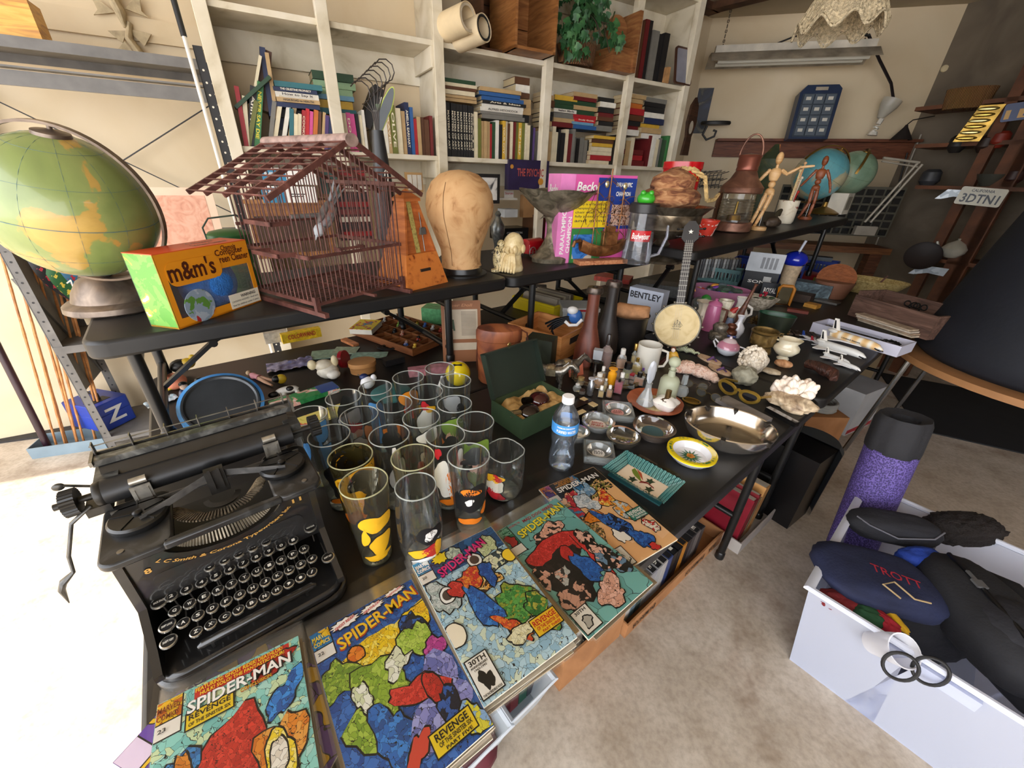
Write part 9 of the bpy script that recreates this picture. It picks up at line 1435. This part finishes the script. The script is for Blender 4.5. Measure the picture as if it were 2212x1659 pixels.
b_=P(1835,1185,.10); a_=PD(1955,905,math.hypot(b_.x,b_.y)+.02); ax=(a_-b_); L=ax.length; ax.normalize(); q_=ax.orthogonal().normalized(); t=thing('yoga_mat','rolled purple mat in a mesh sleeve with black fabric top','mat',X=basis(b_,q_,ax.cross(q_),ax)); r=62/PM(a_)
prp=ramp_mat(('120e1c','42346e','6a5aa0'),'check',210,.7,stretch=(1,1,.8),pos=(.0,.35,.6)); mm=M(); mm.lathe([(0,0),(r,0),(r,L*.80)],n=40); part(t,'mesh_sleeve',mm,prp); mm=M(); mm.lathe([(r*1.01,L*.79),(r*1.03,L*.82),(r*1.01,L*.98),(r*.9,L*1.02),(r*.55,L*1.0),(r*.5,L*.93)],n=40,wob=lambda a,z:1+.025*math.sin(a*9)+.02*math.sin(a*4)); part(t,'black_top',mm,mt('1e1e22',.8,var=.15,bump=.2)); mm=M(); mm.lathe([(0,L*.94),(r*.52,L*.95)],n=24); part(t,'dark_opening',mm,mt('060608',.9))
# ---------- black hanging bag, stool ----------
g=PD(2150,770,3.0); g.z=0; zb=PD(2120,775,3.0).z; t=thing('ironing_pad','large tall black fabric covered tapering form at the right edge','cover',Vc((g.x,g.y,0)),face(g)); zt=PD(2212,100,3.0).z; zb=max(.45,PD(2120,775,3.0).z); mm=M(); mm.lathe([(0,zb),(.50,zb),(.53,zb+.03),(.52,zb+.10),(.36,zt*.8),(.22,zt+.4),(0,zt+.45)],n=48,X=X3((.22,.1,0))); part(t,'cover',mm,mt('121620',.75,var=.1,bump=.1),sm=70); t.name='fabric_cover'
t=thing('round_stool','tan plywood topped low table with chrome legs under the black cover','table',Vc((g.x,g.y,0)),face(g)); mm=M(); mm.lathe([(0,zb-.03),(.60,zb-.03),(.60,zb),(0,zb)],n=48,X=X3((.22,.1,0))); part(t,'top',mm,mt('a8784c',.6,var=.1)); 
for sx,sy in ((-.25,-.2),(.6,-.2),(-.2,.5),(.55,.5)): mm=M(); mm.tube([(sx,sy,zb-.03),(sx-.06*(1 if sx<0 else -1),sy-.03,.01)],.012); part(t,'leg',mm,mt('9a9a9a',.2,.9))
mm=M(); mm.rbox(0,1.4,0,1.0,0,.008,.02); simple('floor_mat','black rubber floor mat beneath the tan low table','mat',P(1985,930,0),mm,mt('1c1c1e',.8,var=.1),rz=-.5)
# ---------- far wall things ----------
def PW(x,y,d=0): return PP(x,y,NW*(4.6-d),NW)
a=PW(1530,122,.02) if False else PP(1530,138,NW*4.3,NW); b=PP(1892,112,NW*4.3,NW); b.z=a.z; t=thing('fluorescent_fixture','dusty white hanging fluorescent strip fixture','light fixture',a,yaw(a,b)); L=(b-a).length; fm=mt('a89c88',.6,var=.25,sc=9)
mm=M(); mm.box(.03,L-.02,-.03,.03,.05,.11); part(t,'housing',mm,mt('c8c0b0',.6,var=.15)); mm=M(); mm.add([(0,-.14,-.01),(L,-.14,-.01),(L,-.05,.06),(0,-.05,.06),(0,.14,-.01),(L,.14,-.01),(L,.05,.06),(0,.05,.06)],[(0,1,2,3),(4,7,6,5),(3,2,6,7)]); part(t,'reflector',mm,fm); mm=M(); mm.cyl((.06,-.05,.0),(L-.05,-.05,.0),.014); part(t,'tube',mm,mt('e0dccc',.4,var=0)); mm=M(); mm.cyl((.06,.05,.0),(L-.05,.05,.0),.014); part(t,'tube',mm,mt('e0dccc',.4,var=0))
for x in (.08,L-.1): mm=M(); [mm.tube([(x+.006*math.cos(q)*(i%2),.006*math.cos(q)*((i+1)%2),.11+.03*i+.012*math.sin(q)) for q in [rad(60*j) for j in range(6)]],.004,closed=True,n=4) for i in range(int((CEIL-a.z-.11)/.03))]; part(t,'chain',mm,mt('4a3e30',.5,.6))
mm=M(); mm.tube([(L*.4,0,.11),(L*.5,0,.15),(L*.8,0,.16),(L*.93,-.02,.13)],.006); part(t,'cable',mm,mt('14100e',.5))
p0=PW(1876,75,.3); p1=PW(1900,130,.22); p2=PW(1925,180,.14); p3=PW(1930,215,.1); t=thing('power_cord','thick black power cord hanging down to the clamp lamp','cord',p0,0); mm=M(); mm.tube([Vc((0,0,0)),p1-p0,p2-p0,p3-p0],.010); mm.build('cord',mt('181014',.5),t)
p=PW(1915,235,.12); k=pxm(p); t=thing('clamp_lamp','translucent white bell shaped clamp lamp standing on the ledge','lamp',p,aW); mm=M(); mm.lathe([(8*k,-26*k),(16*k,-10*k),(24*k,8*k),(26*k,24*k)],n=28,X=X3(ry=18)); part(t,'bell_shade',mm,film('d8d4c8',.3,.5,.2)); mm=M(); mm.tube([(-2*k,0,-26*k),(-6*k,0,-40*k)],7*k); [mm.tube([((-8+7*math.cos(i))*k,6*math.sin(i)*k,(-42-3.2*i/2)*k),((-8+7*math.cos(i+.8))*k,6*math.sin(i+.8)*k,(-44-3.2*i/2)*k)],2*k,n=5) for i in range(14)]; mm.tube([(-10*k,0,-60*k),(-11*k,0,-70*k)],[10*k,14*k]); part(t,'stem',mm,mt('d8d4c8',.2,coat=.5))
p=PW(1945,303,.15); k=pxm(p); t=thing('cone_shade','small dark cone lampshade at the end of the ledge','lampshade',p,aW); mm=M(); mm.lathe([(28*k,0),(5*k,34*k),(3*k,40*k)],n=24); part(t,'shade',mm,mt('1e1612',.8)); mm=M(); mm.tube([(0,0,40*k),(10*k,0,52*k),(40*k,0,58*k),(60*k,0,62*k)],1.6*k); part(t,'cord',mm,mt('14100e',.5))
# blue parts case
p=PW(1702,300,.24); k=pxm(p); t=thing('parts_case','dark blue portable drawer case with twelve labelled clear drawers leaning on the wall','case',p,aW); Xc=X3(rx=-8); w=97*k; h=126*k
mm=M(); mm.prism([(0,0),(w,0),(w,h*.93),(w*.9,h),(w*.14,h),(0,h*.86)],-.09,0,X=Xc@basis(Vc((0,0,0)),Vc((1,0,0)),Vc((0,0,1)),Vc((0,-1,0)))); part(t,'case',mm,mt('1a2c4a',.4)); 
mm=M(); mm.box(w*.36,w*.66,-.002,0,h*.90,h*.96,X=Xc); part(t,'handle_slot',mm,mt('a89c88',.6)); mm=M(); mm.box(w*.08,w*.92,-.003,0,h*.04,h*.84,X=Xc); part(t,'recess',mm,mt('3a4450',.3))
for r_ in range(4):
    for c_ in range(3): 
        mm=M(); mm.box(w*(.11+.27*c_),w*(.35+.27*c_),-.014,-.003,h*(.06+.195*r_),h*(.235+.195*r_),X=Xc); o=part(t,'drawer',mm,mt('56606a',.25,coat=.4,var=.05)); mm=M(); mm.box(w*(.17+.27*c_),w*(.29+.27*c_),-.016,-.0145,h*(.13+.195*r_),h*(.19+.195*r_),X=Xc); part(o,'paper_label',mm,mt('c8c4b8',.6,var=0))
# crochet lampshade
p=PD(1825,22,2.5); k=pxm(p)*1.1; t=thing('crochet_lampshade','cream crocheted lampshade with a scalloped edge hanging from the ceiling','lampshade',p,0); mm=M(); RR=112*k
zf=lambda r,a:(.13*(1-(r/RR)**2)-.02)+(.022*math.sin(a*9)*(max(0,r/RR-.6)/.4))
for i in range(9): r=RR*(.30+.70*i/8); mm.tube([(r*math.cos(a),r*math.sin(a),zf(r,a)-.04*max(0,i-5)/3) for a in [rad(4*q) for q in range(90)]],.0032 if i<8 else .005,n=5,closed=True)
for i in range(72): a=rad(5*i); mm.tube([(RR*f*math.cos(a),RR*f*math.sin(a),zf(RR*f,a)-.04*max(0,(f-.3)/.7*8-5)/3) for f in (.30,.5,.65,.8,.9,1)],.0028,n=4)
mm.grid(lambda u,v:(RR*(.28+.70*v)*math.cos(6.2832*u)*.995,RR*(.28+.70*v)*math.sin(6.2832*u)*.995,zf(RR*(.28+.70*v),6.2832*u)-.04*max(0,((.28+.70*v)-.3)/.7*8-5)/3),120,14); part(t,'crochet',mm,mt('cdbd9c',.9,var=.25,sc=90,bump=1,bs=120)); mm=M(); mm.lathe([(RR*.30,.10),(RR*.26,.15),(.01,.17)],n=30); part(t,'crown',mm,mt('c8b896',.9)); mm=M(); mm.cyl((0,0,.17),(0,0,CEIL-p.z),.004); part(t,'cord',mm,mt('b8a888',.8))
# bits on and below the ledge, bookcase end
e=WL(2.84,DF,0)
p=PP(1468,335,WL(0,DF-.03,0),N); t=thing('carved_board','dark carved wooden board with a round hole hanging on the bookcase end','board',p,aS); k=pxm(p); X=basis(Vc((0,0,0)),Vc((1,0,0)),Vc((0,0,1)),Vc((0,-1,0))); mm=M(); mm.prism([(0,0),(24*k,0),(22*k,40*k),(30*k,70*k),(26*k,105*k),(14*k,122*k),(2*k,105*k),(-2*k,70*k),(4*k,40*k)],0,.02,X=X); part(t,'board',mm,wood('1e120c','3a2418','4e3424')); mm=M(); mm.lathe([(0,.021),(7*k,.021)],n=16,X=X@X3((13*k,60*k,0)),sy=2); part(t,'hole',mm,mt('a89c88',.8))
for (x0,y0,x1,y1,nm,lb,c_) in ((1490,288,1525,192,'wall_poster','dark blue poster with a figure on the far wall','26304a'),): p=PW(x0,y0,.01); k=pxm(p); t=thing(nm,lb,'poster',p,aW); mm=M(); mm.box(0,(x1-x0)*k,-.004,0,0,(y0-y1)*k); part(t,'sheet',mm,ramp_mat((c_,'1a1c24','8a8060'),sc=6,rough=.5))
p=PW(1545,270,.18); k=pxm(p); t=thing('scroll_shelf','black wrought iron shelf bracket with a scroll on the far wall','shelf',p,aW); mm=M(); mm.lathe([(0,0),(36*k,0),(38*k,4*k),(36*k,8*k),(0,8*k)],n=28,sy=.5); part(t,'shelf_top',mm,mt('14110f',.5)); mm=M(); mm.tube([(-20*k,0,-2*k),(-26*k,0,-22*k),(-14*k,0,-34*k),(4*k,0,-26*k),(6*k,0,-14*k),(-2*k,0,-12*k)],3*k); part(t,'scroll',mm,mt('14110f',.5))
p=PW(1525,375,.25); k=pxm(p); t=thing('wire_basket','dark wire basket hanging tilted below the ledge','basket',p,aW); mm=M(); [mm.tube([(x*k,-10*k,-y*k),(x*k+20*k,10*k,-y*k+6*k)],1*k,n=4) for x in range(-28,36,9) for y in (0,16,32)]; [mm.cyl((-30*k,q*k,z*k),(34*k,q*k,(z+8)*k),1*k,n=4) for q in (-10,10) for z in (0,-10,-20,-32)]; [mm.cyl((x*k,-10*k,0),(x*k,-10*k,-34*k),1*k,n=4) for x in range(-28,36,9)]; part(t,'wires',mm,mt('14110f',.5))
# bench, swing arm lamp, grille, power strip behind the globes
p=PW(1590,318,.1); bw_=(PW(1900,330,.1)-p).length
g=PD(1730,560,3.9); g.z=0; t=thing('workbench','rough brown wooden workbench below the ledge','bench',PW(1590,560,.5)*1,aW); t.location.z=0; L=(PW(1955,560,.5)-PW(1590,560,.5)).length; hb=.95; mm=M(); mm.box(0,L-.12,0,.3,hb-.05,hb); part(t,'bench_top',mm,wood('4a2a18','6e4426','8a5a34'))
for x in (.03,L-.25): mm=M(); mm.box(x,x+.09,.02,.11,0,hb-.05); part(t,'leg',mm,wood('3a2014','5a3420','7a4c30'))
def wob_(name,lb,cat,x,y,d,els): p=PW(x,y,d); k=pxm(p); t=thing(name,lb,cat,p,aW); [part(t,nm,(lambda mm:(f(mm,k),mm)[1])(M()),m_) for nm,f,m_ in els]; return t
t=wob_('tile_display','grid of dark glossy square tiles leaning behind the globes','panel',1660,500,.4,[('board',lambda mm,k:mm.box(0,260*k,0,.01,0,110*k),mt('5a5648',.6))]); k=pxm(t.location); 
for i in range(13):
    for j in range(6): mm=M(); mm.box((3+19.8*i)*k,(18+19.8*i)*k,-.008,0,(4+17.5*j)*k,(17+17.5*j)*k); part(t,'tile',mm,mt('26282a',.2,coat=.6,var=.2,sc=20))
wht2=mt('b8b0a0',.4,.2,var=.1); p=PW(1868,480,.55); k=pxm(p); t=thing('swing_arm_lamp','cream spring arm desk lamp behind the green globe','lamp',p,aW); mm=M(); mm.cyl((0,0,0),(62*k,0,148*k),3*k); mm.cyl((14*k,0,0),(74*k,0,146*k),3*k); mm.cyl((66*k,0,150*k),(-20*k,0,160*k),3*k); mm.cyl((66*k,0,140*k),(-20*k,0,152*k),2*k); part(t,'arm',mm,wht2); mm=M(); mm.box(-18*k,34*k,-.02,.02,-34*k,-10*k); part(t,'base_box',mm,mt('9a9284',.5))
for (lb,x0,y0,x1,y1,d) in (('white cable drooping down the right corner',1990,290,1880,560,.08),('thin black cable beside the corner',1960,330,1900,600,.06)): p=PW(x0,y0,d); q=PW(x1,y1,d); t=thing('wall_cable',lb,'cable',p,0); mm=M(); mm.tube([Vc((0,0,0)),(q-p)*.3+Z3*-.1,(q-p)*.7-Z3*.15,q-p],.006); mm.build('cable',mt('a8a090' if 'white' in lb else '14110f',.5),t)
t=wob_('fire_disc','cream round doorbell disc on the corner trim','disc',2040,148,.03,[('disc',lambda mm,k:mm.lathe([(0,0),(10*k,0),(9*k,4*k),(0,5*k)],n=20,X=basis(Vc((0,0,0)),Vc((1,0,0)),Vc((0,0,1)),Vc((0,-1,0)))),mt('d8c8a0',.5))]); t.name='wall_disc'
# ---------- right wall shelving ----------
RO=cornB+WRn*-.35; pw=mt('6a3e22',.6,var=.25,sc=10)
def PR(x,y,d=0): return PP(x,y,RO-WRn*d,WRn)
arr=math.atan2(WRd.y,WRd.x)
rs=thing('plank_shelving','rough shelving of reddish wooden posts and planks along the right wall','shelving',(0,0,0))
for x0,y0 in ((1990,600),(2040,600),(2085,560),(2150,450)): p=PR(x0,y0); p.z=0; mm=M(); mm.box(-.03,.03,-.02,.02,0,2.2); o=part(rs,'post',mm,pw); o.location=p; o.rotation_euler.z=arr
for y,z0 in ((408,None),(240,None),(560,None),(320,None)): 
    a=PR(1985,y); mm=M(); mm.box(-.02,3.2,-.02,.28,0,.025); o=part(rs,'plank',mm,pw); o.location=Vc((a.x,a.y,a.z)); o.rotation_euler.z=arr
def ri(name,lb,cat,x,y,d,fn): p=PR(x,y,d); k=pxm(p); t=thing(name,lb,cat,p,face(p)); fn(t,k); return t
def plate(t,k,w,h,bg,tx,tc,l2=None,rot=0):
    mm=M(); mm.rbox(-w/2*k,w/2*k,-h/2*k,h/2*k,0,.003,6*k,X=basis(Vc((0,0,0)),Vc((1,0,0)),Vc((0,0,1)),Vc((0,-1,0)))@X3(rz=rot)); part(t,'plate',mm,mt(bg,.4,var=.08)); mm=M(); Xq=Xf(0,-h*.12*k,-.0045)@X3(rz=rot); text(mm,tx,w*.82*k,h*.5*k,Xq); 
    if l2: text(mm,l2,w*.5*k,h*.16*k,Xf(0,h*.32*k,-.0045)@X3(rz=rot))
    part(t,'lettering',mm,mt(tc,.4,var=0))
ri('licence_plate','white California licence plate on the right shelving','licence plate',2118,425,.06,lambda t,k:plate(t,k,104,52,'d8d4c0','3DTN1','1c2430','CALIFORNIA',-4))
ri('licence_plate','blue and gold licence plate at the right edge','licence plate',2205,240,.06,lambda t,k:plate(t,k,80,54,'1c3468','1E','c8983c',None,6))
def goldp(t,k):
    mm=M(); mm.prism([(-26*k,-50*k),(36*k,-50*k),(54*k,50*k),(-2*k,50*k)],0,.01,X=basis(Vc((0,0,0)),Vc((1,0,0)),Vc((0,0,1)),Vc((0,-1,0)))); part(t,'plate',mm,mt('9a7a34',.3,.8,var=.3,sc=20))
    for i in range(6): mm=M(); mm.ell(((2+i*3.5)*k,-.012,(-40+16*i)*k),26*k,.006,6*k); part(t,'embossed_shape',mm,mt(('b8984a','c8b878')[i%2],.2,.9))
ri('embossed_plaque','shiny gold embossed metal plaque hung on the wooden post','plaque',2100,268,.08,goldp)
ri('wicker_basket','brown wicker basket on the top plank at the right','basket',2080,236,.0,lambda t,k:part(t,'body',(lambda mm:(mm.lathe([(0,0),(50*k,0),(56*k,30*k),(60*k,56*k),(54*k,54*k),(46*k,6*k)],n=40,sy=.7,wob=lambda a,z:1+.01*math.sin(a*40)),mm)[1])(M()),ramp_mat(('3a2414','7a5028','a0743c'),'wave',40,.8,1,stretch=(1,1,.2),bump=.6)))
rd_=lambda pr,m_,**kw:(lambda t,k:part(t,'body',(lambda mm:(mm.lathe([(a*k,b*k) for a,b in pr],n=30,**kw),mm)[1])(M()),m_))
ri('grey_bowl','grey pottery bowl on the right shelving','bowl',2130,402,0,rd_([(14,0),(30,22),(34,34),(30,32),(0,6)],mt('4a4a42',.5)))
ri('iron_pan','dark rusty round pan hanging on the lower right shelving','pan',1992,555,.12,rd_([(0,0),(34,0),(40,8),(41,12),(36,8),(0,6)],mt('241a18',.6,var=.2),X=X3(rx=65)))
ri('teapot','white china teapot on the lower right shelf','teapot',2052,556,.02,lambda t,k:(part(t,'body',(lambda mm:(mm.lathe([(14*k,0),(28*k,14*k),(30*k,26*k),(20*k,40*k),(10*k,46*k),(3*k,50*k),(4*k,54*k),(0,56*k)],n=30),mm)[1])(M()),mt('b8b4a4',.25,coat=.5)),part(t,'spout',(lambda mm:(mm.tube([(-26*k,0,16*k),(-38*k,0,28*k),(-44*k,0,42*k)],[7*k,5*k,3*k]),mm)[1])(M()),mt('b8b4a4',.25)),part(t,'handle',(lambda mm:(mm.tube([(27*k,0,32*k),(42*k,0,30*k),(40*k,0,12*k),(27*k,0,12*k)],3*k),mm)[1])(M()),mt('b8b4a4',.25))))
for i,(x,y) in enumerate(((2005,585),(2062,420))): ri('metal_bracket','galvanised metal corner bracket nailed to the %s plank'%('lower','middle')[i],'bracket',x,y,.10,lambda t,k:part(t,'plate',(lambda mm:(mm.prism([(-40*k,-14*k),(-20*k,14*k),(40*k,12*k),(36*k,-10*k),(0,-6*k),(-26*k,-14*k)],0,.004,X=basis(Vc((0,0,0)),Vc((1,0,0)),Vc((0,0,1)),Vc((0,-1,0)))),mm)[1])(M()),ramp_mat(('7a8288','a8b0b4','c8ccd0'),'cell',30,.4,metal=.4)))
for i,(x,y,c_,lb) in enumerate(((2150,320,'8a2c1c','dull orange-red round pot on the right shelving'),(2180,400,'3a1c18','dark reddish pot at the right edge of the shelving'),(2000,404,'3a3c40','dark framed glass panel on the middle plank'),(2060,330,'2a2624','dark jar on the upper right plank'),(2120,330,'34241c','dark brown jar beside the orange-red pot'))): ri('pottery_jar',lb,'jar',x,y,-.02,rd_([(12,0),(24,16),(22,40),(14,48),(12,46)],mt(c_,.5,var=.2)))
